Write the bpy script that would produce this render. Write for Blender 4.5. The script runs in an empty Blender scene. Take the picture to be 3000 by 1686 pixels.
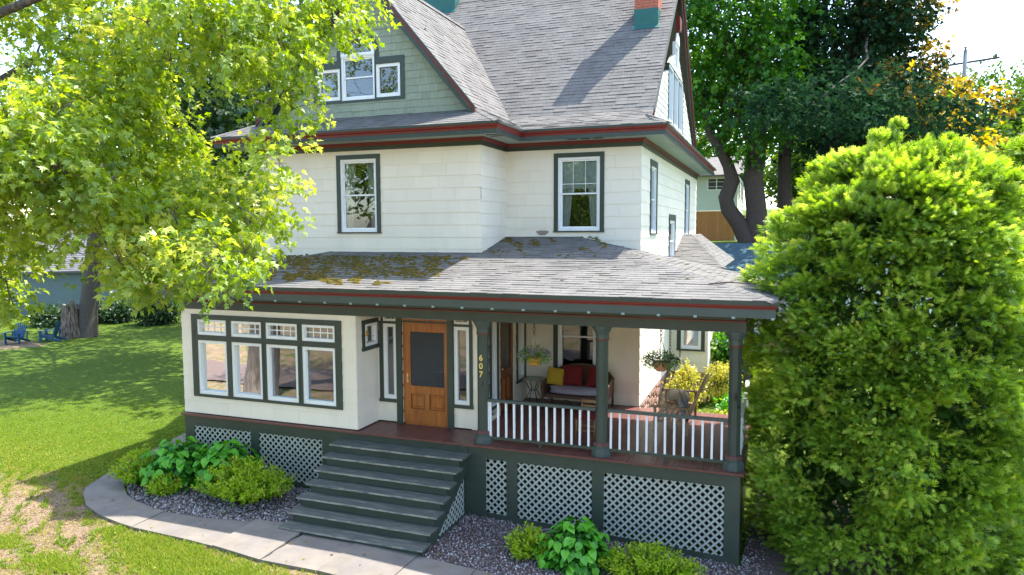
import bpy, math, random
import numpy as np
from mathutils import Vector, Matrix
S = bpy.context.scene
COL = S.collection
R = math.radians
random.seed(7)
RNG = np.random.default_rng(11)

# ------------------------------------------------------------------ camera, light, exposure
cam = bpy.data.cameras.new('camera')
cam_o = bpy.data.objects.new('camera', cam)
COL.objects.link(cam_o)
CAM = Vector((0.434, -12.054, 4.015))
_y, _p, _r = 0.355, -0.080, -0.004
_f = Vector((-math.sin(_y) * math.cos(_p), math.cos(_y) * math.cos(_p), math.sin(_p)))
_r0 = Vector((math.cos(_y), math.sin(_y), 0))
_u0 = _r0.cross(_f)
_rr = _r0 * math.cos(_r) + _u0 * math.sin(_r)
_uu = -_r0 * math.sin(_r) + _u0 * math.cos(_r)
cam_o.matrix_world = Matrix(((_rr.x, _uu.x, -_f.x, CAM.x), (_rr.y, _uu.y, -_f.y, CAM.y), (_rr.z, _uu.z, -_f.z, CAM.z), (0, 0, 0, 1)))
cam.sensor_width = 36
cam.lens = 36 * 2087.8 / 3000
cam.clip_start = 0.1
cam.clip_end = 1500
S.camera = cam_o

SUN = Vector((0.30, 0.465, 1.0)).normalized()
sun = bpy.data.lights.new('sun', 'SUN')
sun.energy = 2.8
sun.angle = R(0.53)
sun.color = (1.0, 0.955, 0.88)
sun_o = bpy.data.objects.new('sun', sun)
COL.objects.link(sun_o)
sun_o.rotation_euler = (-SUN).to_track_quat('-Z', 'Y').to_euler()

W = bpy.data.worlds.new('World')
S.world = W
W.use_nodes = True
nt = W.node_tree
sky = nt.nodes.new('ShaderNodeTexSky')
sky.sky_type = 'NISHITA'
sky.sun_disc = False
sky.sun_elevation = math.asin(SUN.z)
sky.sun_rotation = math.atan2(SUN.x, SUN.y)
sky.air_density = 1.0
sky.dust_density = 1.2
sky.ozone_density = 1.0
nt.links.new(sky.outputs[0], nt.nodes['Background'].inputs[0])
nt.nodes['Background'].inputs[1].default_value = 0.15
S.view_settings.view_transform = 'Standard'
S.view_settings.look = 'None'
S.view_settings.exposure = 2.22
S.view_settings.gamma = 1
S.view_settings.use_curve_mapping = False
S.render.engine = 'CYCLES'
S.cycles.max_bounces = 8
S.cycles.transparent_max_bounces = 12
S.cycles.use_denoising = True

# ------------------------------------------------------------------ materials
MATS = {}
def srgb(r, g, b):
    f = lambda c: (c / 255 / 12.92) if c / 255 <= 0.04045 else ((c / 255 + 0.055) / 1.055) ** 2.4
    return (f(r), f(g), f(b))
def mat(name, col, rough=0.6, var=0.0, scale=3.0, stretch=(1, 1, 1), bump=0.0, bscale=40.0, spec=0.4, col2=None, thr=(0.4, 0.65), piece=0.0, metal=0.0, detail=5.0):
    """principled paint / wood / stone: colour varied by noise, optionally a second colour in patches, per-object variation"""
    if name in MATS: return MATS[name]
    m = bpy.data.materials.new(name); m.use_nodes = True
    n, l = m.node_tree.nodes, m.node_tree.links
    b = n['Principled BSDF']
    b.inputs['Roughness'].default_value = rough
    b.inputs['Specular IOR Level'].default_value = spec
    b.inputs['Metallic'].default_value = metal
    tc = n.new('ShaderNodeTexCoord'); mp = n.new('ShaderNodeMapping')
    mp.inputs['Scale'].default_value = stretch
    l.new(tc.outputs['Object'], mp.inputs[0])
    cur = n.new('ShaderNodeRGB'); cur.outputs[0].default_value = (*col, 1); out = cur.outputs[0]
    if col2:
        ns = n.new('ShaderNodeTexNoise'); ns.inputs['Scale'].default_value = scale; ns.inputs['Detail'].default_value = detail
        ns.inputs['Roughness'].default_value = 0.65
        l.new(mp.outputs[0], ns.inputs['Vector'])
        mr = n.new('ShaderNodeMapRange'); mr.inputs[1].default_value = thr[0]; mr.inputs[2].default_value = thr[1]
        l.new(ns.outputs[0], mr.inputs[0])
        mx = n.new('ShaderNodeMix'); mx.data_type = 'RGBA'
        l.new(mr.outputs[0], mx.inputs['Factor']); l.new(out, mx.inputs[6]); mx.inputs[7].default_value = (*col2, 1)
        out = mx.outputs[2]
    hsv = n.new('ShaderNodeHueSaturation')
    l.new(out, hsv.inputs['Color'])
    ns = n.new('ShaderNodeTexNoise'); ns.inputs['Scale'].default_value = scale * 2.3; ns.inputs['Detail'].default_value = 6
    l.new(mp.outputs[0], ns.inputs['Vector'])
    mr = n.new('ShaderNodeMapRange'); mr.inputs[1].default_value = 0.25; mr.inputs[2].default_value = 0.75
    mr.inputs[3].default_value = 1 - var; mr.inputs[4].default_value = 1 + var
    l.new(ns.outputs[0], mr.inputs[0])
    v = mr.outputs[0]
    if piece:
        oi = n.new('ShaderNodeObjectInfo')
        m2 = n.new('ShaderNodeMapRange'); m2.inputs[3].default_value = 1 - piece; m2.inputs[4].default_value = 1 + piece
        l.new(oi.outputs['Random'], m2.inputs[0])
        mm = n.new('ShaderNodeMath'); mm.operation = 'MULTIPLY'; l.new(v, mm.inputs[0]); l.new(m2.outputs[0], mm.inputs[1]); v = mm.outputs[0]
    l.new(v, hsv.inputs['Value'])
    l.new(hsv.outputs[0], b.inputs['Base Color'])
    if bump:
        nb = n.new('ShaderNodeTexNoise'); nb.inputs['Scale'].default_value = bscale; nb.inputs['Detail'].default_value = 4
        l.new(mp.outputs[0], nb.inputs['Vector'])
        bp = n.new('ShaderNodeBump'); bp.inputs['Strength'].default_value = bump; bp.inputs['Distance'].default_value = 0.01
        l.new(nb.outputs[0], bp.inputs['Height']); l.new(bp.outputs[0], b.inputs['Normal'])
    MATS[name] = m
    return m

def attr_mat(name, c0, c1, c2=None, trans=0.35, gloss=0.06, rough=0.45):
    """foliage: colour runs from c0 to c1 (to c2) along the mesh attribute 'tint', part of the light goes through the blade"""
    if name in MATS: return MATS[name]
    m = bpy.data.materials.new(name); m.use_nodes = True
    n, l = m.node_tree.nodes, m.node_tree.links
    n.remove(n['Principled BSDF'])
    at = n.new('ShaderNodeAttribute'); at.attribute_name = 'tint'
    cr = n.new('ShaderNodeValToRGB'); cr.color_ramp.elements[0].color = (*c0, 1); cr.color_ramp.elements[1].color = (*(c2 or c1), 1)
    if c2:
        e = cr.color_ramp.elements.new(0.55); e.color = (*c1, 1)
    l.new(at.outputs['Fac'], cr.inputs[0])
    d = n.new('ShaderNodeBsdfDiffuse'); t = n.new('ShaderNodeBsdfTranslucent'); g = n.new('ShaderNodeBsdfGlossy')
    g.inputs['Roughness'].default_value = rough; g.inputs['Color'].default_value = (1, 1, 1, 1)
    hs = n.new('ShaderNodeHueSaturation'); hs.inputs['Value'].default_value = 1.35; hs.inputs['Saturation'].default_value = 1.1; hs.inputs['Hue'].default_value = 0.485
    l.new(cr.outputs[0], hs.inputs['Color'])
    l.new(cr.outputs[0], d.inputs['Color']); l.new(hs.outputs[0], t.inputs['Color'])
    a = n.new('ShaderNodeMixShader'); a.inputs[0].default_value = trans
    l.new(d.outputs[0], a.inputs[1]); l.new(t.outputs[0], a.inputs[2])
    b = n.new('ShaderNodeMixShader'); b.inputs[0].default_value = gloss
    l.new(a.outputs[0], b.inputs[1]); l.new(g.outputs[0], b.inputs[2])
    l.new(b.outputs[0], n['Material Output'].inputs['Surface'])
    MATS[name] = m
    return m

def glass(name='window_glass', tint=(0.78, 0.82, 0.84), refl=0.12):
    if name in MATS: return MATS[name]
    m = bpy.data.materials.new(name); m.use_nodes = True
    n, l = m.node_tree.nodes, m.node_tree.links
    n.remove(n['Principled BSDF'])
    tr = n.new('ShaderNodeBsdfTransparent'); tr.inputs[0].default_value = (*tint, 1)
    gl = n.new('ShaderNodeBsdfGlossy'); gl.inputs['Roughness'].default_value = 0.015
    fr = n.new('ShaderNodeFresnel'); fr.inputs['IOR'].default_value = 1.5
    mr = n.new('ShaderNodeMapRange'); mr.inputs[3].default_value = refl; mr.inputs[4].default_value = 1.0
    l.new(fr.outputs[0], mr.inputs[0])
    ns = n.new('ShaderNodeTexNoise'); ns.inputs['Scale'].default_value = 1.1
    tc = n.new('ShaderNodeTexCoord'); l.new(tc.outputs['Object'], ns.inputs['Vector'])
    bp = n.new('ShaderNodeBump'); bp.inputs['Strength'].default_value = 0.12; bp.inputs['Distance'].default_value = 0.02
    l.new(ns.outputs[0], bp.inputs['Height']); l.new(bp.outputs[0], gl.inputs['Normal'])
    mx = n.new('ShaderNodeMixShader')
    l.new(mr.outputs[0], mx.inputs[0]); l.new(tr.outputs[0], mx.inputs[1]); l.new(gl.outputs[0], mx.inputs[2])
    l.new(mx.outputs[0], n['Material Output'].inputs['Surface'])
    MATS[name] = m
    return m

M_SIDING = mat('cream_siding', (0.80, 0.725, 0.595), 0.55, 0.03, 1.2, (1, 1, 0.35), 0.05, 60, piece=0.03, col2=(0.72, 0.655, 0.54), thr=(0.52, 0.78))
M_SHAKE = mat('sage_shingle', (0.26, 0.295, 0.215), 0.75, 0.10, 5, (1, 1, 0.3), 0.3, 50, piece=0.07)
M_SHAKE2 = mat('sunlit_sage_shingle', (0.52, 0.55, 0.46), 0.75, 0.08, 5, (1, 1, 0.3), 0.3, 50, piece=0.04)  # sage shingle lightened for the right gable, sunlight painted into its colour
M_GREEN = mat('dark_green_paint', (0.036, 0.050, 0.038), 0.42, 0.10, 1.5, bump=0.1, bscale=30, col2=(0.045, 0.061, 0.048), thr=(0.35, 0.7))
M_GREEN2 = mat('grey_green_paint', (0.058, 0.079, 0.070), 0.45, 0.08, 1.5)
M_RED = mat('brick_red_paint', (0.15, 0.018, 0.013), 0.45, 0.12, 2)
M_WHITE = mat('white_paint', (0.80, 0.80, 0.78), 0.4, 0.03, 2)
M_BAL = mat('worn_white_paint', (0.74, 0.76, 0.77), 0.5, 0.04, 3, col2=(0.35, 0.33, 0.3), thr=(0.70, 0.74))
M_SOFFIT = mat('soffit_paint', (0.27, 0.34, 0.32), 0.6, 0.05, 2)
M_CEIL = mat('porch_ceiling_paint', (0.62, 0.60, 0.50), 0.6, 0.05, 2)
M_DECK = mat('brown_red_deck_paint', (0.135, 0.050, 0.040), 0.42, 0.14, 2.5, (3, 0.6, 1), 0.2, 30, col2=(0.36, 0.24, 0.20), thr=(0.66, 0.73), piece=0.10)
M_TREAD = mat('worn_green_tread', (0.085, 0.090, 0.078), 0.7, 0.20, 3, (0.7, 5, 4), 0.5, 30, col2=(0.21, 0.19, 0.155), thr=(0.50, 0.72), piece=0.06)
M_NOSE = mat('bare_tread_edge', (0.30, 0.28, 0.24), 0.8, 0.2, 5, (0.8, 4, 4), 0.5, 30, col2=(0.10, 0.13, 0.12), thr=(0.45, 0.6))
M_LATT = mat('grey_lattice_paint', (0.36, 0.385, 0.34), 0.6, 0.08, 3, piece=0.07)
M_ROOF = mat('grey_asphalt_shingle', (0.165, 0.156, 0.142), 0.9, 0.12, 1.6, (1, 1, 1), 0.3, 120, spec=0.2, piece=0.06, col2=(0.130, 0.122, 0.113), thr=(0.42, 0.62))
M_MOSS = mat('moss', (0.062, 0.060, 0.012), 1.0, 0.35, 8, bump=0.8, bscale=60, spec=0.1, col2=(0.140, 0.088, 0.013), thr=(0.4, 0.6))
M_TEALROOF = mat('blue_grey_shingle', (0.055, 0.105, 0.125), 0.9, 0.2, 2.0, bump=0.4, bscale=80, piece=0.28, spec=0.2)
M_TEAL = mat('teal_flashing', (0.012, 0.10, 0.085), 0.5, 0.15, 2)
M_BRICK = mat('red_brick', (0.36, 0.11, 0.065), 0.9, 0.15, 6, bump=0.5, bscale=60, piece=0.16)
M_MORTAR = mat('mortar', (0.38, 0.30, 0.25), 0.95, 0.1, 8, bump=0.3)
M_DOOR = mat('varnished_door', (0.36, 0.120, 0.026), 0.32, 0.22, 2.2, (5, 5, 0.5), 0.15, 20, col2=(0.24, 0.06, 0.012), thr=(0.45, 0.7))
M_DOOR2 = mat('dark_door_wood', (0.16, 0.045, 0.014), 0.35, 0.2, 2.2, (5, 5, 0.5), 0.1, 20)
M_METAL = mat('brass', (0.65, 0.5, 0.28), 0.3, 0.1, 5, metal=0.9)
M_IRON = mat('black_iron', (0.02, 0.018, 0.018), 0.5, 0.2, 5)
M_CHAIN = mat('grey_chain', (0.12, 0.11, 0.10), 0.5, 0.2, 5, metal=0.5)
M_WICKER = mat('wicker', (0.10, 0.05, 0.03), 0.7, 0.3, 60, bump=0.6, bscale=90)
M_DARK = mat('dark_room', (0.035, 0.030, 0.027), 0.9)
M_ROOM = mat('room_wall', (0.42, 0.39, 0.34), 0.9)
M_CURT = mat('lace_curtain', (0.62, 0.62, 0.58), 0.9, 0.15, 6, (6, 6, 0.4))
M_BLIND = mat('roller_blind', (0.62, 0.66, 0.60), 0.9, 0.1, 3)
M_CONC = mat('concrete', (0.195, 0.170, 0.142), 0.9, 0.16, 1.5, bump=0.4, bscale=70, spec=0.2, col2=(0.165, 0.15, 0.14), thr=(0.45, 0.7), piece=0.07)
M_STONE = mat('field_stone', (0.34, 0.20, 0.155), 0.9, 0.25, 5, bump=0.6, bscale=30, piece=0.2)
M_BARK = mat('grey_bark', (0.16, 0.135, 0.115), 0.95, 0.3, 3, (5, 5, 0.8), 1.0, 12, col2=(0.075, 0.062, 0.055), thr=(0.4, 0.6))
M_BARK2 = mat('dark_bark', (0.070, 0.052, 0.042), 0.95, 0.3, 3, (5, 5, 0.8), 1.0, 12)
M_STUMP = mat('rotten_wood', (0.24, 0.18, 0.135), 0.95, 0.35, 4, (4, 4, 0.6), 1.0, 10, col2=(0.05, 0.035, 0.03), thr=(0.45, 0.6))
M_GLASS = glass()
M_GLASS_UP = glass('upper_window_glass', (0.80, 0.84, 0.86), 0.04)

G = lambda *c: tuple(c)
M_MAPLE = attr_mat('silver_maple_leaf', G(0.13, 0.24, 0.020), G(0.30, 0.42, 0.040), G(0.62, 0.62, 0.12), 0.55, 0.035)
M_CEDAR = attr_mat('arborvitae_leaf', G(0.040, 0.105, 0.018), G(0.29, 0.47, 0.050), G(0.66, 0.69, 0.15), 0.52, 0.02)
M_NMAPLE = attr_mat('green_maple_leaf', G(0.018, 0.09, 0.009), G(0.050, 0.18, 0.014), G(0.20, 0.40, 0.025), 0.45, 0.02)
M_CRIMSON = attr_mat('dark_maple_leaf', G(0.010, 0.034, 0.016), G(0.026, 0.066, 0.026), G(0.07, 0.07, 0.02), 0.30, 0.004)
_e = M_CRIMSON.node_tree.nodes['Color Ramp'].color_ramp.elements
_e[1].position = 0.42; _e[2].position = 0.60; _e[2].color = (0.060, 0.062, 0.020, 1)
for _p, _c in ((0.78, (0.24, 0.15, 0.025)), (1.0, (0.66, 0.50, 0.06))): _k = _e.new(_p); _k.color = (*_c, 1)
M_COPPER = attr_mat('copper_maple_leaf', G(0.07, 0.055, 0.016), G(0.26, 0.17, 0.022), G(0.66, 0.50, 0.04), 0.45, 0.01)
M_FARTREE = attr_mat('far_tree_leaf', G(0.035, 0.085, 0.014), G(0.08, 0.16, 0.02), G(0.22, 0.32, 0.03), 0.42, 0.015)
M_DARKTREE = attr_mat('shaded_tree_leaf', G(0.012, 0.038, 0.012), G(0.030, 0.080, 0.018), G(0.075, 0.14, 0.02), 0.30, 0.04)
M_HYD = attr_mat('hydrangea_leaf', G(0.030, 0.175, 0.010), G(0.065, 0.31, 0.012), G(0.16, 0.48, 0.03), 0.35, 0.03)
M_SPIREA = attr_mat('spirea_leaf', G(0.12, 0.26, 0.010), G(0.30, 0.48, 0.014), G(0.50, 0.50, 0.04), 0.40, 0.02)
M_GRASS = attr_mat('grass_blade', G(0.070, 0.165, 0.012), G(0.17, 0.27, 0.022), G(0.38, 0.37, 0.07), 0.45, 0.01)
M_YELLOW = attr_mat('golden_leaf', G(0.22, 0.28, 0.02), G(0.50, 0.48, 0.05), G(0.68, 0.55, 0.10), 0.35, 0.04)
M_PETUNIA = attr_mat('basket_leaf', G(0.03, 0.11, 0.012), G(0.08, 0.22, 0.02), G(0.2, 0.36, 0.05), 0.35, 0.04)

# ------------------------------------------------------------------ objects and names
def tag(o, label=None, cat=None, group=None, kind=None):
    if label: o['label'] = label
    if cat: o['category'] = cat
    if group: o['group'] = group
    if kind: o['kind'] = kind
    return o
def empty(name, loc=(0, 0, 0), label=None, cat=None, group=None):
    o = bpy.data.objects.new(name, None); COL.objects.link(o)
    o.location = loc; o.empty_display_size = 0.2
    return tag(o, label, cat, group)
def attach(o, parent, world=True):
    """child of parent; its mesh was written in world coordinates when world is True, else in the parent's own"""
    o.parent = parent
    if world:
        r = parent
        if r.parent is None:
            o.matrix_parent_inverse = Matrix.Translation(-Vector(r.location))
    return o
def link(name, me, material=None, parent=None, world=True):
    o = bpy.data.objects.new(name, me); COL.objects.link(o)
    if material is not None and len(me.materials) == 0: me.materials.append(material)
    if parent is not None: attach(o, parent, world)
    return o
def copy_tree(o, parent=None):
    c = o.copy(); COL.objects.link(c)
    if parent is not None:
        c.parent = parent; c.matrix_parent_inverse = o.matrix_parent_inverse.copy()
    for ch in o.children: copy_tree(ch, c)
    return c

class B:
    """collects boxes, tubes, lathes and polygons into one mesh"""
    def __init__(s): s.v = []; s.f = []; s.sm = []
    def add(s, vs, fs, smooth=False):
        k = len(s.v); s.v += [tuple(v) for v in vs]; s.f += [tuple(i + k for i in f) for f in fs]; s.sm += [smooth] * len(fs); return s
    def box(s, x0, x1, y0, y1, z0, z1):
        v = [(x, y, z) for z in (z0, z1) for y in (y0, y1) for x in (x0, x1)]
        return s.add(v, [(0, 2, 3, 1), (4, 5, 7, 6), (0, 1, 5, 4), (2, 6, 7, 3), (0, 4, 6, 2), (1, 3, 7, 5)])
    def obox(s, c, X, Y, Z):
        c, X, Y, Z = Vector(c), Vector(X), Vector(Y), Vector(Z)
        v = [c + X * a + Y * b + Z * d for d in (-1, 1) for b in (-1, 1) for a in (-1, 1)]
        return s.add(v, [(0, 2, 3, 1), (4, 5, 7, 6), (0, 1, 5, 4), (2, 6, 7, 3), (0, 4, 6, 2), (1, 3, 7, 5)])
    def bar(s, a, b, w, h=None, up=(0, 0, 1)):
        a, b = Vector(a), Vector(b); d = b - a; L = d.length; d.normalize(); h = h or w
        sd = d.cross(Vector(up))
        if sd.length < 1e-4: sd = d.cross(Vector((0, 1, 0)))
        sd.normalize(); u = sd.cross(d)
        return s.obox((a + b) / 2, d * (L / 2), sd * (w / 2), u * (h / 2))
    def tube(s, pts, rad, n=6, cap=True):
        pts = [Vector(p) for p in pts]
        if not isinstance(rad, (list, tuple)): rad = [rad] * len(pts)
        k = len(s.v); prev = None; vs = []; fs = []
        for i, p in enumerate(pts):
            d = (pts[min(i + 1, len(pts) - 1)] - pts[max(i - 1, 0)])
            if d.length < 1e-6: d = Vector((0, 0, 1))
            d.normalize()
            a = prev if prev is not None else d.orthogonal().normalized()
            a = (a - d * a.dot(d)).normalized() if (a - d * a.dot(d)).length > 1e-4 else d.orthogonal().normalized()
            prev = a; b = d.cross(a)
            for j in range(n):
                t = 2 * math.pi * j / n
                vs.append(p + (a * math.cos(t) + b * math.sin(t)) * rad[i])
        for i in range(len(pts) - 1):
            for j in range(n):
                fs.append((i * n + j, i * n + (j + 1) % n, (i + 1) * n + (j + 1) % n, (i + 1) * n + j))
        if cap:
            fs.append(tuple(range(n - 1, -1, -1))); fs.append(tuple((len(pts) - 1) * n + j for j in range(n)))
        return s.add(vs, fs, True)
    def lathe(s, c, prof, n=12, smooth=True, rot=0.0):
        """prof: (radius, z) pairs from bottom to top"""
        vs, fs = [], []
        for (r_, z_) in prof:
            for j in range(n):
                t = rot + 2 * math.pi * j / n
                vs.append((c[0] + r_ * math.cos(t), c[1] + r_ * math.sin(t), c[2] + z_))
        for i in range(len(prof) - 1):
            for j in range(n): fs.append((i * n + j, i * n + (j + 1) % n, (i + 1) * n + (j + 1) % n, (i + 1) * n + j))
        fs.append(tuple(range(n - 1, -1, -1))); fs.append(tuple((len(prof) - 1) * n + j for j in range(n)))
        return s.add(vs, fs, smooth)
    def prism(s, poly, d):
        """poly: 3d points of a flat polygon, extruded by the vector d"""
        n = len(poly); d = Vector(d); P = [Vector(p) for p in poly]
        return s.add(P + [p + d for p in P], [tuple(range(n - 1, -1, -1)), tuple(range(n, 2 * n))] + [(i, (i + 1) % n, n + (i + 1) % n, n + i) for i in range(n)])
    def make(s, name, material, parent=None, world=True):
        me = bpy.data.meshes.new(name); me.from_pydata([tuple(v) for v in s.v], [], s.f)
        if any(s.sm): me.polygons.foreach_set('use_smooth', s.sm)
        me.update()
        return link(name, me, material, parent, world)

def big_mesh(name, V, F, material, parent=None, tint=None, world=True):
    """V (n,3) and triangles F (m,3) as numpy arrays"""
    me = bpy.data.meshes.new(name)
    me.vertices.add(len(V)); me.vertices.foreach_set('co', np.ascontiguousarray(V, dtype=np.float32).ravel())
    me.loops.add(F.size); me.loops.foreach_set('vertex_index', np.ascontiguousarray(F, dtype=np.int32).ravel())
    k = F.shape[1]
    me.polygons.add(len(F)); me.polygons.foreach_set('loop_start', np.arange(0, F.size, k, dtype=np.int32)); 
    me.update(calc_edges=True)
    if tint is not None:
        a = me.attributes.new('tint', 'FLOAT', 'POINT'); a.data.foreach_set('value', np.ascontiguousarray(tint, dtype=np.float32))
    return link(name, me, material, parent, world)
def scatter(tv, tf, loc, X, Y, Z):
    """copies of template (tv, tf) at loc with axes X, Y, Z (each (n,3))"""
    n = len(loc)
    V = loc[:, None, :] + tv[None, :, 0:1] * X[:, None, :] + tv[None, :, 1:2] * Y[:, None, :] + tv[None, :, 2:3] * Z[:, None, :]
    F = tf[None] + (np.arange(n) * len(tv))[:, None, None]
    return V.reshape(-1, 3), F.reshape(-1, tf.shape[1])
def unit(a): return a / np.maximum(np.linalg.norm(a, axis=-1, keepdims=True), 1e-9)
def frames(d, nrm):
    """axes with Y along d and Z near nrm"""
    Y = unit(d); X = unit(np.cross(Y, nrm)); Z = np.cross(X, Y)
    return X, Y, Z

# ------------------------------------------------------------------ terrain
def sm(t): t = np.clip(t, 0, 1); return t * t * (3 - 2 * t)
def ground_z(x, y):
    x = np.asarray(x, dtype=float); y = np.asarray(y, dtype=float)
    z = -1.35 + 0 * x
    z = z - 0.27 * np.clip((x + 6) / 6, 0, 1.2) * (1 - sm((y + 0.5) / 4))
    right = sm((x + 9) / 5)
    z = z + right * 0.45 * sm((y - 2.5) / 3) * (1 - sm((y - 13) / 4)) + right * 0.72 * sm((y - 13) / 4)
    z = z + sm((x + 22) / 14) * 3.95 * sm((y - 20.5) / 6.5)
    z = z + 0.05 * np.sin(x * 0.35 + 1) * np.sin(y * 0.3) * sm((np.hypot(x, y) - 14) / 12)
    z = z + 4.0 * sm((y - 55) / 60) + 1.5 * sm((-x - 60) / 40)
    return z
def gz(x, y): return float(ground_z(x, y))

# ------------------------------------------------------------------ the house
house = empty('house', (-7, 4, -1.35), 'large cream two-storey house with sage gables, red and green trim and a wrap-around front porch', 'house')
XL, XS, YS, YD, ZB = -11.855, -7.389, 0.08, 0.905, 2.33
X0, X1, X2, Y1, Y2, Y3, ZT = -11.751, -5.641, -2.423, 2.421, 3.935, 15.5, 5.871
XV = -5.12
EO = 0.668                                  # main eave overhang
ZE = 6.263

def clip_poly(P, Q):
    """clip polygon P (list of 2d) by convex counter-clockwise polygon Q"""
    for i in range(len(Q)):
        a, b = Q[i], Q[(i + 1) % len(Q)]
        out = []
        def side(p): return (b[0] - a[0]) * (p[1] - a[1]) - (b[1] - a[1]) * (p[0] - a[0])
        for j in range(len(P)):
            p, q = P[j], P[(j + 1) % len(P)]
            sp, sq = side(p), side(q)
            if sp >= 0: out.append(p)
            if sp * sq < 0:
                t = sp / (sp - sq); out.append((p[0] + t * (q[0] - p[0]), p[1] + t * (q[1] - p[1])))
        P = out
        if len(P) < 3: return []
    return P
def area2(P): return 0.5 * abs(sum(P[i][0] * P[(i + 1) % len(P)][1] - P[(i + 1) % len(P)][0] * P[i][1] for i in range(len(P))))

def emit_pieces(pieces, name, material, parent, limit=300, stuff_name=None, minarea=0):
    """pieces: (centre, verts, faces). The nearest `limit` become objects, the rest one part of kind stuff"""
    pieces.sort(key=lambda p: (Vector(p[0]) - CAM).length)
    for c, v, f in pieces[:limit]:
        me = bpy.data.meshes.new(name); me.from_pydata(v, [], f); link(name, me, material, parent)
    if len(pieces) > limit:
        b = B()
        for c, v, f in pieces[limit:]: b.add(v, f)
        tag(b.make(stuff_name or name, material, parent), kind='stuff')

SHINGLES = {}
def roof_plane(P3, exposure=0.14, tab=0.30, key='roof', thick=0.05, sheet='roof', mat_=None, under=None):
    """P3: convex planar polygon whose first edge is the eave; shingle courses run along it"""
    P = [Vector(p) for p in P3]
    U = (P[1] - P[0]).normalized()
    Nn = U.cross(P[2] - P[0]).normalized()
    if Nn.z < 0: Nn = -Nn
    V = Nn.cross(U)
    if V.z < 0: V = -V
    O = P[0]
    q = [((p - O).dot(U), (p - O).dot(V)) for p in P]
    if sum((q[i][0] * q[(i + 1) % len(q)][1] - q[(i + 1) % len(q)][0] * q[i][1]) for i in range(len(q))) < 0: q = q[::-1]
    s = B().prism([p - Nn * 0.004 for p in P], -Nn * thick).make(sheet, mat_ or M_ROOF, house)
    umin, umax = min(a for a, b in q), max(a for a, b in q); vmax = max(b for a, b in q)
    rows = int(math.ceil(vmax / exposure)); L = SHINGLES.setdefault(key, [])
    for r in range(rows):
        v0 = r * exposure - 0.01; u = umin - random.random() * tab
        wob = random.uniform(-0.003, 0.003)
        while u < umax:
            w = tab * random.uniform(0.9, 1.1)
            C = clip_poly([(u + 0.003, v0), (u + w - 0.003, v0), (u + w - 0.003, v0 + exposure + 0.012), (u + 0.003, v0 + exposure + 0.012)], q)
            u += w
            if len(C) < 3 or area2(C) < 0.003: continue
            t = random.choice((0.006, 0.007, 0.007, 0.008, 0.014, 0.016)) + wob * 0.15
            vs = [O + U * a + V * b + Nn * (t * max(0.0, 1 - (b - v0) / (exposure + 0.02)) + 0.002) for a, b in C]
            n = len(vs); lo = [O + U * a + V * b - Nn * 0.002 for a, b in C]
            fs = [tuple(range(n))] + [(i, n + i, n + (i + 1) % n, (i + 1) % n) for i in range(n)]
            vs = [tuple(v) for v in vs + lo]
            L.append((tuple(sum((Vector(v) for v in vs[:n]), Vector()) / n), vs, fs))
    return s
def cap_line(a, b, key='roof', w=0.15, step=0.15, drop=0.35, side=None):
    """cap shingles along a hip or ridge from the low end a to the high end b"""
    a, b = Vector(a), Vector(b); d = b - a; L = d.length; d.normalize()
    sd = d.cross(Vector((0, 0, 1))).normalized(); up = sd.cross(d)
    n = int(L / step)
    for i in range(n):
        p = a + d * (i * L / n); q = p + d * (L / n * 1.1)
        t = random.uniform(0.013, 0.019)
        vs = [p + up * t, p + sd * w - up * (w * drop - t + 0.01), p - sd * w - up * (w * drop - t + 0.01), q + up * 0.012, q + sd * w - up * (w * drop), q - sd * w - up * (w * drop)]
        vs += [p - up * 0.02, p + sd * w - up * (w * drop + 0.02), p - sd * w - up * (w * drop + 0.02)]
        fs = [(0, 1, 4, 3), (2, 0, 3, 5), (1, 0, 6, 7), (0, 2, 8, 6)]
        SHINGLES.setdefault(key, []).append((tuple(p), [tuple(v) for v in vs], fs))

# --- porch roof
PE, PZ, PK = 0.405, 2.90, 0.2215
px0, px1 = XL - 0.48, 0.48
run = Y2 + PE
zt_ = PZ + PK * run
roof_plane([(px0, -PE, PZ), (px1, -PE, PZ), (px1 - run, Y2 + 0.0, zt_), (px0 + run, Y2, zt_)])
yb = 4.2
roof_plane([(px1, -PE, PZ), (px1, yb, PZ), (px1 - run, Y2, zt_)])
roof_plane([(px0, 3.0, PZ), (px0, -PE, PZ), (px0 + 3.4, 3.0, PZ + PK * 3.4)])
cap_line((px1, -PE, PZ + 0.01), (px1 - run, Y2, zt_), w=0.13, drop=0.2)
cap_line((px0, -PE, PZ + 0.01), (px0 + 2.83, 2.42, PZ + PK * 2.83), w=0.13, drop=0.2)
# bay roof at the right side of the house
bx1, by0 = -0.95, 8.5
roof_plane([(-2.42, by0, 2.95), (bx1, by0, 2.95), (-2.15, 11.6, 3.86), (-2.42, 11.6, 3.86)])
roof_plane([(bx1, by0, 2.95), (bx1, 14.5, 2.95), (-2.15, 14.5, 3.86), (-2.15, 11.6, 3.86)])
cap_line((bx1, by0, 2.96), (-2.15, 11.6, 3.87), w=0.12, drop=0.3)
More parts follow.
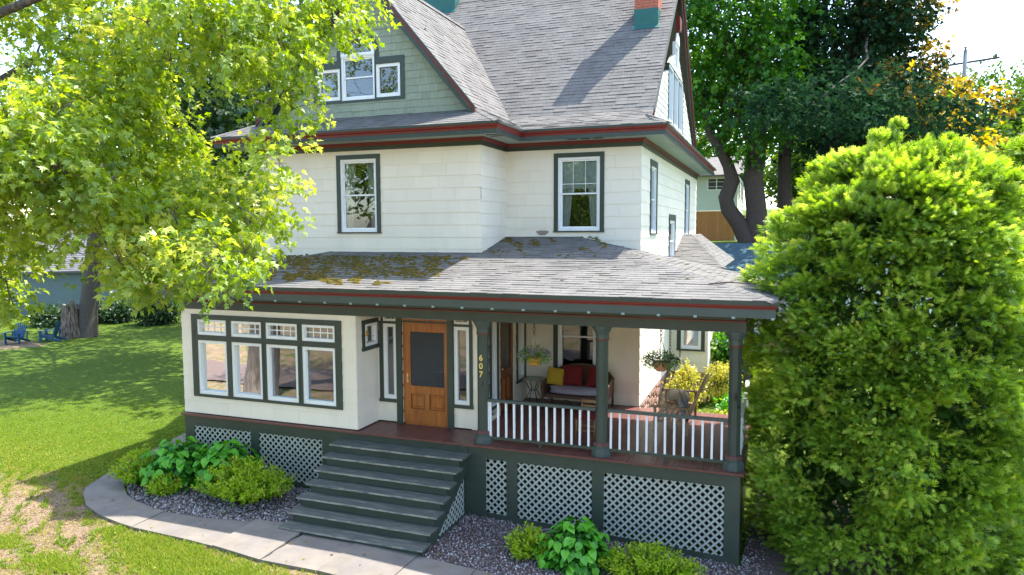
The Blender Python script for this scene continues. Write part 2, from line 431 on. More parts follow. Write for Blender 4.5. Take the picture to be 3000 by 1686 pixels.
# --- main roof
YR, ZR = 9.60, 11.43
xr = X2 + 0.10
xe, ye = X2 + EO, Y2 - EO
roof_plane([(X0 - 0.2, ye, ZE), (xe, ye, ZE), (X2 + 0.25, 4.12, 6.49), (X0 - 0.2, 4.12, 6.49)])
roof_plane([(X0 - 0.2, 4.12, 6.49), (X2 + 0.14, 4.12, 6.49), (X2 + 0.10, 4.915, 6.81), (X0 - 0.2, 4.915, 6.81)])
roof_plane([(X0 - 0.2, 4.915, 6.81), (xr, 4.915, 6.81), (xr, YR, ZR), (X0 - 0.2, YR, ZR)])
roof_plane([(xr, 2 * YR - 4.915, 6.81), (X0 - 0.2, 2 * YR - 4.915, 6.81), (X0 - 0.2, YR, ZR), (xr, YR, ZR)], exposure=0.3, tab=0.9)
cap_line((X0 - 0.2, YR, ZR + 0.01), (xr, YR, ZR + 0.01), w=0.16, drop=0.9)
# right pent under the side gable
roof_plane([(xe, ye, ZE), (xe, Y3 + EO, ZE), (X2 + 0.02, Y3 - 0.4, 6.62), (X2 + 0.02, 4.35, 6.62)])
cap_line((xe, ye, ZE + 0.01), (X2 + 0.12, 4.35, 6.60), w=0.10, drop=0.3)
# front gable roof
GX, GY, GZ = -8.70, 2.69, 10.10
gr, gl = X1 - 0.19, 2 * GX - (X1 - 0.19)
el, er = X0 - EO, X1 + EO
roof_plane([(gr, GY - 0.28, 6.71), (gr, 9.0, 6.71), (GX, 9.0, GZ + 0.1), (GX, GY - 0.28, GZ + 0.1)])
roof_plane([(gl, 9.0, 6.71), (gl, GY - 0.28, 6.71), (GX, GY - 0.28, GZ + 0.1), (GX, 9.0, GZ + 0.1)])
roof_plane([(er, Y1 - EO, ZE), (er, 5.2, ZE), (gr, 5.2, 6.71), (gr, GY, 6.71)])
roof_plane([(el, 9.0, ZE), (el, Y1 - EO, ZE), (gl, GY, 6.71), (gl, 9.0, 6.71)])
roof_plane([(el, Y1 - EO, ZE), (er, Y1 - EO, ZE), (gr, GY + 0.04, 6.71), (gl, GY + 0.04, 6.71)])
cap_line((GX, GY - 0.28, GZ + 0.12), (GX, 8.3, GZ + 0.12), w=0.15, drop=1.0)
cap_line((er, Y1 - EO, ZE + 0.01), (gr, GY, 6.70), w=0.10, drop=0.25)
cap_line((el, Y1 - EO, ZE + 0.01), (gl, GY, 6.70), w=0.10, drop=0.25)
allsh = [p for L in SHINGLES.values() for p in L]
emit_pieces(allsh, 'roof_shingle', M_ROOF, house, 300, 'roof_shingles')
# moss on the porch roof, thick where it lies in shade, in clumps further down
def roof_pt(x, y, dz=0.0): return (x, y, PZ + PK * (y + PE) + 0.012 + dz)
def blob_template(n=7):
    vs = [(0, 0, 1.0)] + [(math.cos(2 * math.pi * j / n) * (0.75 + 0.25 * ((j * 37) % 5) / 4), math.sin(2 * math.pi * j / n) * 0.9, 0.42) for j in range(n)] + [(1.2 * math.cos(2 * math.pi * j / n), 1.2 * math.sin(2 * math.pi * j / n), -0.1) for j in range(n)]
    f = [(0, 1 + j, 1 + (j + 1) % n) for j in range(n)]
    for j in range(n):
        a, b_, c_, d_ = 1 + j, 1 + (j + 1) % n, 1 + n + j, 1 + n + (j + 1) % n
        f += [(a, c_, b_), (b_, c_, d_)]
    return np.array(vs, dtype=float), np.array(f)
bt, bf = blob_template()
def moss(n, xr_, yr_, dens, smin, smax):
    x = RNG.uniform(*xr_, n); y = RNG.uniform(*yr_, n)
    row = np.round((y + PE) / 0.1367) * 0.1367 - PE; y = row + RNG.normal(0.02, 0.028, n)
    k = dens(x, y) > RNG.random(n)
    x, y = x[k], y[k]; m = len(x)
    s = RNG.uniform(smin, smax, m); a = RNG.uniform(0, 6.28, m)
    loc = np.stack([x, y, PZ + PK * (y + PE) + 0.008], 1)
    st = RNG.uniform(1.0, 2.4, m)
    X = np.stack([s * st, 0 * s, 0 * s], 1); Y = np.stack([0 * s, s * 0.7, s * 0.7 * PK], 1)
    Z = np.stack([0 * s, 0 * s, s * RNG.uniform(0.4, 0.9, m)], 1)
    return scatter(bt, bf, loc, X, Y, Z)
def fbm(x, y, s):
    return 0.5 + 0.25 * (np.sin(x * s + 1.3 * np.sin(y * s * 0.7)) * np.cos(y * s * 1.3 + 2 * np.sin(x * s * 0.4))) + 0.25 * np.sin(x * s * 2.7 + y * s * 2.1 + 1.7 * np.sin(x * s * 1.1))
d1 = lambda x, y: (0.05 + 0.80 * fbm(x, y, 2.6)) * sm((y - 0.2) / 0.5) * sm((2.15 - y) / 0.25) * sm((x + 12) / 0.6) * sm((-5.6 - x) / 0.8)
v1, f1 = moss(7500, (-12, -5.4), (0.1, 2.25), d1, 0.012, 0.04)
d2 = lambda x, y: 0.9 * (fbm(x, y, 3.1) > 0.62) * sm((y + 0.2) / 0.5) * sm((x + 10.5) / 0.8) * sm((-6.0 - x) / 1.0)
v2, f2 = moss(1500, (-10.5, -6), (-0.2, 0.5), d2, 0.02, 0.055)
d3 = lambda x, y: (fbm(x + 3, y, 3.3) > 0.68) * sm((y - 2.0) / 0.8) * 0.9
v3, f3 = moss(1300, (-5.6, -3.0), (2.0, 3.85), d3, 0.012, 0.035)
d4 = lambda x, y: 0.5 + 0 * x
v4, f4 = moss(60, (-7, -1), (0.0, 2.8), d4, 0.012, 0.028)
V = np.concatenate([v1, v2, v3, v4]); F = np.concatenate([f1, f2 + len(v1), f3 + len(v1) + len(v2), f4 + len(v1) + len(v2) + len(v3)])
tag(big_mesh('roof_moss', V, F, M_MOSS, house), kind='stuff')
tw = B(); tw.tube([(-0.62, 0.35, 3.10), (-0.3, 0.45, 3.13), (0.02, 0.62, 3.10)], [0.012, 0.012, 0.007], 5); tw.tube([(-0.3, 0.45, 3.13), (-0.16, 0.75, 3.16)], 0.006, 5)
twig = tw.make('fallen_twig', M_BARK2); tag(twig, 'thin dark twig fallen on the porch roof beside its right hip', 'twig')

# --- eaves swept along the walls with mitred corners
def offset_path(path, o):
    out = []
    for i, p in enumerate(path):
        ns = []
        for a, b in ((i - 1, i), (i, i + 1)):
            if 0 <= a and b < len(path):
                dx, dy = path[b][0] - path[a][0], path[b][1] - path[a][1]; L = math.hypot(dx, dy); ns.append((dy / L, -dx / L))
        if len(ns) == 1: out.append((p[0] + ns[0][0] * o, p[1] + ns[0][1] * o))
        else:
            k = 1 + ns[0][0] * ns[1][0] + ns[0][1] * ns[1][1]
            out.append((p[0] + (ns[0][0] + ns[1][0]) * o / k, p[1] + (ns[0][1] + ns[1][1]) * o / k))
    return out
def sweep(name, path, prof, material, parent=None):
    """prof: closed loop of (outward offset, z)"""
    rings = [offset_path(path, o) for o, z in prof]; n = len(prof); m = len(path); vs = []; fs = []
    for j in range(m):
        for i in range(n): vs.append((*rings[i][j], prof[i][1]))
    for j in range(m - 1):
        for i in range(n): fs.append((j * n + i, j * n + (i + 1) % n, (j + 1) * n + (i + 1) % n, (j + 1) * n + i))
    fs += [tuple(range(n)), tuple((m - 1) * n + i for i in range(n))[::-1]]
    return B().add(vs, fs).make(name, material, parent or house)
def rect(o0, o1, z0, z1): return [(o0, z0), (o1, z0), (o1, z1), (o0, z1)]
main_path = [(X0, Y3), (X0, Y1), (X1, Y1), (X1, Y2), (X2, Y2), (X2, Y3), ]
sweep('eave_edge', main_path, rect(EO - 0.10, EO + 0.012, ZE - 0.045, ZE - 0.006), M_GREEN)
sweep('eave_moulding', main_path, [(EO - 0.10, ZE - 0.045), (EO - 0.002, ZE - 0.045), (EO - 0.012, ZE - 0.085), (EO - 0.04, ZE - 0.105), (EO - 0.045, ZE - 0.15), (EO - 0.10, ZE - 0.15)], M_RED)
sweep('eave_fascia', main_path, rect(EO - 0.12, EO - 0.055, ZE - 0.235, ZE - 0.15), M_GREEN2)
sweep('soffit', main_path, rect(0.03, EO - 0.10, ZE - 0.222, ZE - 0.205), M_SOFFIT)
sweep('bed_moulding', main_path, [(0, 5.965), (0.045, 5.965), (0.06, 6.0), (0.10, 6.005), (0.11, 6.04), (0, 6.04)], M_RED)
sweep('frieze', main_path, rect(-0.02, 0.035, ZT, 5.965), M_GREEN)
# ribs of the eave fascia
rb = B()
for a, b, fx in ((X0 - 0.6, X1 + 0.6, Y1 - EO + 0.055), (X1 + 0.7, X2 + 0.55, Y2 - EO + 0.055)):
    x = a
    while x < b: rb.box(x, x + 0.022, fx - 0.012, fx + 0.001, ZE - 0.232, ZE - 0.155); x += 0.05
y = Y2 - 0.6
while y < Y3 + 0.5: rb.box(X2 + EO - 0.056, X2 + EO - 0.043, y, y + 0.022, ZE - 0.232, ZE - 0.155); y += 0.05
y = Y1 - 0.6
while y < Y2 - 0.7: rb.box(X1 + EO - 0.056, X1 + EO - 0.043, y, y + 0.022, ZE - 0.232, ZE - 0.155); y += 0.05
tag(rb.make('fascia_ribs', M_GREEN2, house), kind='stuff')
vb = B()
for vx, vy in ((-5.25, 2.1), (-5.25, 2.35)): vb.box(vx - 0.14, vx + 0.14, vy, vy + 0.07, ZE - 0.232, ZE - 0.2225)
for k in range(3): vb.box(-4.0 + 0.3 * k, -3.8 + 0.3 * k, 3.5, 3.57, ZE - 0.232, ZE - 0.2225)
vb.make('soffit_vent', M_IRON, house)
porch_path = [(XL, 3.4), (XL, 0.075), (0.0, 0.075), (0.0, 4.1)]
PO = 0.48
sweep('porch_eave_edge', porch_path, rect(PO - 0.08, PO + 0.014, PZ - 0.065, PZ - 0.004), M_GREEN)
sweep('porch_eave_moulding', porch_path, [(PO - 0.08, PZ - 0.065), (PO - 0.002, PZ - 0.065), (PO - 0.006, PZ - 0.10), (PO - 0.02, PZ - 0.115), (PO - 0.02, PZ - 0.13), (PO - 0.08, PZ - 0.13)], M_RED)
sweep('porch_fascia', porch_path, rect(PO - 0.10, PO - 0.03, PZ - 0.27, PZ - 0.13), M_GREEN2)
sweep('porch_soffit', porch_path, rect(0.0, PO - 0.09, PZ - 0.235, PZ - 0.215), M_GREEN)
sweep('porch_frieze', porch_path, rect(-0.10, 0.0, 2.53, PZ - 0.234), M_GREEN)
sweep('beam_stripe', porch_path, rect(-0.08, 0.016, 2.501, 2.522), M_RED)
sweep('porch_beam', porch_path, rect(-0.16, 0.006, ZB, 2.50), M_GREEN)
for k in range(22):
    x = -11.9 + k * 0.585
    B().box(x, x + 0.05, -0.39, -0.368, PZ - 0.288, PZ - 0.255).make('gutter_clip', M_SOFFIT, house)
B().box(XL + 0.2, -0.16, 0.3, 3.93, 2.47, 2.50).make('porch_ceiling', M_CEIL, house)

# --- walls with openings and siding
def frame_pt(O, Sd, N, s, z, d=0.0): return (O[0] + Sd[0] * s + N[0] * d, O[1] + Sd[1] * s + N[1] * d, z)
def wall(O, Sd, N, s1, z0, z1, holes=(), course=0.273, length=0.61, skin=True, material=None, jitter=False, maxobj=400, s0=0.0, outline=None):
    """vertical wall from s0 to s1 along Sd (2d), outward normal N; holes (s0,s1,z0,z1)"""
    material = material or M_SIDING
    ss = sorted(set([s0, s1] + [max(s0, min(s1, a)) for h in holes for a in h[:2]])); zz = sorted(set([z0, z1] + [max(z0, min(z1, a)) for h in holes for a in h[2:4]]))
    b = B()
    inside = lambda s, z: any(h[0] < s < h[1] and h[2] < z < h[3] for h in holes)
    for i in range(len(ss) - 1):
        for j in range(len(zz) - 1):
            if inside((ss[i] + ss[i + 1]) / 2, (zz[j] + zz[j + 1]) / 2): continue
            P = [(ss[i], zz[j]), (ss[i + 1], zz[j]), (ss[i + 1], zz[j + 1]), (ss[i], zz[j + 1])]
            if outline: P = clip_poly(P, outline)
            if len(P) < 3: continue
            n = len(P)
            fr = [frame_pt(O, Sd, N, s, z) for s, z in P]; bk = [frame_pt(O, Sd, N, s, z, -0.12) for s, z in P]
            b.add(fr + bk, [tuple(range(n)), tuple(range(2 * n - 1, n - 1, -1))] + [(k, n + k, n + (k + 1) % n, (k + 1) % n) for k in range(n)])
    w = b.make('wall', material, house)
    if not skin: return w
    out = []; r = 0; z = z0
    while z < z1 - 0.01:
        ztop = min(z + course, z1); s = s0 - (length / 2 if r % 2 else 0) - 0.1 * (r % 3)
        while s < s1:
            L = length * (random.uniform(0.55, 1.45) if jitter else 1.0)
            rects = [(max(s, s0) + 0.0012, min(s + L, s1) - 0.0012, z + 0.002, ztop)]
            s += L
            if rects[0][1] - rects[0][0] < 0.02: continue
            for h in holes:
                nr = []
                for (a, c, e, g) in rects:
                    if h[1] <= a or h[0] >= c or h[3] <= e or h[2] >= g: nr.append((a, c, e, g)); continue
                    if h[0] > a: nr.append((a, h[0], e, g))
                    if h[1] < c: nr.append((h[1], c, e, g))
                    m0, m1 = max(a, h[0]), min(c, h[1])
                    if h[2] > e: nr.append((m0, m1, e, h[2]))
                    if h[3] < g: nr.append((m0, m1, h[3], g))
                rects = nr
            t = (0.011 if jitter else 0.010) + (random.uniform(-0.003, 0.004) if jitter else random.uniform(-0.001, 0.001))
            dz = random.uniform(-0.008, 0.008) if jitter else 0
            vs, fs = [], []
            for (a, c, e, g) in rects:
                if c - a < 0.005 or g - e < 0.005: continue
                P = [(a, e + dz), (c, e + dz), (c, g), (a, g)]
                if outline: P = clip_poly(P, outline)
                if len(P) < 3 or area2(P) < 0.0004: continue
                n = len(P); k = len(vs)
                f_ = lambda zz_: 0.003 + t * max(0, (ztop - zz_) / course)
                vs += [frame_pt(O, Sd, N, p, q, f_(q)) for p, q in P] + [frame_pt(O, Sd, N, p, q, -0.001) for p, q in P]
                fs += [tuple(k + i for i in range(n))] + [(k + i, k + n + i, k + n + (i + 1) % n, k + (i + 1) % n) for i in range(n)]
            if vs: out.append((vs[0], vs, fs))
        z = ztop; r += 1
    emit_pieces(out, 'siding_panel', material, w, min(maxobj, 300), 'siding_panels')
    return w

def window(O, Sd, N, s0, s1, z0, z1, kind='sash', casing=0.10, hole_only=False, blind=None, curtain=False, cas_mat=None, glassm=None, bottom=True, muntin=None, frame_w=0.055, deep=0.05, head=None):
    """s0..s1, z0..z1 bound the white frame; the casing lies outside"""
    P = lambda s, z, d=0.0: frame_pt(O, Sd, N, s, z, d)
    S3, N3 = Vector((Sd[0], Sd[1], 0)), Vector((N[0], N[1], 0))
    def bx(b, a, c, e, g, d0, d1):
        ctr = Vector(P((a + c) / 2, (e + g) / 2, (d0 + d1) / 2)); b.obox(ctr, S3 * ((c - a) / 2), N3 * ((d1 - d0) / 2), Vector((0, 0, (g - e) / 2)))
    b = B(); c = casing; hd = head or casing
    bx(b, s0 - c, s0, z0 - (0.0 if not bottom else 0), z1, -0.06, 0.032); bx(b, s1, s1 + c, z0, z1, -0.06, 0.032)
    bx(b, s0 - c, s1 + c, z1, z1 + hd, -0.06, 0.034)
    if bottom: bx(b, s0 - c - 0.01, s1 + c + 0.01, z0 - bottom * 1.0 if isinstance(bottom, float) else z0 - 0.05, z0, -0.06, 0.045)
    w = b.make('window', cas_mat or M_GREEN, house)
    fw = frame_w; b = B()
    bx(b, s0, s0 + fw, z0, z1, -deep - 0.01, 0.012); bx(b, s1 - fw, s1, z0, z1, -deep - 0.01, 0.012)
    bx(b, s0 + fw, s1 - fw, z1 - fw, z1, -deep - 0.01, 0.010); bx(b, s0 + fw, s1 - fw, z0, z0 + fw * 1.15, -deep - 0.01, 0.015)
    b.make('frame', M_WHITE, w)
    a, cc, e, g = s0 + fw, s1 - fw, z0 + fw * 1.15, z1 - fw
    if kind == 'sash':
        zm = (e + g) / 2 - 0.01
        for (q0, q1, dd, nm) in ((zm, g, -0.035, 'sash'), (e, zm + 0.035, -0.055, 'sash')):
            b = B(); k = 0.035
            bx(b, a, a + k, q0, q1, dd - 0.02, dd + 0.01); bx(b, cc - k, cc, q0, q1, dd - 0.02, dd + 0.01)
            bx(b, a + k, cc - k, q0, q0 + k, dd - 0.02, dd + 0.012); bx(b, a + k, cc - k, q1 - k, q1, dd - 0.02, dd + 0.012)
            b.make('sash', M_WHITE, w)
            p = B(); bx(p, a + k, cc - k, q0 + k, q1 - k, dd - 0.006, dd - 0.002); p.make('pane', glassm or M_GLASS_UP, w)
            if muntin and q1 == g:
                mb = B()
                for i in range(1, muntin): x_ = a + (cc - a) * i / muntin; bx(mb, x_ - 0.005, x_ + 0.005, q0 + k, q1 - k, dd - 0.001, dd + 0.004)
                bx(mb, a + k, cc - k, (q0 + q1) / 2 - 0.16, (q0 + q1) / 2 - 0.146, dd - 0.001, dd + 0.005)
                mb.make('muntin', M_WHITE, w)
    elif kind == 'fixed':
        p = B(); bx(p, a, cc, e, g, -deep + 0.002, -deep + 0.006); p.make('pane', glassm or M_GLASS, w)
    elif kind == 'grid':
        nx, nz = muntin
        for i in range(nx):
            for j in range(nz):
                p = B(); bx(p, a + (cc - a) * i / nx, a + (cc - a) * (i + 1) / nx, e + (g - e) * j / nz, e + (g - e) * (j + 1) / nz, -deep + 0.002, -deep + 0.006); p.make('pane', glassm or M_GLASS, w)
        for i in range(1, nx):
            mb = B(); x_ = a + (cc - a) * i / nx; bx(mb, x_ - 0.010, x_ + 0.010, e, g, -deep - 0.004, -deep + 0.016); mb.make('muntin', M_WHITE, w)
        for j in range(1, nz):
            mb = B(); q = e + (g - e) * j / nz; bx(mb, a, cc, q - 0.010, q + 0.010, -deep - 0.003, -deep + 0.018); mb.make('muntin', M_WHITE, w)
    if blind is not None:
        p = B(); bx(p, a - 0.02, cc + 0.02, g - blind * (g - e), g + 0.02, -deep - 0.05, -deep - 0.045); p.make('roller_blind', M_BLIND, w)
    if curtain:
        for sg in (0, 1):
            n = 16; wv = (cc - a) * 0.33; vs, fs = [], []
            for i in range(n + 1):
                t = i / n; off = 0.02 * math.sin(t * 26 + sg)
                for j, zq in enumerate((g, (e + g) / 2, e)):
                    tt = t * wv * (1.0, 0.85, 0.6)[j]
                    s_ = a + tt if sg == 0 else cc - tt
                    vs.append(P(s_, zq, -0.14 + off))
            for i in range(n):
                for j in range(2): fs.append((i * 3 + j, (i + 1) * 3 + j, (i + 1) * 3 + j + 1, i * 3 + j + 1))
            B().add(vs, fs, True).make('curtain', M_CURT, w)
    return w
M_SCREENED = mat('screened_pane', (0.22, 0.28, 0.33), 0.35, 0.06, 2)
FX, FR = (1, 0), (0, -1)     # front walls: along +x, facing -y
SX, SR = (0, 1), (1, 0)      # right-hand walls: along +y, facing +x

# second floor, front left block
O1 = (X0, Y1)
wl = lambda x: x - X0
wall(O1, FX, FR, X1 - X0, 3.05, ZT, holes=[(wl(-9.22), wl(-8.25), 3.99, 5.68)])
window(O1, FX, FR, wl(-9.22), wl(-8.25), 3.99, 5.68, curtain=True, bottom=0.03)
# return wall of the left block
wall((X1, Y1), SX, SR, Y2 - Y1, 3.3, ZT)
# right block front
wr = lambda x: x - X1
wall((X1, Y2), FX, FR, X2 - X1, 3.5, ZT, holes=[(wr(-4.34), wr(-3.35), 4.0, 5.68)])
window((X1, Y2), FX, FR, wr(-4.34), wr(-3.35), 4.0, 5.68, blind=0.42, curtain=True, bottom=0.03, muntin=3)
pp = B().prism([(-4.72 + 0.14 * math.cos(a) * (1 + 0.3 * math.sin(3 * a)), Y2 - 0.0155, 3.955 + 0.07 * math.sin(a) * (1 + 0.2 * math.cos(2 * a))) for a in [k * math.pi / 6 for k in range(12)]], (0, 0.004, 0))
pp.make('bare_wall_patch', mat('bare_wall_patch', (0.28, 0.22, 0.19), 0.9, 0.1), house)
# right side wall, both floors
ws = lambda y: y - Y2
side_w = [(5.20, 6.02, 3.93, 5.55), (8.42, 9.55, 3.05, 4.28), (12.05, 13.05, 3.80, 5.52)]
wall((X2, Y2), SX, SR, Y3 - Y2, 0.0, ZT, holes=[(ws(a), ws(b), c, d) for a, b, c, d in side_w])
window((X2, Y2), SX, SR, ws(5.20), ws(6.02), 3.93, 5.55, bottom=0.03, glassm=M_SCREENED, head=0.14)
window((X2, Y2), SX, SR, ws(8.42), ws(9.55), 3.05, 4.28, bottom=False, head=0.17)
window((X2, Y2), SX, SR, ws(12.05), ws(13.05), 3.80, 5.52, bottom=0.03, glassm=M_SCREENED, head=0.15)
# left side and back walls, foundation
wall((X0, Y3), (0, -1), (-1, 0), Y3 - Y1, -1.3, ZT, maxobj=60, course=0.273)
wall((X2, Y3), (-1, 0), (0, 1), X2 - X0, -1.0, ZT, skin=False)
# back wall of the porch
XB = lambda x: x - XV
wall((XV, Y2), FX, FR, X2 - XV, 0.0, 2.55, holes=[(XB(-4.34), XB(-3.42), 0.62, 2.42)])
window((XV, Y2), FX, FR, XB(-4.34), XB(-3.42), 0.62, 2.42, bottom=0.05, glassm=M_GLASS_UP, casing=0.11)
# foundation of stones along the right side
stones = B()
fnd = B().box(X2 - 0.3, X2 - 0.03, Y2, Y3, -1.2, 0.0).make('foundation_wall', M_MORTAR, house)
rs = random.Random(3)
yy = 3.95
while yy < 11.5:
    zz_ = -0.9; w_ = rs.uniform(0.22, 0.42)
    while zz_ < -0.03:
        h_ = min(rs.uniform(0.16, 0.28), -0.02 - zz_)
        if h_ > 0.05:
            b = B(); n = 8
            cy, cz = yy + w_ / 2, zz_ + h_ / 2
            ring = [(cy + (w_ / 2 - 0.01) * max(-1, min(1, 1.25 * math.cos(2 * math.pi * k / n + 0.39))), cz + (h_ / 2 - 0.01) * max(-1, min(1, 1.25 * math.sin(2 * math.pi * k / n + 0.39)))) for k in range(n)]
            vs = [(X2 - 0.03, p, q) for p, q in ring] + [(X2 + 0.015, cy + (p - cy) * 0.8, cz + (q - cz) * 0.8) for p, q in ring]
            b.add(vs, [(k, (k + 1) % n, n + (k + 1) % n, n + k) for k in range(n)] + [tuple(range(n, 2 * n))]); b.make('stone', M_STONE, fnd)
        zz_ += h_
    yy += w_
# bay on the right side
BX = lambda x: x - X2
wall((X2, 9.0), FX, FR, 1.07, -0.12, 2.9, holes=[(BX(-2.13), BX(-1.54), 0.55, 2.3)])
window((X2, 9.0), FX, FR, BX(-2.13), BX(-1.54), 0.55, 2.3, bottom=0.05, casing=0.10)
wall((-1.353, 9.0), SX, SR, 5.0, -0.12, 2.9)
B().box(-1.38, -1.34, 8.97, 9.01, -0.12, 2.9).make('corner_board', M_WHITE, house)
B().box(-2.42, -1.40, 9.02, 13.9, -1.0, -0.12).make('foundation_wall', M_STONE, house)
B().box(-2.42, -1.0, 8.55, 14.4, 2.86, 2.93).make('bay_eave', M_GREEN, house)

# sunroom (closed-in left part of the porch)
wsn = lambda x: x - XL
sun_x = [(-11.41, -10.61), (-10.49, -9.69), (-9.58, -8.78), (-8.67, -7.87)]
holes = [(wsn(a), wsn(b), 1.77, 2.11) for a, b in sun_x] + [(wsn(a), wsn(b), 0.46, 1.655) for a, b in sun_x]
wall((XL, YS), FX, FR, XS - XL, 0.02, ZB + 0.05, holes=holes)
wall((XS, YS), SX, SR, YD - YS, 0.02, ZB + 0.05, holes=[(0.29, 0.80, 1.66, 2.12)])
wall((XL, 3.9), (0, -1), (-1, 0), 3.9 - YS, 0.02, ZB + 0.05, maxobj=40)
for k, (a, b_) in enumerate(sun_x):
    window((XL, YS), FX, FR, wsn(a), wsn(b_), 0.46, 1.655, 'fixed', casing=0.0601, frame_w=0.065, deep=0.075, bottom=False, head=0.115 / 2)
    window((XL, YS), FX, FR, wsn(a), wsn(b_), 1.77, 2.11, 'grid', casing=0.0601, muntin=(4, 2), frame_w=0.055, deep=0.075, bottom=False, head=0.04)
b = B()
b.box(-11.56, -11.471, YS - 0.035, YS - 0.0, 0.40, 2.22); b.box(-7.809, -7.72, YS - 0.035, YS, 0.40, 2.22)
b.box(-11.47, -7.81, YS - 0.034, YS, 2.151, 2.22); b.box(-11.47, -7.81, YS - 0.036, YS, 0.40, 0.459); b.box(-11.47, -7.81, YS - 0.031, YS, 1.713, 1.769)
b.make('window_surround', M_GREEN, house)
window((XS, YS), SX, SR, 0.29, 0.80, 1.66, 2.12, 'fixed', casing=0.09, deep=0.05, bottom=0.08)
lm = B().lathe((XS - 0.045, YS + 0.47, 1.90), [(0.03, -0.04), (0.035, 0), (0.03, 0.05), (0.0, 0.08)], 8); lm.make('stained_glass_flower', mat('amber_glass', (0.5, 0.25, 0.02), 0.3), house)
for x_ in (XS - 0.045,): B().box(x_, x_ + 0.004, YS + 0.34, YS + 0.75, 1.83, 1.836).make('leading', M_IRON, house)
# interior of the sunroom and the floors above
B().box(XL + 0.15, XV - 0.15, 3.80, 3.88, 0.0, 2.5).make('inner_wall', M_ROOM, house)
B().box(XL + 0.13, XV - 0.13, YS + 0.2, 3.85, -0.06, -0.006).make('inner_floor', mat('interior_floor', (0.10, 0.06, 0.04), 0.4), house)
B().box(XL + 0.13, XV - 0.13, YS + 0.2, 3.85, 2.34, 2.37).make('inner_ceiling', M_ROOM, house)
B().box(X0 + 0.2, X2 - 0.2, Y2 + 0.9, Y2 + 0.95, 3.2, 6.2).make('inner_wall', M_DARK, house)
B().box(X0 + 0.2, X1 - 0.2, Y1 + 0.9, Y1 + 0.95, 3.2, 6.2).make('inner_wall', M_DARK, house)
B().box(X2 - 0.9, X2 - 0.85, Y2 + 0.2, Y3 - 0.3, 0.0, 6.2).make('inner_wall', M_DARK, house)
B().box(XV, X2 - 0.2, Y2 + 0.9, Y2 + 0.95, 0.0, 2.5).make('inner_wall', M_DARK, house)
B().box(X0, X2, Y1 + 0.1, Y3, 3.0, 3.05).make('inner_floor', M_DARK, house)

M_SCREEN = bpy.data.materials.new('insect_screen'); M_SCREEN.use_nodes = True
_n, _l = M_SCREEN.node_tree.nodes, M_SCREEN.node_tree.links
_t = _n.new('ShaderNodeBsdfTransparent'); _m = _n.new('ShaderNodeMixShader'); _m.inputs[0].default_value = 0.42; _n['Principled BSDF'].inputs['Base Color'].default_value = (0.07, 0.075, 0.085, 1); _n['Principled BSDF'].inputs['Roughness'].default_value = 0.8
_l.new(_t.outputs[0], _m.inputs[1]); _l.new(_n['Principled BSDF'].outputs[0], _m.inputs[2]); _l.new(_m.outputs[0], _n['Material Output'].inputs['Surface'])
# door wall of the vestibule
dw = lambda x: x - XS
wall((XS, YD), FX, FR, XV - XS, 0.02, ZB + 0.1, holes=[(dw(-7.25), dw(-6.94), 0.50, 2.10), (dw(-5.62), dw(-5.28), 0.50, 2.10), (dw(-7.25), dw(-6.94), 2.14, 2.32), (dw(-5.62), dw(-5.28), 2.14, 2.32), (dw(-6.79), dw(-5.77), 0.0, 2.43)])
for a, b_ in ((-7.25, -6.94), (-5.62, -5.28)):
    window((XS, YD), FX, FR, dw(a), dw(b_), 0.50, 2.09, 'fixed', casing=0.09 if a < -7 else 0.07, frame_w=0.07, deep=0.05, bottom=0.07, head=0.05)
    window((XS, YD), FX, FR, dw(a), dw(b_), 2.14, 2.40, 'grid', casing=0.05, frame_w=0.04, muntin=(2, 1), deep=0.05, bottom=False, head=0.03)
b = B(); b.box(-6.93, -6.80, YD - 0.05, YD + 0.06, 0.0, 2.42); b.box(-5.765, -5.63, YD - 0.05, YD + 0.06, 0.0, 2.42); b.box(-6.80, -5.765, YD - 0.02, YD + 0.05, 2.135, 2.165)
b.make('door_casing', M_GREEN, house)
door = B(); dx0, dx1, dy0, dy1 = -6.735, -5.775, YD - 0.01, YD + 0.035
door.box(dx0, -6.615, dy0, dy1, 0.03, 2.10); door.box(-5.845, dx1, dy0, dy1, 0.03, 2.10)
door.box(-6.615, -5.845, dy0, dy1, 1.945, 2.10); door.box(-6.615, -5.845, dy0, dy1, 0.655, 0.815); door.box(-6.615, -5.845, dy0, dy1, 0.03, 0.325)
door.box(-6.30, -6.19, dy0, dy1, 0.325, 0.655)
door.box(-6.615, -6.30, dy0 + 0.022, dy1 - 0.005, 0.325, 0.655); door.box(-6.19, -5.845, dy0 + 0.022, dy1 - 0.005, 0.325, 0.655)
D_ = door.make('screen_door', M_DOOR, house)
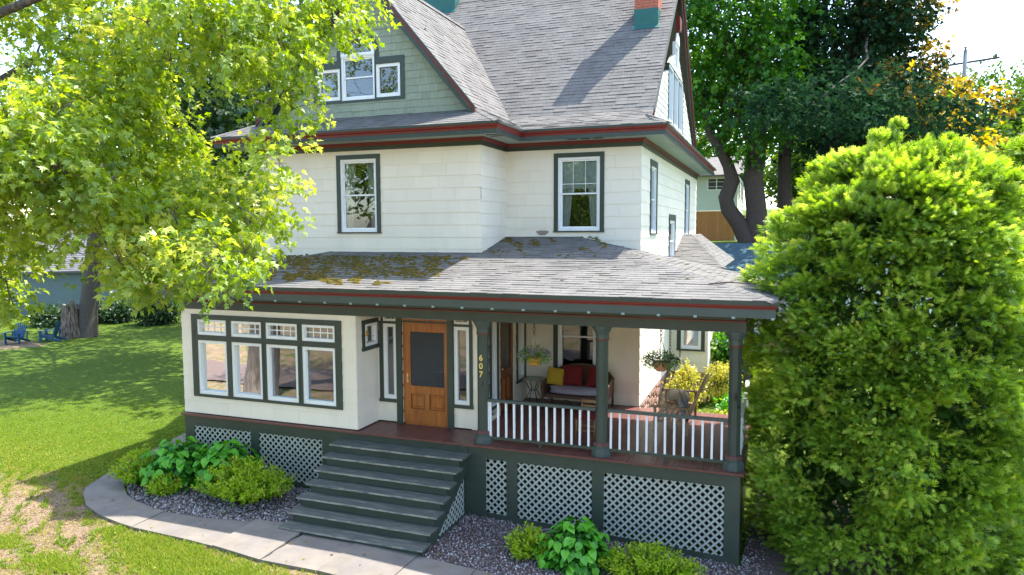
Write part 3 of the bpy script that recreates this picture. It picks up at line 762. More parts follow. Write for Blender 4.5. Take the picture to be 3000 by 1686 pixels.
for a, c in ((-6.615, -6.30), (-6.19, -5.845)):
    pb = B(); x0_, x1_ = a + 0.045, c - 0.045
    pb.add([(x0_, dy0 + 0.022, 0.37), (x1_, dy0 + 0.022, 0.37), (x1_, dy0 + 0.022, 0.61), (x0_, dy0 + 0.022, 0.61), (x0_ + 0.02, dy0 + 0.004, 0.39), (x1_ - 0.02, dy0 + 0.004, 0.39), (x1_ - 0.02, dy0 + 0.004, 0.59), (x0_ + 0.02, dy0 + 0.004, 0.59)], [(4, 5, 6, 7), (0, 1, 5, 4), (1, 2, 6, 5), (2, 3, 7, 6), (3, 0, 4, 7)])
    pb.make('door_panel', M_DOOR, D_)
    mb = B()
    for q in ((a, a + 0.012, 0.325, 0.655), (c - 0.012, c, 0.325, 0.655)): mb.box(q[0], q[1], dy0 - 0.006, dy0 + 0.02, q[2], q[3])
    mb.box(a + 0.012, c - 0.012, dy0 - 0.006, dy0 + 0.02, 0.325, 0.337); mb.box(a + 0.012, c - 0.012, dy0 - 0.006, dy0 + 0.02, 0.643, 0.655)
    mb.make('panel_moulding', M_DOOR2, D_)
B().box(-6.615, -5.845, dy0 + 0.02, dy0 + 0.024, 0.815, 1.945).make('screen_pane', M_SCREEN, D_)
hb = B().box(-6.70, -6.665, dy0 - 0.012, dy0, 0.88, 1.06).lathe((-6.675, dy0 - 0.04, 0.97), [(0.0, -0.025), (0.024, -0.01), (0.024, 0.01), (0.0, 0.025)], 8)
hb.make('door_handle', M_METAL, D_)
b = B(); b.box(-6.80, -6.735, YD - 0.005, YD + 0.05, 0.03, 2.13); b.box(-6.735, -5.775, YD - 0.005, YD + 0.05, 2.10, 2.13); b.box(-6.74, -5.77, YD - 0.03, YD + 0.06, 0.0, 0.03)
b.make('door_frame', M_DOOR, house)
tr = B().box(-6.80, -5.765, YD + 0.0, YD + 0.03, 2.165, 2.20).box(-6.80, -5.765, YD, YD + 0.03, 2.37, 2.42).box(-6.30, -6.26, YD, YD + 0.03, 2.20, 2.37).make('transom', M_DOOR, house)
B().box(-6.80, -5.765, YD + 0.012, YD + 0.016, 2.20, 2.37).make('pane', M_GLASS, tr)
# wall of the vestibule facing the open porch, with the inner door
vw = lambda y: y - YD
wall((XV, YD), SX, SR, Y2 - YD, 0.0, 2.5, holes=[(vw(1.62), vw(1.95), 0.1, 2.4), (vw(2.15), vw(2.98), 0.0, 2.45), (vw(3.25), vw(3.72), 0.52, 2.4)])
window((XV, YD), SX, SR, vw(1.62), vw(1.95), 0.30, 2.4, 'fixed', casing=0.10, bottom=0.05)
window((XV, YD), SX, SR, vw(3.25), vw(3.72), 0.55, 2.4, 'fixed', casing=0.08, bottom=0.06)
d2 = B()
for q in ((2.15, 2.29, 0.02, 2.4), (2.84, 2.98, 0.02, 2.4), (2.29, 2.84, 2.22, 2.4), (2.29, 2.84, 0.78, 0.95), (2.29, 2.84, 0.02, 0.22), (2.53, 2.60, 0.22, 0.78)): d2.box(XV - 0.05, XV - 0.005, q[0], q[1], q[2], q[3])
d2.box(XV - 0.04, XV - 0.03, 2.29, 2.84, 0.22, 0.78)
D2 = d2.make('inner_door', M_DOOR2, house)
for a, c in ((2.32, 2.50), (2.63, 2.81)): B().box(XV - 0.034, XV - 0.012, a, c, 0.27, 0.73).make('door_panel', M_DOOR, D2)
B().box(XV - 0.03, XV - 0.026, 2.29, 2.84, 0.95, 2.22).make('pane', M_GLASS, D2)
B().lathe((XV + 0.03, 2.24, 1.0), [(0.0, -0.03), (0.028, -0.01), (0.028, 0.01), (0, 0.03)], 8).make('door_knob', M_METAL, D2)

# --- front gable: shingled triangle, three windows
gsl = (GZ - 6.71) / (gr - GX)
out_g = [(gl - X0, 6.68), (gr - X0, 6.68), (GX - X0, GZ + 0.02)]
gh = [(wl(-9.99), wl(-9.34), 7.11, 7.84), (wl(-9.31), wl(-8.40), 7.09, 8.58), (wl(-8.37), wl(-7.73), 7.11, 7.86)]
# the arch is cut as stepped openings hidden behind the band
gh2 = [gh[0], gh[2], (wl(-9.31), wl(-8.40), 7.09, 8.14), (wl(-9.22), wl(-8.49), 8.14, 8.38), (wl(-9.08), wl(-8.63), 8.38, 8.52)]
wall((X0, GY), FX, FR, gr - X0, 6.66, GZ + 0.02, holes=gh2, course=0.165, length=0.24, material=M_SHAKE, jitter=True, outline=out_g, s0=gl - X0)
window((X0, GY), FX, FR, *gh[0], 'fixed', casing=0.001, bottom=False, glassm=M_GLASS_UP, frame_w=0.07, head=0.001)
window((X0, GY), FX, FR, *gh[2], 'fixed', casing=0.001, bottom=False, glassm=M_GLASS_UP, frame_w=0.07, head=0.001)
cx_, cz_, ra = -8.855, 8.13, 0.455
W_ = window((X0, GY), FX, FR, wl(-9.31), wl(-8.40), 7.09, 8.10, 'sash', casing=0.001, bottom=False, frame_w=0.05, head=0.001)
def arch_ring(r0, r1, y0, y1, name, m, parent, a0=0.0, a1=math.pi, n=18):
    vs, fs = [], []
    for i in range(n + 1):
        t = a0 + (a1 - a0) * i / n
        for r_ in (r0, r1):
            for y_ in (y0, y1): vs.append((cx_ + r_ * math.cos(t), y_, cz_ + r_ * math.sin(t)))
    for i in range(n):
        k, j = i * 4, i * 4 + 4
        fs += [(k, j, j + 2, k + 2), (k + 1, k + 3, j + 3, j + 1), (k + 2, j + 2, j + 3, k + 3), (k, k + 1, j + 1, j)]
    fs += [(0, 2, 3, 1), (n * 4, n * 4 + 1, n * 4 + 3, n * 4 + 2)]
    return B().add(vs, fs).make(name, m, parent)
arch_ring(ra - 0.075, ra, GY - 0.03, GY + 0.05, 'arch_frame', M_WHITE, W_)
B().box(cx_ - ra, cx_ + ra, GY - 0.028, GY + 0.05, cz_ - 0.05, cz_ + 0.035).make('arch_rail', M_WHITE, W_)
B().prism([(cx_ + 0.385 * math.cos(t), GY + 0.035, cz_ + 0.02 + 0.365 * math.sin(t)) for t in [k * math.pi / 14 for k in range(15)]], (0, 0.004, 0)).make('pane', M_GLASS_UP, W_)
band = B()
band_y0, band_y1 = GY - 0.022, GY + 0.02
band.box(-10.10, -9.991, band_y0, band_y1, 7.03, 8.02); band.box(-9.99, -9.341, band_y0, band_y1, 7.842, 8.02); band.box(-9.34, -9.311, band_y0, band_y1, 7.03, 8.13)
band.box(-8.399, -8.371, band_y0, band_y1, 7.03, 8.13); band.box(-8.37, -7.731, band_y0, band_y1, 7.862, 8.02); band.box(-7.73, -7.62, band_y0, band_y1, 7.03, 8.02)
band.box(-9.99, -9.341, band_y0, band_y1, 7.03, 7.108); band.box(-9.31, -8.40, band_y0, band_y1, 7.03, 7.088); band.box(-8.37, -7.731, band_y0, band_y1, 7.03, 7.108)
band.box(-9.42, -9.341, band_y0 + 0.002, band_y1, 8.021, 8.13); band.box(-8.370, -8.29, band_y0 + 0.002, band_y1, 8.021, 8.13)
band.make('window_surround', M_GREEN, house)
arch_ring(ra + 0.002, ra + 0.115, band_y0 - 0.001, band_y1, 'arch_surround', M_GREEN, house)
B().prism([(cx_ - 0.06, GY - 0.05, cz_ + ra), (cx_ + 0.06, GY - 0.05, cz_ + ra), (cx_ + 0.10, GY - 0.05, cz_ + ra + 0.26), (cx_ - 0.10, GY - 0.05, cz_ + ra + 0.26)], (0, 0.06, 0)).make('keystone', M_RED, house)
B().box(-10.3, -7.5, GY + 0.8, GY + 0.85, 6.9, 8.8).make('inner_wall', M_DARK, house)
# rake boards of the front gable
def rake(p, q, name, w, t, m, off, d):
    """board hanging w below the line p-q, from d to d+t in front of the gable"""
    p, q = Vector(p), Vector(q); dn = Vector((0, 0, -1))
    return B().prism([p + dn * off, q + dn * off, q + dn * (off + w), p + dn * (off + w)], d)
for sx in (1, -1):
    px_, qx = (gr, GX) if sx > 0 else (gl, GX)
    for nm, off, w, y0, th, m in (('rake_edge', 0.02, 0.06, -0.300, 0.04, M_GREEN), ('rake_moulding', 0.08, 0.085, -0.285, 0.04, M_RED), ('rake_board', 0.165, 0.17, -0.26, 0.04, M_GREEN), ('rake_soffit', 0.115, 0.02, -0.245, 0.26, M_GREEN), ('rake_trim', 0.16, 0.24, -0.02, 0.022, M_GREEN)):
        B().prism([(px_ + sx * 0.06, GY + y0, 6.71 - 0.06 * gsl + 0.1 - off), (qx, GY + y0, GZ + 0.1 - off), (qx, GY + y0, GZ + 0.1 - off - w), (px_ + sx * 0.06, GY + y0, 6.71 - 0.06 * gsl + 0.1 - off - w)], (0, th, 0)).make(nm, m, house)
# --- right side gable
out_r = [(4.95 - Y2, 6.66), (2 * YR - 4.95 - Y2, 6.66), (YR - Y2, ZR - 0.02)]
rh = [(7.86, 8.9, 6.98, 8.52), (8.9, 9.95, 6.98, 8.52), (9.95, 11.0, 6.98, 8.52)]
wall((X2, Y2), SX, SR, 2 * YR - 4.95 - Y2, 6.40, ZR, holes=[(ws(a), ws(b), c, d) for a, b, c, d in rh] + [(ws(9.1), ws(9.8), 8.60, 9.35)], course=0.165, length=0.24, material=M_SHAKE2, jitter=True, outline=[(4.05 - Y2, 6.2), (2 * YR - 4.05 - Y2, 6.2), (2 * YR - 4.95 - Y2, 6.7), (YR - Y2, ZR - 0.02), (4.95 - Y2, 6.7)], s0=0.1)
for a, b_, c, d in rh: window((X2, Y2), SX, SR, ws(a), ws(b_), c, d, 'fixed', casing=0.001, bottom=False, frame_w=0.07, deep=0.02, glassm=M_SCREENED, head=0.001)
window((X2, Y2), SX, SR, ws(9.1), ws(9.8), 8.60, 9.35, 'fixed', casing=0.02, bottom=False, frame_w=0.08, deep=0.02, glassm=M_SCREENED, head=0.02, cas_mat=M_WHITE)
B().add([(X2 + 0.015, 9.1, 9.38), (X2 + 0.015, 9.8, 9.38), (X2 + 0.015, 9.68, 9.62), (X2 + 0.015, 9.45, 9.70), (X2 + 0.015, 9.22, 9.62), (X2 + 0.05, 9.1, 9.38), (X2 + 0.05, 9.8, 9.38), (X2 + 0.05, 9.68, 9.62), (X2 + 0.05, 9.45, 9.70), (X2 + 0.05, 9.22, 9.62)], [(5, 6, 7, 8, 9), (0, 1, 6, 5), (1, 2, 7, 6), (2, 3, 8, 7), (3, 4, 9, 8), (4, 0, 5, 9)]).make('arch_top', M_WHITE, house)
B().prism([(X2 + 0.02, 9.30, 9.72), (X2 + 0.02, 9.60, 9.72), (X2 + 0.02, 9.72, 10.1), (X2 + 0.02, 9.18, 10.1)], (0.10, 0, 0)).make('keystone', M_RED, house)
for sg in (1, -1):
    ya = YR - sg * (YR - 4.93)
    for nm, off, w, x0_, th, m in (('rake_edge', 0.0, 0.06, 0.085, 0.05, M_GREEN), ('rake_moulding', 0.06, 0.10, 0.075, 0.045, M_RED), ('rake_board', 0.16, 0.16, 0.02, 0.05, M_GREEN)):
        B().prism([(X2 + x0_, ya, 6.82 - off), (X2 + x0_, YR, ZR - off), (X2 + x0_, YR, ZR - off - w), (X2 + x0_, ya, 6.82 - off - w)], (th, 0, 0)).make(nm, m, house)
# closing walls on the far left
B().add([(X0, 4.9, 6.3), (X0, 2 * YR - 4.9, 6.3), (X0, YR, ZR - 0.1)], [(0, 1, 2)]).make('wall', M_SHAKE, house)

# --- chimneys
def chimney(x0, x1, y0, y1, z0, z1, flash_z, label_teal=True):
    core = B().box(x0 + 0.012, x1 - 0.012, y0 + 0.012, y1 - 0.012, z0, z1).make('chimney', M_MORTAR, house)
    ch = 0.078; z = z0; r = 0; pcs = []
    while z < z1 - 0.02:
        for (ax, a, b_, face) in (('x', x0, x1, y0), ('y', y0, y1, x1), ('x', x0, x1, y1), ('y', y0, y1, x0)):
            n = max(1, round((b_ - a) / 0.215)); bl = (b_ - a) / n; s = a - (bl / 2 if r % 2 else 0)
            while s < b_ - 0.01:
                p, q = max(a, s) + 0.005, min(b_, s + bl) - 0.005; s += bl
                if q - p < 0.03: continue
                e = random.uniform(0, 0.004)
                if ax == 'x':
                    f0, f1 = (face - e, face + 0.02) if face == y0 else (face - 0.02, face + e)
                    b = B().box(p, q, f0, f1, z + 0.005, z + ch - 0.005)
                else:
                    f0, f1 = (face - e, face + 0.02) if face == x0 else (face - 0.02, face + e)
                    b = B().box(f0, f1, p, q, z + 0.005, z + ch - 0.005)
                pcs.append(((p, f0, z), b.v, b.f))
        z += ch; r += 1
    emit_pieces(pcs, 'brick', M_BRICK, core, 150, 'bricks')
    B().box(x0 - 0.05, x1 + 0.05, y0 - 0.05, y1 + 0.05, z1, z1 + 0.12).make('chimney_cap', M_MORTAR, core)
    fb = B().box(x0 - 0.015, x1 + 0.015, y0 - 0.018, y1 + 0.015, z0, flash_z)
    s = (ZR - 6.81) / (YR - 4.915); yb_ = y0 - 0.02; zb_ = 6.81 + s * (yb_ - 4.915)
    fb.add([(x0 - 0.06, yb_ - 0.12, zb_ - 0.12 * s + 0.03), (x1 + 0.06, yb_ - 0.12, zb_ - 0.12 * s + 0.03), (x1 + 0.06, yb_ + 0.03, zb_ + 0.03 * s + 0.03), (x0 - 0.06, yb_ + 0.03, zb_ + 0.03 * s + 0.03)], [(0, 1, 2, 3)])
    fb.make('chimney_flashing', M_TEAL, core)
chimney(-3.30, -2.68, 7.62, 8.25, 9.2, 12.1, 9.93)
chimney(-10.5, -9.35, 9.2, 10.2, 10.9, 14.0, 11.75)

# --- porch floor, skirt, lattice
XD = [(-11.87, 0.0), (0.0, 3.85)]
fl = B().box(XL + 0.05, -0.05, 0.07, 3.84, -0.16, -0.034).make('porch_floor', M_GREEN, house)
x = XS - 0.02; i = 0
bw = 0.098
while x < -0.02:
    y0_ = -0.03 + random.uniform(-0.004, 0.004); y1_ = 3.93 if x < X2 - 0.1 else 3.86
    if XS <= x < XV - 0.1: y1_ = YD + 0.02
    B().box(x + 0.002, min(x + bw - 0.002, 0.02), y0_, y1_, -0.034, random.uniform(-0.002, 0.0015)).make('deck_board', M_DECK, fl); x += bw
B().box(XL - 0.03, XS - 0.022, -0.03, YS + 0.02, -0.034, 0.002).make('deck_edge', M_DECK, house)
B().box(-0.01, 0.03, -0.03, 3.86, -0.05, -0.036).make('deck_edge', M_DECK, house)
SK = 0.03
def lattice(x0, x1, zt0, zt1, zb0, zb1, y, axis='x', pitch=0.0985, w=0.034, tri=None):
    """lattice panel; tops and bottoms may slope"""
    q = [(x0, zb0), (x1, zb1), (x1, zt1), (x0, zt0)] if tri is None else tri
    if axis == 'x': P3 = lambda s, z, d: (s, y + d, z)
    else: P3 = lambda s, z, d: (y - d, s, z)
    zmin, zmax = min(p[1] for p in q), max(p[1] for p in q); smin, smax = min(p[0] for p in q), max(p[0] for p in q)
    H = zmax - zmin; bk = B()
    par_b = B()
    for i in range(len(q)):
        p_, r_ = q[i], q[(i + 1) % len(q)]
        par_b.bar(P3(*p_, 0.027), P3(*r_, 0.027), 0.014, 0.014, up=(0, 1, 0) if axis == 'x' else (1, 0, 0))
    par = par_b.make('lattice_panel', M_GREEN, house)
    step = pitch * math.sqrt(2)
    for sg, d0, d1 in ((1, 0.0, 0.008), (-1, 0.0085, 0.0165)):
        s = smin - H - step
        while s < smax + H + step:
            a = (s, zmin) if sg > 0 else (s, zmax); b_ = (s + H + 0.2, zmin + H + 0.2) if sg > 0 else (s + H + 0.2, zmax - H - 0.2)
            hw = w / 2 * math.sqrt(2)
            C = clip_poly([(a[0] - hw, a[1]), (a[0] + hw, a[1]), (b_[0] + hw, b_[1]), (b_[0] - hw, b_[1])] if sg > 0 else [(a[0] - hw, a[1]), (b_[0] - hw, b_[1]), (b_[0] + hw, b_[1]), (a[0] + hw, a[1])], q)
            s += step
            if len(C) < 3 or area2(C) < 2e-4: continue
            n = len(C)
            vs = [P3(p, z, d0) for p, z in C] + [P3(p, z, d1) for p, z in C]
            me = bpy.data.meshes.new('lattice_strip'); me.from_pydata(vs, [], [tuple(range(n)), tuple(range(2 * n - 1, n - 1, -1))] + [(k, n + k, n + (k + 1) % n, (k + 1) % n) for k in range(n)])
            link('lattice_strip', me, M_LATT, par)
def zbot(x): return -1.35 - 0.245 * max(0, min(1, (x + 6) / 6))
panels = [(-11.57, -10.03), (-9.81, -8.22), (-4.585, -4.175), (-3.955, -2.545), (-2.33, -0.28)]
for a, b_ in panels: lattice(a, b_, -0.262, -0.262, (zbot(a) + 0.12), (zbot(b_) + 0.12), SK + 0.01)
sk = B(); sk.box(XL + 0.03, -0.03, SK, SK + 0.03, -0.262, -0.036)
edges = [XL + 0.03] + [p for ab in panels for p in ab] + [-0.03]
for k in range(0, len(edges), 2):
    a, b_ = edges[k], edges[k + 1]; sk.box(a, b_, SK, SK + 0.03, (zbot(b_)), -0.2621)
for a, b_ in panels:
    sk.prism([(a, SK, zbot(a) + 0.12), (b_, SK, zbot(b_) + 0.12), (b_, SK, zbot(b_)), (a, SK, zbot(a))], (0, 0.03, 0))
sk.box(-0.06, -0.03, SK + 0.0301, 3.85, -1.56, -0.036); sk.box(XL + 0.03, XL + 0.06, SK + 0.031, 3.4, -1.35, -0.036)
sk.make('porch_skirt', M_GREEN, house)
B().box(XL + 0.1, -0.2, 1.1, 1.12, -1.7, -0.2).make('crawl_space_shade', M_DARK, house)  # dark sheet behind the lattice, shade under the porch painted in
B().box(-5.06, -4.95, SK - 0.02, SK - 0.001, -1.5, -0.036).make('skirt_post', M_GREEN, house)

# --- steps
xl_, xr_ = -7.76, -4.885
stringers = []
for xx in (xl_ + 0.085, xr_ - 0.115):
    S_ = B()
    zl = lambda yv: max(-1.42, -0.33 + yv * 0.60)
    for k in range(7):
        z = -0.174 * (k + 1) - 0.04; yn = -0.335 - 0.266 * k; yp = 0.0 if k == 0 else yn + 0.266
        S_.prism([(xx, yp, z), (xx, yn, z), (xx, yn, max(-1.42, zl(yn) - 0.22)), (xx, yp, max(-1.42, zl(yp) - 0.22))], (0.03, 0, 0))
    S_.box(xx + 0.0002, xx + 0.0298, -1.9, -0.02, -1.50 if xx > -6 else -1.45, -1.36)
    stringers.append(S_)
stp = B().bar(((xl_ + xr_) / 2, -0.05, -0.42), ((xl_ + xr_) / 2, -1.85, -1.45), 0.05, 0.16).make('steps', M_GREEN, house)
for S_ in stringers: S_.make('stringer', M_GREEN, stp)
for k in range(7):
    z = -0.174 * (k + 1); yn = -0.377 - 0.266 * k; yb_ = (0.02 if k == 0 else yn + 0.305)
    b = B(); j = random.uniform(-0.004, 0.004)
    b.box(xl_, xr_, yn, yb_, z - 0.036 + j, z + j); b.make('tread', M_TREAD, stp)
    e = B().box(xl_ + 0.002, xr_ - 0.002, yn - 0.004, yn + 0.001, z - 0.033 + j, z - 0.001 + j); e.make('tread_edge', M_NOSE, stp)
    B().box(xl_ + 0.116, xr_ - 0.116, yn + 0.045, yn + 0.065, z - (0.21 if k == 6 else 0.174), z - 0.037).make('riser', M_GREEN, stp)
lattice(0, 0, 0, 0, 0, 0, xr_ - 0.125, axis='y', tri=[(-0.02, -1.36), (-0.02, -0.62), (-1.62, -1.36)][::-1] if False else [(-1.60, -1.36), (-0.03, -1.36), (-0.03, -0.50)])
B().box(xl_ + 0.2, xr_ - 0.2, -0.1, -0.08, -1.5, -0.3).make('crawl_space_shade', M_DARK, house)  # dark sheet under the steps, painted shade

# --- columns
def column(cx, cy, name='column'):
    c = B().lathe((cx, cy, 0.24), [(0.108, 0.0), (0.108, 1.84)], 8, False, math.pi / 8).make(name, M_GREEN, house)
    for nm, z0, prof, m in (('column_base', 0, [(0.185, 0), (0.185, 0.07), (0.165, 0.09), (0.165, 0.15), (0.14, 0.16), (0.14, 0.19)], M_GREEN2),
                            ('base_ring', 0.19, [(0.150, 0), (0.150, 0.025), (0.118, 0.05)], mat('base_ring_paint', (0.13, 0.05, 0.045), 0.5, 0.05)),
                            ('capital_band', 2.08, [(0.108, 0), (0.128, 0.0), (0.128, 0.022), (0.108, 0.022)], M_RED),
                            ('capital', 2.102, [(0.120, 0), (0.120, 0.085), (0.132, 0.10), (0.132, 0.12), (0.150, 0.13), (0.150, 0.15), (0.165, 0.16), (0.165, 0.18), (0.185, 0.19), (0.185, 0.228)], M_GREEN2)):
        B().lathe((cx, cy, z0), prof, 8, False, math.pi / 8).make(nm, m, c)
    return c
CY = 0.225
cols = [column(-4.705, CY), column(-2.415, CY), column(-0.155, CY), column(-0.06, 3.72)]
# house numbers
def glyph_mesh(ch, size):
    cu = bpy.data.curves.new('digit', 'FONT'); cu.body = ch; cu.size = size; cu.extrude = 0.004; cu.offset = 0.0035; cu.align_x = 'CENTER'
    o = bpy.data.objects.new('digit', cu); COL.objects.link(o)
    dg = bpy.context.evaluated_depsgraph_get(); me = bpy.data.meshes.new_from_object(o.evaluated_get(dg)); bpy.data.objects.remove(o)
    return me
for i, ch in enumerate('607'):
    me = glyph_mesh(ch, 0.155); T = Matrix.Translation((-4.705, CY - 0.110, 1.585 - 0.155 * i)) @ Matrix.Rotation(R(90), 4, 'X')
    me.transform(T); o = link('house_number_digit', me, mat('gold_digit', (0.72, 0.55, 0.16), 0.35, 0.1, metal=0.3), cols[0])
hk = B().tube([(-4.66, CY - 0.11, 1.19), (-4.655, CY - 0.15, 1.17), (-4.655, CY - 0.14, 1.12), (-4.665, CY - 0.11, 1.13)], 0.008, 5); hk.make('hook', M_IRON, cols[0])
hk = B().tube([(-0.13, CY - 0.11, 1.27), (-0.13, CY - 0.16, 1.25), (-0.10, CY - 0.17, 1.14), (-0.07, CY - 0.13, 1.08), (-0.11, CY - 0.12, 1.08)], 0.011, 5).box(-0.15, -0.11, CY - 0.13, CY - 0.10, 1.2, 1.32); hk.make('hook', M_IRON, cols[2])

# --- railings
def railing(a, b_, n, xs=None, side=False):
    ax, ay = a; bx_, by_ = b_
    top = B().bar((ax, ay, 0.825), (bx_, by_, 0.825), 0.075, 0.05).make('railing', M_GREEN2 if not side else M_WHITE, house)
    B().bar((ax, ay, 0.115), (bx_, by_, 0.115), 0.05, 0.05).make('bottom_rail', M_GREEN, top)
    for i in range(n):
        t = (i + 0.5) / n
        x_ = xs[i] if xs else ax + (bx_ - ax) * t; y_ = ay + (by_ - ay) * t
        jx = random.uniform(-0.004, 0.004)
        B().bar((x_ + jx, y_, 0.14), (x_, y_, 0.80), 0.036, 0.036, up=(0, 1, 0)).make('baluster', M_BAL, top)
    mx, my = (ax + bx_) / 2, (ay + by_) / 2
    B().box(mx - 0.025, mx + 0.025, my - 0.02, my + 0.02, 0.0, 0.09).make('rail_foot', M_GREEN, top)
railing((-4.60, CY - 0.03), (-2.52, CY - 0.03), 13, [-4.55 + 0.1583 * k for k in range(13)])
railing((-2.31, CY - 0.03), (-0.26, CY - 0.03), 13, [-2.24 + 0.1575 * k for k in range(13)])
railing((-0.06, CY + 0.1), (-0.06, 3.62), 20, side=True)
B().box(-4.60, -4.575, CY - 0.04, CY - 0.01, 0.14, 0.80).make('baluster', M_BAL, house)
for x_, z_ in ((-9.6, 2.45),): pass

# ------------------------------------------------------------------ ground
def ground_material():
    m = bpy.data.materials.new('lawn_soil'); m.use_nodes = True
    n, l = m.node_tree.nodes, m.node_tree.links; b = n['Principled BSDF']; b.inputs['Roughness'].default_value = 0.95; b.inputs['Specular IOR Level'].default_value = 0.15
    at = n.new('ShaderNodeAttribute'); at.attribute_name = 'tint'          # share of bare soil
    tc = n.new('ShaderNodeTexCoord')
    n1 = n.new('ShaderNodeTexNoise'); n1.inputs['Scale'].default_value = 1.6; n1.inputs['Detail'].default_value = 9; n1.inputs['Roughness'].default_value = 0.72
    n2 = n.new('ShaderNodeTexNoise'); n2.inputs['Scale'].default_value = 22; n2.inputs['Detail'].default_value = 5; n2.inputs['Roughness'].default_value = 0.7
    n3 = n.new('ShaderNodeTexNoise'); n3.inputs['Scale'].default_value = 0.5; n3.inputs['Detail'].default_value = 3
    for q in (n1, n2, n3): l.new(tc.outputs['Object'], q.inputs['Vector'])
    add = n.new('ShaderNodeMath'); add.operation = 'ADD'; l.new(at.outputs['Fac'], add.inputs[0])
    m1 = n.new('ShaderNodeMath'); m1.operation = 'MULTIPLY_ADD'; m1.inputs[1].default_value = 1.1; m1.inputs[2].default_value = -0.55; l.new(n1.outputs[0], m1.inputs[0]); l.new(m1.outputs[0], add.inputs[1])
    mr = n.new('ShaderNodeMapRange'); mr.inputs[1].default_value = 0.42; mr.inputs[2].default_value = 0.56; l.new(add.outputs[0], mr.inputs[0])
    cr = n.new('ShaderNodeValToRGB'); e = cr.color_ramp.elements; e[0].position = 0.3; e[0].color = (0.036, 0.088, 0.006, 1); e[1].position = 0.72; e[1].color = (0.125, 0.168, 0.018, 1)
    l.new(n2.outputs[0], cr.inputs[0])
    cs = n.new('ShaderNodeValToRGB'); e = cs.color_ramp.elements; e[0].position = 0.34; e[0].color = (0.150, 0.098, 0.055, 1); e[1].position = 0.62; e[1].color = (0.31, 0.225, 0.142, 1)
    l.new(n2.outputs[0], cs.inputs[0])
    mx = n.new('ShaderNodeMix'); mx.data_type = 'RGBA'; l.new(mr.outputs[0], mx.inputs['Factor']); l.new(cr.outputs[0], mx.inputs[6]); l.new(cs.outputs[0], mx.inputs[7])
    hs = n.new('ShaderNodeHueSaturation'); l.new(mx.outputs[2], hs.inputs['Color'])
    m3 = n.new('ShaderNodeMapRange'); m3.inputs[3].default_value = 0.75; m3.inputs[4].default_value = 1.25; l.new(n3.outputs[0], m3.inputs[0]); l.new(m3.outputs[0], hs.inputs['Value'])
    l.new(hs.outputs[0], b.inputs['Base Color'])
    n4 = n.new('ShaderNodeTexNoise'); n4.inputs['Scale'].default_value = 7; n4.inputs['Detail'].default_value = 12; n4.inputs['Roughness'].default_value = 0.85; l.new(tc.outputs['Object'], n4.inputs['Vector'])
    m4 = n.new('ShaderNodeMapRange'); m4.inputs[1].default_value = 0.36; m4.inputs[2].default_value = 0.64; m4.inputs[3].default_value = 0.55; m4.inputs[4].default_value = 1.45; l.new(n4.outputs[0], m4.inputs[0])
    mm = n.new('ShaderNodeMath'); mm.operation = 'MULTIPLY'; l.new(m3.outputs[0], mm.inputs[0]); l.new(m4.outputs[0], mm.inputs[1]); l.new(mm.outputs[0], hs.inputs['Value'])
    bp = n.new('ShaderNodeBump'); bp.inputs['Strength'].default_value = 1.0; bp.inputs['Distance'].default_value = 0.05; l.new(n4.outputs[0], bp.inputs['Height']); l.new(bp.outputs[0], b.inputs['Normal'])
    return m
def soil(x, y):
    """share of bare soil in the lawn"""
    a = np.exp(-(((x + 13.6) / 4.6) ** 2 + ((y + 4.2) / 3.5) ** 2) ** 1.8)
    b = np.exp(-(((x + 34.5) / 3.0) ** 2 + ((y - 11.2) / 1.6) ** 2) ** 2)
    c = sm((-0.3 - y) / 1.6) * 0.56
    return np.clip(np.maximum(np.maximum(a * 0.78, c), b * 0.8), 0, 1)
gx = np.sinh(np.linspace(-3.6, 3.6, 190)) * 9.0 - 9; gy = np.sinh(np.linspace(-3.3, 3.6, 190)) * 9.0 - 1
XX, YY = np.meshgrid(gx, gy); ZZ = ground_z(XX, YY)
ZZ = ZZ + 0.012 * np.sin(XX * 5.1 + YY * 2) * np.sin(YY * 4.3) * (np.abs(XX) < 30)
under = (XX > XL + 0.3) & (XX < -0.3) & (YY > 0.3) & (YY < 14)
ZZ = np.where(under, ZZ - 0.25, ZZ)
Vg = np.stack([XX, YY, ZZ], -1).reshape(-1, 3); ii = np.arange(189)[:, None] * 190 + np.arange(189)[None]; ii = ii.ravel()
Fg = np.stack([ii, ii + 1, ii + 191, ii + 190], 1)
gr_o = big_mesh('ground', Vg, Fg, ground_material(), tint=soil(Vg[:, 0], Vg[:, 1])); tag(gr_o, kind='structure')
# street behind the camera, seen only in the windows
road = B().add([(-90, -10.6, -1.30), (60, -10.6, -1.30), (60, -7.6, -1.30), (-90, -7.6, -1.30)], [(0, 1, 2, 3)]).make('road', mat('worn_asphalt', (0.15, 0.105, 0.085), 0.9, 0.1, 1)); tag(road, kind='structure')

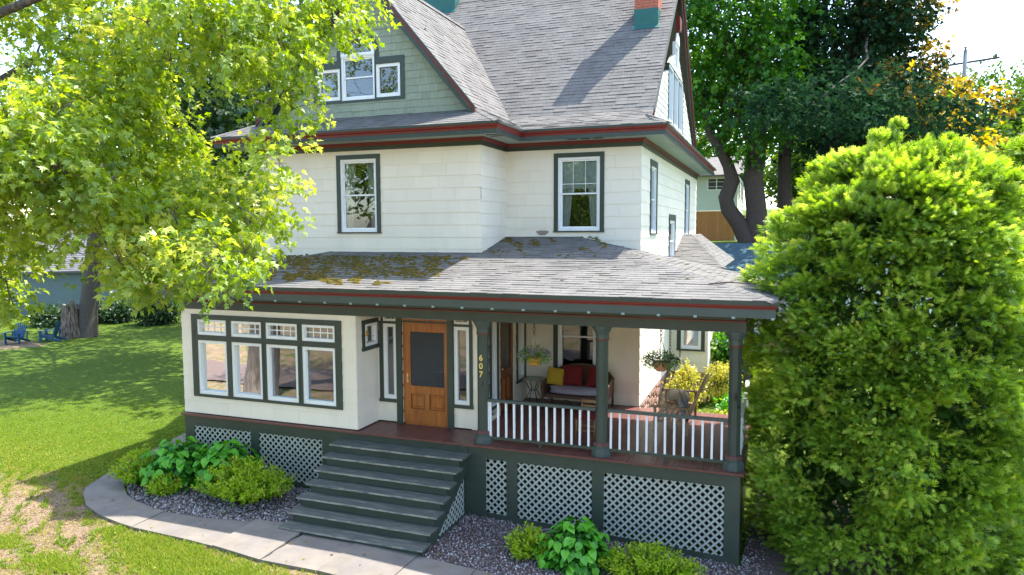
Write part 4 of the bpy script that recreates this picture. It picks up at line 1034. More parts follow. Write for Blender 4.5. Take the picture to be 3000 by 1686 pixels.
# --- footpath of concrete slabs
outer = [(-14.75, 5.0), (-14.3, 2.9), (-13.95, 1.6), (-13.70, 0.75), (-13.50, -0.05), (-13.3, -0.8), (-12.98, -1.54), (-12.67, -1.85), (-12.1, -2.25), (-11.4, -2.53), (-10.75, -2.68), (-10.37, -2.74), (-9.1, -2.80), (-8.42, -2.86), (-7.3, -3.0), (-6.2, -3.0), (-5.03, -3.02), (-3.95, -3.05), (-2.8, -3.08), (-1.7, -3.1), (-0.6, -3.1), (0.6, -3.12), (1.8, -3.12)]
inner = [(-13.75, 5.0), (-13.5, 2.9), (-13.40, 1.6), (-13.25, 0.80), (-13.05, 0.1), (-12.75, -0.55), (-12.50, -1.0), (-12.25, -1.25), (-11.8, -1.58), (-11.26, -1.80), (-10.75, -1.93), (-10.37, -2.0), (-9.37, -1.97), (-8.42, -1.80), (-7.28, -1.72), (-6.17, -1.80), (-5.0, -1.92), (-3.95, -1.95), (-2.8, -1.97), (-1.7, -2.0), (-0.6, -2.0), (0.6, -2.0), (1.8, -2.0)]
path = B().add([(p[0], p[1], gz(*p) - 0.02) for p in outer] + [(p[0], p[1], gz(*p) - 0.02) for p in inner], [(i, i + 1, len(outer) + i + 1, len(outer) + i) for i in range(len(outer) - 1)]).make('footpath', M_CONC)
tag(path, kind='structure')
cuts = [0, 3, 6, 9, 11, 13, 14, 15, 16, 17, 18, 19, 20, 21, 22]
for k in range(len(cuts) - 1):
    i0, i1 = cuts[k], cuts[k + 1]; b = B()
    oo, nn = list(outer[i0:i1 + 1]), list(inner[i0:i1 + 1])
    def shrink(L, s):
        a, b_ = Vector(L[0]), Vector(L[1]); L[0] = tuple(a + (b_ - a).normalized() * s)
        a, b_ = Vector(L[-1]), Vector(L[-2]); L[-1] = tuple(a + (b_ - a).normalized() * s)
        return L
    gap = 0.005 if k != 5 else 0.018
    oo, nn = shrink(oo, 0.006), shrink(nn, 0.006 if k not in (4, 5) else 0.02)
    lift = {4: 0.0, 5: 0.055, 3: 0.01, 7: 0.015}.get(k, 0.0)
    tilt = {4: 0.0, 5: -0.03}.get(k, random.uniform(-0.006, 0.006))
    zt = lambda p, t: gz(*p) + 0.055 + lift * (1 if p[1] > -2.5 else 0.3) + t
    n = len(oo)
    top = [(p[0], p[1], zt(p, tilt * j / n)) for j, p in enumerate(oo)] + [(p[0], p[1], zt(p, tilt * j / n)) for j, p in enumerate(nn)][::-1]
    bot = [(p[0], p[1], gz(*p) - 0.03) for p in oo] + [(p[0], p[1], gz(*p) - 0.03) for p in nn][::-1]
    m = 2 * n
    fs = [(j, j + 1, m - 2 - j, m - 1 - j) for j in range(n - 1)] + [(j, m + j, m + (j + 1) % m, (j + 1) % m) for j in range(m)]
    b.add(top + bot, fs); b.make('slab', M_CONC, path)
ck = B()
cpts = [(-7.29, -1.73), (-7.33, -1.9), (-7.25, -2.02), (-7.31, -2.2), (-7.26, -2.4), (-7.30, -2.62), (-7.27, -2.8), (-7.30, -3.0)]
for i in range(len(cpts) - 1):
    w0 = 0.022 if i < 3 else 0.008
    a, b_ = cpts[i], cpts[i + 1]
    ck.add([(a[0] - w0, a[1], gz(*a) + 0.060), (a[0] + w0, a[1], gz(*a) + 0.112 - 0.05), (b_[0] + w0, b_[1], gz(*b_) + 0.0615), (b_[0] - w0, b_[1], gz(*b_) + 0.0600)], [(0, 1, 2, 3)])
ck.make('crack', M_IRON, path)

# --- gravel: thousands of pebbles
ico_v = []; 
_t = (1 + 5 ** 0.5) / 2
_iv = np.array([(-1, _t, 0), (1, _t, 0), (-1, -_t, 0), (1, -_t, 0), (0, -1, _t), (0, 1, _t), (0, -1, -_t), (0, 1, -_t), (_t, 0, -1), (_t, 0, 1), (-_t, 0, -1), (-_t, 0, 1)], dtype=float); _iv /= np.linalg.norm(_iv[0])
_if = np.array([(0, 11, 5), (0, 5, 1), (0, 1, 7), (0, 7, 10), (0, 10, 11), (1, 5, 9), (5, 11, 4), (11, 10, 2), (10, 7, 6), (7, 1, 8), (3, 9, 4), (3, 4, 2), (3, 2, 6), (3, 6, 8), (3, 8, 9), (4, 9, 5), (2, 4, 11), (6, 2, 10), (8, 6, 7), (9, 8, 1)])
_ov = np.array([(1, 0, 0.1), (0, 1, -0.1), (-1, 0, 0.1), (0, -1, 0), (0.1, 0, 1), (0, 0.1, -1)], dtype=float); _of = np.array([(0, 1, 4), (1, 2, 4), (2, 3, 4), (3, 0, 4), (1, 0, 5), (2, 1, 5), (3, 2, 5), (0, 3, 5)])
def pebble_mat(name, cols):
    m = bpy.data.materials.new(name); m.use_nodes = True
    n, l = m.node_tree.nodes, m.node_tree.links; b = n['Principled BSDF']; b.inputs['Roughness'].default_value = 0.7
    at = n.new('ShaderNodeAttribute'); at.attribute_name = 'tint'; cr = n.new('ShaderNodeValToRGB'); cr.color_ramp.interpolation = 'CONSTANT'
    e = cr.color_ramp.elements
    while len(e) < len(cols): e.new(0.5)
    for i, (p, c) in enumerate(cols): e[i].position = p; e[i].color = (*c, 1)
    l.new(at.outputs['Fac'], cr.inputs[0]); l.new(cr.outputs[0], b.inputs['Base Color'])
    return m
def in_poly(x, y, P):
    c = np.zeros(len(x), bool); j = len(P) - 1
    for i in range(len(P)):
        xi, yi, xj, yj = *P[i], *P[j]
        c ^= ((yi > y) != (yj > y)) & (x < (xj - xi) * (y - yi) / ((yj - yi) or 1e-9) + xi); j = i
    return c
def pebbles(name, P, n, smin, smax, material, lift=0.01):
    xs = [p[0] for p in P]; ys = [p[1] for p in P]
    x = RNG.uniform(min(xs), max(xs), n); y = RNG.uniform(min(ys), max(ys), n); k = in_poly(x, y, P); x, y = x[k], y[k]; m = len(x)
    s = RNG.uniform(smin, smax, m); z = ground_z(x, y) + lift + RNG.uniform(-0.005, 0.02, m)
    a = unit(RNG.normal(size=(m, 3))); X, Y, Z = frames(a, unit(RNG.normal(size=(m, 3))))
    V, F = scatter(_ov, _of, np.stack([x, y, z], 1), X * (s * RNG.uniform(0.7, 1.3, m))[:, None], Y * s[:, None], Z * (s * RNG.uniform(0.5, 0.9, m))[:, None])
    o = big_mesh(name, V, F, material, tint=np.repeat(RNG.random(m), 6)); return tag(o, kind='stuff')
bedL = [(-13.2, 0.8), (-13.0, 0.1), (-12.45, -1.0), (-11.8, -1.55), (-10.7, -1.92), (-9.4, -1.95), (-8.4, -1.78), (-7.6, -1.7), (-7.6, 0.0), (-11.8, 0.0), (-11.9, 3.0), (-13.4, 3.0)]
bedR = [(-4.98, -1.9), (-4.98, 0.05), (0.0, 0.05), (0.2, 3.0), (2.2, 3.0), (2.6, -1.97), (-1.7, -1.99), (-3.9, -1.94)]
PG1 = pebble_mat('purple_grey_pebble', [(0.0, (0.15, 0.13, 0.135)), (0.3, (0.26, 0.225, 0.23)), (0.6, (0.36, 0.33, 0.325)), (0.88, (0.55, 0.53, 0.52))])
PG2 = pebble_mat('red_brown_pebble', [(0.0, (0.16, 0.11, 0.105)), (0.28, (0.27, 0.185, 0.175)), (0.55, (0.26, 0.25, 0.26)), (0.8, (0.42, 0.39, 0.38)), (0.94, (0.58, 0.58, 0.55))])
for P_, nm in ((bedL, 'bed'), (bedR, 'bed')):
    q = B().add([(p[0], p[1], gz(*p) + 0.012) for p in P_], [tuple(range(len(P_)))]).make('gravel_bed', mat('bed_soil', (0.10, 0.07, 0.06), 0.95, 0.3, 9, bump=0.8)); tag(q, kind='structure')
pebbles('gravel', bedL, 16000, 0.012, 0.03, PG1, 0.02)
pebbles('gravel', bedR, 26000, 0.012, 0.026, PG2, 0.02)

# ------------------------------------------------------------------ foliage
def leaf_tpl(lobes=5, fold=0.12):
    """deeply lobed leaf, base at the origin, tip at y = 1"""
    if lobes == 5: pts = [(0, 0), (0.56, 0.34), (0.17, 0.42), (0.27, 0.70), (0.09, 0.60), (0, 1.05)]
    elif lobes == 3: pts = [(0, 0), (0.40, 0.05), (0.50, 0.42), (0.24, 0.50), (0, 1.0)]
    else: pts = [(0, 0), (0.22, 0.12), (0.36, 0.38), (0.30, 0.66), (0, 1.0)]
    R_ = pts[1:-1]
    vs = [(0, 0, 0)] + [(x, y, fold * x) for x, y in R_] + [(0, 1, -0.12)] + [(-x, y, fold * x) for x, y in R_[::-1]]
    n = len(vs); f = [(0, i, i + 1) for i in range(1, n - 1)]
    return np.array(vs, float), np.array(f)
L5, L3, L1 = leaf_tpl(5), leaf_tpl(3), leaf_tpl(1)
L1s = (np.array([(0, 0, 0), (0.28, 0.45, 0.05), (0, 1, 0), (-0.28, 0.45, 0.05)], float), np.array([(0, 1, 2), (0, 2, 3)]))
def shell_points(cl, n, jit=0.25, inner=0.35):
    """points in a union of ellipsoid clumps (x,y,z,rx,ry,rz), most of them near the surface; returns points, outward directions"""
    cl = np.array(cl, float); w = (cl[:, 3] * cl[:, 4] * cl[:, 5]) ** (2 / 3); idx = RNG.choice(len(cl), n, p=w / w.sum())
    d = unit(RNG.normal(size=(n, 3))); r = RNG.uniform(inner, 1.05, n) ** 0.6
    c = cl[idx]; return c[:, :3] + d * c[:, 3:6] * r[:, None], d, idx
def foliage(cl, n, tpl, size, droop=0.3, up=0.5, spread=0.9, tint_fn=None, groups=None):
    """leaf blades spread through clumps; groups: leaves per twig end"""
    g = groups or 1; p, d, idx = shell_points(cl, n // g)
    if g > 1:
        m = len(p); dirs = unit(d + np.array([0, 0, -droop]) + 0.5 * RNG.normal(size=(m, 3)))
        p = np.repeat(p, g, 0); d = np.repeat(d, g, 0); dirs_r = np.repeat(dirs, g, 0); t = np.tile(np.arange(g) / g, m)
        s_ = np.mean(size)
        p = p + dirs_r * (t * s_ * 3.0)[:, None] + RNG.normal(size=p.shape) * s_ * 0.25
        tip = unit(dirs_r + spread * RNG.normal(size=p.shape) + np.array([0, 0, -droop])); base_t = np.repeat(RNG.random(m), g)
    else:
        tip = unit(d + spread * RNG.normal(size=p.shape) + np.array([0, 0, -droop])); base_t = RNG.random(len(p))
    nrm = unit(np.array([0, 0, up]) + 0.45 * d + 0.55 * RNG.normal(size=p.shape))
    X, Y, Z = frames(tip, nrm); s = RNG.uniform(size[0], size[1], len(p))[:, None]
    V, F = scatter(tpl[0], tpl[1], p, X * s, Y * s, Z * s)
    t = np.clip(0.55 * base_t + 0.45 * RNG.random(len(p)), 0, 1)
    if tint_fn is not None: t = tint_fn(p, d, t)
    return V, F, np.repeat(t, len(tpl[0]))
def limb(b, a, c, r0, r1, bend=0.15, n=6, sides=7):
    a, c = Vector(a), Vector(c); L = (c - a).length; ph = [random.uniform(-1, 1) for _ in range(3)]
    pts = []; rs_ = []
    for i in range(n + 1):
        t = i / n; p = a.lerp(c, t) + Vector((ph[0] * math.sin(3.1 * t), ph[1] * math.sin(3.1 * t), bend * 1.2 * math.sin(3.14 * t))) * (L * bend)
        p += Vector((random.uniform(-1, 1), random.uniform(-1, 1), random.uniform(-0.5, 0.5))) * (L * 0.012 * (0 < i < n))
        pts.append(p); rs_.append(r0 + (r1 - r0) * t)
    b.tube(pts, rs_, sides); return pts
def tree(name, base, clumps, nleaf, tpl, size, matl, bark, label, trunk_pts=None, r0=0.3, cat='tree', group=None, tint_fn=None, groups=4, up=0.6, droop=0.2, nlimb=12, limb_r=0.10, extra=None, spread=0.9):
    t = empty(name, base, label, cat, group); b = B()
    trunk_pts = trunk_pts or [base, (base[0] + random.uniform(-.3, .3), base[1], base[2] + (np.mean([c[2] for c in clumps]) - base[2]) * 0.6), (np.mean([c[0] for c in clumps]), np.mean([c[1] for c in clumps]), np.mean([c[2] for c in clumps]) + 0.5)]
    tp = [Vector(p) for p in trunk_pts]; n = len(tp)
    b.tube([tp[0] - Vector((0, 0, 0.4))] + tp, [r0 * 1.35] + [r0 * (1 - 0.65 * i / (n - 1)) for i in range(n)], 10)
    b.make('trunk', bark, t)
    lb = B()
    for c in random.sample(list(clumps), min(nlimb, len(clumps))):
        o = tp[-1] if random.random() < 0.5 else tp[max(0, n - 2)].lerp(tp[-1], random.random())
        limb(lb, o, c[:3], limb_r, limb_r * 0.25, 0.10)
    lb.make('limbs', bark, t)
    V, F, T = foliage(clumps, nleaf, tpl, size, droop=droop, up=up, tint_fn=tint_fn, groups=groups, spread=spread)
    tag(big_mesh('crown', V, F, matl, t, T), kind='stuff')
    return t
def dome(cx, cy, cz, rx, ry, rz, n, cr, seed, flat=0.0):
    """clumps on and inside an ellipsoid"""
    r = np.random.default_rng(seed); out = []
    for i in range(n):
        d = unit(r.normal(size=3)); q = r.uniform(0.45, 0.95); s = cr * r.uniform(0.7, 1.25)
        out.append((cx + d[0] * rx * q, cy + d[1] * ry * q, cz + d[2] * rz * q, s, s, s * 0.7))
    return out

# --- the silver maple that leans into the picture from the left
MC = [[-10.0,-5.8,8.0],[-9.7,-5.0,8.3],[-8.4,-5.6,7.9],[-8.0,-5.5,7.9],[-8.5,-4.6,8.3],[-8.5,-4.3,8.3],[-8.0,-4.4,8.3],[-7.5,-4.1,8.3],[-6.5,-4.0,8.3],[-6.1,-4.1,8.2],[-6.0,-3.9,8.1],[-4.9,-4.0,7.9],[-4.9,-3.6,8.1],[-10.0,-6.0,7.7],[-10.1,-5.2,8.0],[-9.3,-5.5,7.8],[-9.6,-4.8,8.1],[-8.5,-5.1,7.8],[-7.9,-5.5,7.7],[-8.3,-4.6,7.9],[-7.2,-5.4,7.5],[-7.4,-5.0,7.8],[-6.8,-5.0,7.7],[-6.9,-4.6,7.8],[-5.7,-5.2,7.3],[-5.4,-4.7,7.5],[-5.7,-3.7,8.0],[-5.1,-4.3,7.7],[-5.6,-3.0,8.1],[-9.7,-6.4,7.3],[-9.7,-6.1,7.3],[-9.8,-5.1,7.8],[-10.0,-4.5,7.9],[-8.8,-5.1,7.7],[-9.3,-4.6,7.8],[-9.1,-4.4,7.8],[-7.4,-5.2,7.3],[-5.9,-5.3,7.2],[-6.0,-4.6,7.5],[-5.8,-4.5,7.5],[-5.8,-3.5,7.9],[-5.3,-3.6,7.7],[-5.4,-2.6,8.1],[-9.3,-6.4,7.0],[-10.6,-4.8,7.6],[-10.2,-4.7,7.6],[-9.8,-4.7,7.6],[-9.8,-4.5,7.6],[-8.9,-4.8,7.5],[-8.5,-4.5,7.5],[-7.1,-5.1,7.2],[-6.0,-5.8,6.8],[-5.5,-6.2,6.5],[-5.1,-5.6,6.7],[-5.5,-4.1,7.2],[-5.2,-4.0,7.3],[-5.2,-3.6,7.4],[-5.0,-3.2,7.5],[-9.5,-6.5,6.7],[-9.8,-6.0,6.9],[-9.7,-5.9,7.0],[-10.2,-5.3,7.1],[-11.0,-4.6,7.5],[-10.9,-4.4,7.5],[-9.9,-4.7,7.4],[-10.2,-4.2,7.4],[-9.7,-4.0,7.4],[-8.3,-4.7,7.2],[-8.0,-4.8,7.1],[-6.8,-5.2,6.9],[-5.4,-6.2,6.4],[-5.2,-6.2,6.4],[-5.3,-5.8,6.4],[-5.2,-5.5,6.6],[-5.0,-5.4,6.5],[-5.6,-4.4,6.9],[-5.1,-4.7,6.8],[-5.2,-4.0,7.0],[-5.2,-3.7,7.0],[-5.5,-2.7,7.4],[-9.8,-5.8,6.7],[-10.2,-5.1,7.0],[-10.8,-4.4,7.3],[-10.4,-4.2,7.3],[-9.6,-4.6,7.1],[-9.8,-4.2,7.3],[-8.3,-5.1,6.7],[-8.1,-4.9,6.9],[-6.8,-5.7,6.5],[-7.0,-5.1,6.5],[-5.8,-6.2,6.2],[-6.1,-5.7,6.4],[-5.6,-5.8,6.3],[-5.7,-5.4,6.5],[-5.6,-5.2,6.5],[-5.2,-5.2,6.4],[-5.4,-4.7,6.5],[-5.5,-4.2,6.7],[-5.1,-4.1,6.8],[-5.5,-3.3,7.0],[-5.5,-2.4,7.2],[-9.1,-4.9,6.6],[-8.2,-5.2,6.5],[-8.4,-4.7,6.6],[-7.1,-5.5,6.4],[-6.5,-5.7,6.1],[-6.6,-5.5,6.3],[-6.1,-5.6,6.2],[-5.7,-5.6,6.2],[-5.2,-5.7,6.1],[-5.3,-5.4,6.1],[-5.3,-5.2,6.2],[-5.0,-5.1,6.2],[-5.4,-4.4,6.4],[-5.4,-3.9,6.6],[-5.3,-3.6,6.7],[-8.4,-5.3,6.1],[-8.0,-5.2,6.2],[-7.7,-5.3,6.2],[-7.1,-5.5,6.0],[-7.4,-5.0,6.2],[-7.1,-5.0,6.1],[-5.9,-5.8,5.9],[-5.2,-5.8,5.9],[-5.8,-4.8,6.2],[-5.5,-4.3,6.2],[-5.3,-4.3,6.1],[-7.9,-5.8,5.8],[-8.3,-5.2,6.0],[-7.7,-5.3,5.8],[-6.9,-5.7,5.8],[-7.0,-5.4,5.9],[-7.3,-4.7,6.0],[-5.8,-4.2,6.0],[-10.1,-6.0,5.7],[-8.9,-6.2,5.5],[-7.0,-6.9,5.3],[-6.9,-6.7,5.3],[-7.2,-6.2,5.4],[-6.6,-6.4,5.4],[-7.1,-5.9,5.5],[-7.2,-5.5,5.6],[-7.6,-4.7,5.7],[-7.2,-4.8,5.6],[-5.8,-4.1,5.8],[-5.5,-4.2,5.6],[-10.1,-6.2,5.4],[-9.3,-6.4,5.4],[-9.4,-6.1,5.4],[-9.1,-6.2,5.4],[-7.4,-6.9,5.1],[-7.7,-6.5,5.2],[-6.8,-7.0,5.1],[-7.3,-6.5,5.2],[-6.9,-6.5,5.2],[-7.2,-6.1,5.3],[-7.0,-5.9,5.2],[-7.3,-5.3,5.5],[-7.6,-4.9,5.5],[-7.1,-5.1,5.3],[-7.2,-4.6,5.4],[-10.8,-5.8,5.2],[-8.2,-6.9,4.9],[-7.6,-7.0,5.0],[-7.7,-6.8,5.1],[-7.0,-7.0,4.9],[-6.8,-7.0,4.9],[-6.7,-6.9,4.9],[-6.4,-6.8,5.0],[-7.1,-6.0,5.0],[-6.3,-6.5,4.9],[-7.4,-5.3,5.2],[-7.2,-5.1,5.2],[-7.1,-5.0,5.2],[-7.2,-4.6,5.2],[-9.2,-6.3,4.8],[-7.0,-7.1,4.7],[-6.8,-7.0,4.8],[-6.6,-6.9,4.7],[-6.5,-6.8,4.7],[-7.0,-6.3,4.8],[-7.4,-5.6,4.8],[-7.2,-5.4,4.8],[-7.1,-5.4,4.9],[-7.9,-4.2,4.9],[-7.5,-4.2,4.9],[-7.2,-4.2,5.1],[-7.5,-3.5,5.1],[-6.6,-4.0,4.9],[-6.0,-4.3,4.9],[-5.0,-5.2,4.9],[-10.0,-6.4,4.6],[-8.0,-6.8,4.6],[-8.0,-6.7,4.6],[-7.4,-6.8,4.5],[-6.9,-7.0,4.5],[-6.6,-6.9,4.6],[-6.5,-6.8,4.5],[-6.3,-6.8,4.6],[-6.5,-6.3,4.5],[-7.3,-5.3,4.5],[-6.6,-5.7,4.5],[-6.8,-5.2,4.6],[-7.2,-4.7,4.7],[-6.7,-4.7,4.7],[-6.7,-4.3,4.6],[-6.1,-4.6,4.6],[-6.0,-4.3,4.6],[-10.7,-6.0,4.5],[-9.0,-6.7,4.3],[-8.4,-6.6,4.3],[-8.0,-6.7,4.4],[-7.7,-6.7,4.3],[-7.5,-6.6,4.3],[-6.8,-6.8,4.3],[-7.0,-6.5,4.3],[-6.3,-6.7,4.3],[-6.4,-6.5,4.3],[-7.1,-5.7,4.4],[-6.7,-5.6,4.3],[-7.2,-4.8,4.4],[-6.2,-5.5,4.3],[-7.0,-4.5,4.3],[-6.1,-5.0,4.3],[-5.3,-5.5,4.3],[-5.5,-5.1,4.3],[-5.2,-5.0,4.4],[-8.6,-7.2,4.1],[-8.5,-7.0,4.1],[-8.1,-6.8,4.2],[-8.5,-6.0,4.1],[-7.8,-6.4,4.0],[-7.3,-5.6,4.1],[-6.4,-5.8,4.2],[-6.2,-5.9,4.2],[-5.7,-6.0,4.1],[-6.3,-5.2,4.1],[-6.3,-4.7,4.2],[-5.5,-5.3,4.2],[-5.6,-4.9,4.0],[-8.9,-7.0,3.9],[-9.1,-6.6,3.8],[-8.6,-6.8,3.8],[-9.1,-6.2,3.8],[-8.6,-6.1,3.9],[-8.8,-5.6,4.0],[-8.8,-5.5,3.9],[-7.4,-6.1,3.9],[-6.3,-6.4,3.9],[-6.5,-5.8,3.9],[-6.0,-6.0,3.8],[-6.2,-5.5,3.9],[-5.2,-6.4,3.8],[-5.1,-6.0,3.8],[-4.8,-6.0,3.8],[-8.8,-6.9,3.7],[-9.1,-6.2,3.5],[-8.9,-6.2,3.6],[-8.7,-6.1,3.6],[-9.2,-5.5,3.5],[-7.6,-5.4,3.6],[-6.0,-6.5,3.7],[-6.0,-6.3,3.6],[-6.1,-6.0,3.7],[-5.8,-6.0,3.7],[-5.4,-6.0,3.7],[-4.9,-6.4,3.6],[-4.8,-6.3,3.7],[-8.7,-6.9,3.4],[-9.6,-5.7,3.3],[-9.5,-5.5,3.4],[-8.6,-5.9,3.4]]
mr_ = np.random.default_rng(4)
mcl = [(x, y, z, *(mr_.uniform(0.24, 0.46) * np.array([1, 1, 0.8]))) for x, y, z in MC]
mcl += [(x, y, z, 1.1, 1.1, 0.8) for x, y, z in [(-11.5, -7.5, 7.5), (-12.5, -6, 9.5), (-14, -7, 8), (-15, -4, 9), (-13, -3.5, 10), (-11, -5, 10.5), (-9, -6, 10), (-8.5, -7.5, 9), (-13, -8.5, 6.5), (-10.5, -9, 7), (-15.5, -6.5, 6.5), (-12, -5, 12), (-7.5, -4.5, 9.6), (-11.5, -6.5, 6)]]
t = empty('silver_maple', (-15.0, -6.0, -1.35), 'large silver maple with bright yellow-green leaves leaning over the left side of the house', 'tree')
b = B(); b.tube([(-15.0, -6.0, -1.8), (-15.0, -6.0, -1.3), (-14.7, -6.0, 1.2), (-13.8, -5.9, 3.4), (-12.5, -5.9, 5.2)], [0.75, 0.55, 0.45, 0.40, 0.30], 14)
b.tube([(-14.8, -6.0, 1.0), (-15.0, -5.6, 3.2), (-14.6, -5.2, 6)], [0.35, 0.3, 0.2], 10); b.make('trunk', M_BARK, t)
b = B(); hub = [(-12.6, -5.9, 4.6), (-12.4, -5.8, 5.4), (-12.5, -5.9, 5.1)]
mains = [(-9.3, -5.6, 7.2), (-9.8, -6.2, 5.4), (-8.6, -6.5, 4.9), (-9.2, -4.9, 6.4), (-10.2, -5.1, 8.0), (-8.0, -4.6, 5.6), (-7.6, -5.3, 7.2)]
ends = []
for q in mains: pts = limb(b, random.choice(hub), q, 0.085, 0.045, 0.08, 8, 8); ends += pts[3:]
nodes = [(p, 0.036) for p in ends]
hubv = Vector((-12.5, -5.9, 5.1))
for c in sorted(mcl, key=lambda c: (Vector(c[:3]) - hubv).length):
    cv = Vector(c[:3]); e, er_ = min(nodes, key=lambda q: (q[0] - cv).length)
    r_ = max(0.008, er_ * 0.62); pts = limb(b, e, cv, r_, r_ * 0.5, 0.12, 6, 5); nodes.append((cv, r_)); nodes.append((pts[3], r_ * 0.9))
    for _ in range(3):
        d_ = Vector(unit(mr_.normal(size=3)) * np.array([c[3], c[4], c[5]])); limb(b, cv, cv + d_, 0.007, 0.0025, 0.12, 3, 4)
b.make('limbs', M_BARK, t)
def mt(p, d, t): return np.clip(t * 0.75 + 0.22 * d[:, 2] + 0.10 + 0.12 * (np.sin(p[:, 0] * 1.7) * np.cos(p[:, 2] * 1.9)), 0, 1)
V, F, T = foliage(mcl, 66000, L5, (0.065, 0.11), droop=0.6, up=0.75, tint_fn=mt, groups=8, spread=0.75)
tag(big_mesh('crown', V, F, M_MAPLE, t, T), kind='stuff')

# --- arborvitae sprays: flat feathery fans
def spray_tpl():
    vs, fs = [], []
    def blade(x, y, dx, dy, w, z=0.0):
        L = math.hypot(dx, dy); nx, ny = -dy / L * w, dx / L * w; k = len(vs)
        vs.extend([(x + dx * 0.1 + nx * 1.15, y + dy * 0.1 + ny * 1.15, z + 0.02), (x + dx, y + dy, z - 0.03), (x + dx * 0.1 - nx * 1.15, y + dy * 0.1 - ny * 1.15, z)]); fs.append((k, k + 1, k + 2))
    blade(0, 0, 0, 1.0, 0.05)
    for i in range(5):
        y = 0.12 + i * 0.16; L = 0.50 * (1 - 0.11 * i)
        for s in (-1, 1):
            a = 0.80 - 0.06 * i; blade(0, y, s * L * math.sin(a), L * math.cos(a), 0.052, 0.05 * s * (1 if i % 2 else -1))
    return np.array(vs, float), np.array(fs)
SPR = spray_tpl()
def arborvitae(name, base, prof, n, size, label, seed, nb=420, cat='tree', group=None, wob=0.18):
    """prof: (height above base, radius). Branch tufts all over the outline, each a fan of sprays"""
    r = np.random.default_rng(seed); t = empty(name, base, label, cat, group)
    bx_, by_, bz_ = base; H = prof[-1][0]
    hs, rs_ = [p[0] for p in prof], [p[1] for p in prof]
    b = B()
    for k in range(5):
        a = r.uniform(0, 6.28); q = r.uniform(0.05, 0.25); b.tube([(bx_ + q * math.cos(a), by_ + q * math.sin(a), bz_ - 0.3), (bx_ + 2 * q * math.cos(a), by_ + 2 * q * math.sin(a), bz_ + H * 0.5), (bx_ + 2.4 * q * math.cos(a), by_ + 2.4 * q * math.sin(a), bz_ + H * 0.93)], [0.09, 0.06, 0.012], 7)
    C_, T_ = [], []
    for i in range(nb):
        h = H * (i + r.uniform(-2, 3)) / nb; h = min(max(h, 0.02), H * 0.98); a = r.uniform(0, 6.283); a = a if r.random() < 0.45 or math.sin(a) < 0.35 else -a; R0 = float(np.interp(h, hs, rs_))
        R_ = max(0.02, R0 * (1 + wob * 0.5 * math.sin(3 * a + h * 1.9 + seed) * math.cos(h * 1.3 + a * 2)) - 0.14 + r.uniform(-0.34, 0.22))
        C_.append((bx_ + R_ * math.cos(a), by_ + R_ * math.sin(a), bz_ + h)); T_.append((math.cos(a), math.sin(a), 0.0))
        if i % 7 == 0: limb(b, (bx_ + 0.2 * math.cos(a), by_ + 0.2 * math.sin(a), bz_ + max(0.1, h - 0.5)), C_[-1], 0.014, 0.005, 0.08, 4, 4)
    b.make('limbs', M_BARK2, t)
    tops = []
    for i in range(46):
        q_ = math.sqrt(r.uniform(0, 1)) * 0.98; a = r.uniform(0, 6.283); rr0 = max(rs_) * q_ * 0.95
        hz_ = max(h_ for h_ in np.linspace(0, H, 60) if np.interp(h_, hs, rs_) >= rr0 * 0.98)
        hk = r.uniform(-0.35, 0.02); lean = r.uniform(-0.12, 0.12)
        for k in range(3): tops.append((bx_ + rr0 * math.cos(a) + lean * k, by_ + rr0 * math.sin(a), bz_ + hz_ + hk + k * r.uniform(0.10, 0.22), r.uniform(0.13, 0.2) - 0.045 * k))
    for q_ in tops: C_.append(q_[:3]); T_.append((0.3 * math.cos(q_[0] * 9), 0.3 * math.sin(q_[1] * 9), 0.75))
    C_, T_ = np.array(C_), np.array(T_); nb0 = nb; nb = len(C_); m = n // nb; N_ = m * nb
    c_ = np.repeat(C_, m, 0); o_ = np.repeat(T_, m, 0); rad = np.repeat(np.concatenate([r.uniform(0.16, 0.46, nb0), [q_[3] for q_ in tops]]), m)
    d = unit(r.normal(size=(N_, 3)) * np.array([1, 1, 0.8]) + o_ * 0.75 + np.array([0, 0, 0.35]))
    q = r.uniform(0.30, 1.08, N_) ** 0.5
    p = c_ + d * (rad * q)[:, None] * np.array([1.2, 1.2, 0.58])
    back = r.random(N_) < 0.14; cen = np.stack([np.full(N_, bx_), np.full(N_, by_), p[:, 2]], 1)
    p = np.where(back[:, None], p + (cen - p) * r.uniform(0.12, 0.40, N_)[:, None], p)
    tip = unit(d * 0.55 + o_ * 0.65 + 0.42 * r.normal(size=(N_, 3)) + np.array([0, 0, 0.10]) + np.array([0, 0, 0.9]) * sm((p[:, 2:3] - bz_ - H * 0.8) / (H * 0.2))); nrm = unit(d * 0.6 + np.array([0, 0, 0.9]) + 0.42 * r.normal(size=(N_, 3)))
    X, Y, Z = frames(tip, nrm); s = r.uniform(size[0], size[1], N_)[:, None]
    V, F = scatter(SPR[0], SPR[1], p, X * s, Y * s, Z * s)
    k_ = 9000; hh = r.uniform(0.1, 0.93, k_) * H; aa = r.uniform(0, 6.283, k_); rr_ = np.interp(hh, hs, rs_) * r.uniform(0.45, 0.82, k_)
    pc = np.stack([bx_ + rr_ * np.cos(aa), by_ + rr_ * np.sin(aa), bz_ + hh], 1); Xc, Yc, Zc = frames(unit(r.normal(size=(k_, 3))), unit(r.normal(size=(k_, 3)))); sc_ = r.uniform(0.14, 0.26, k_)[:, None]
    Vi, Fi = scatter(L1s[0], L1s[1], pc, Xc * sc_, Yc * sc_, Zc * sc_)
    tag(big_mesh('inner_foliage', Vi, Fi, M_CEDAR, t, np.zeros(len(Vi))), kind='stuff')
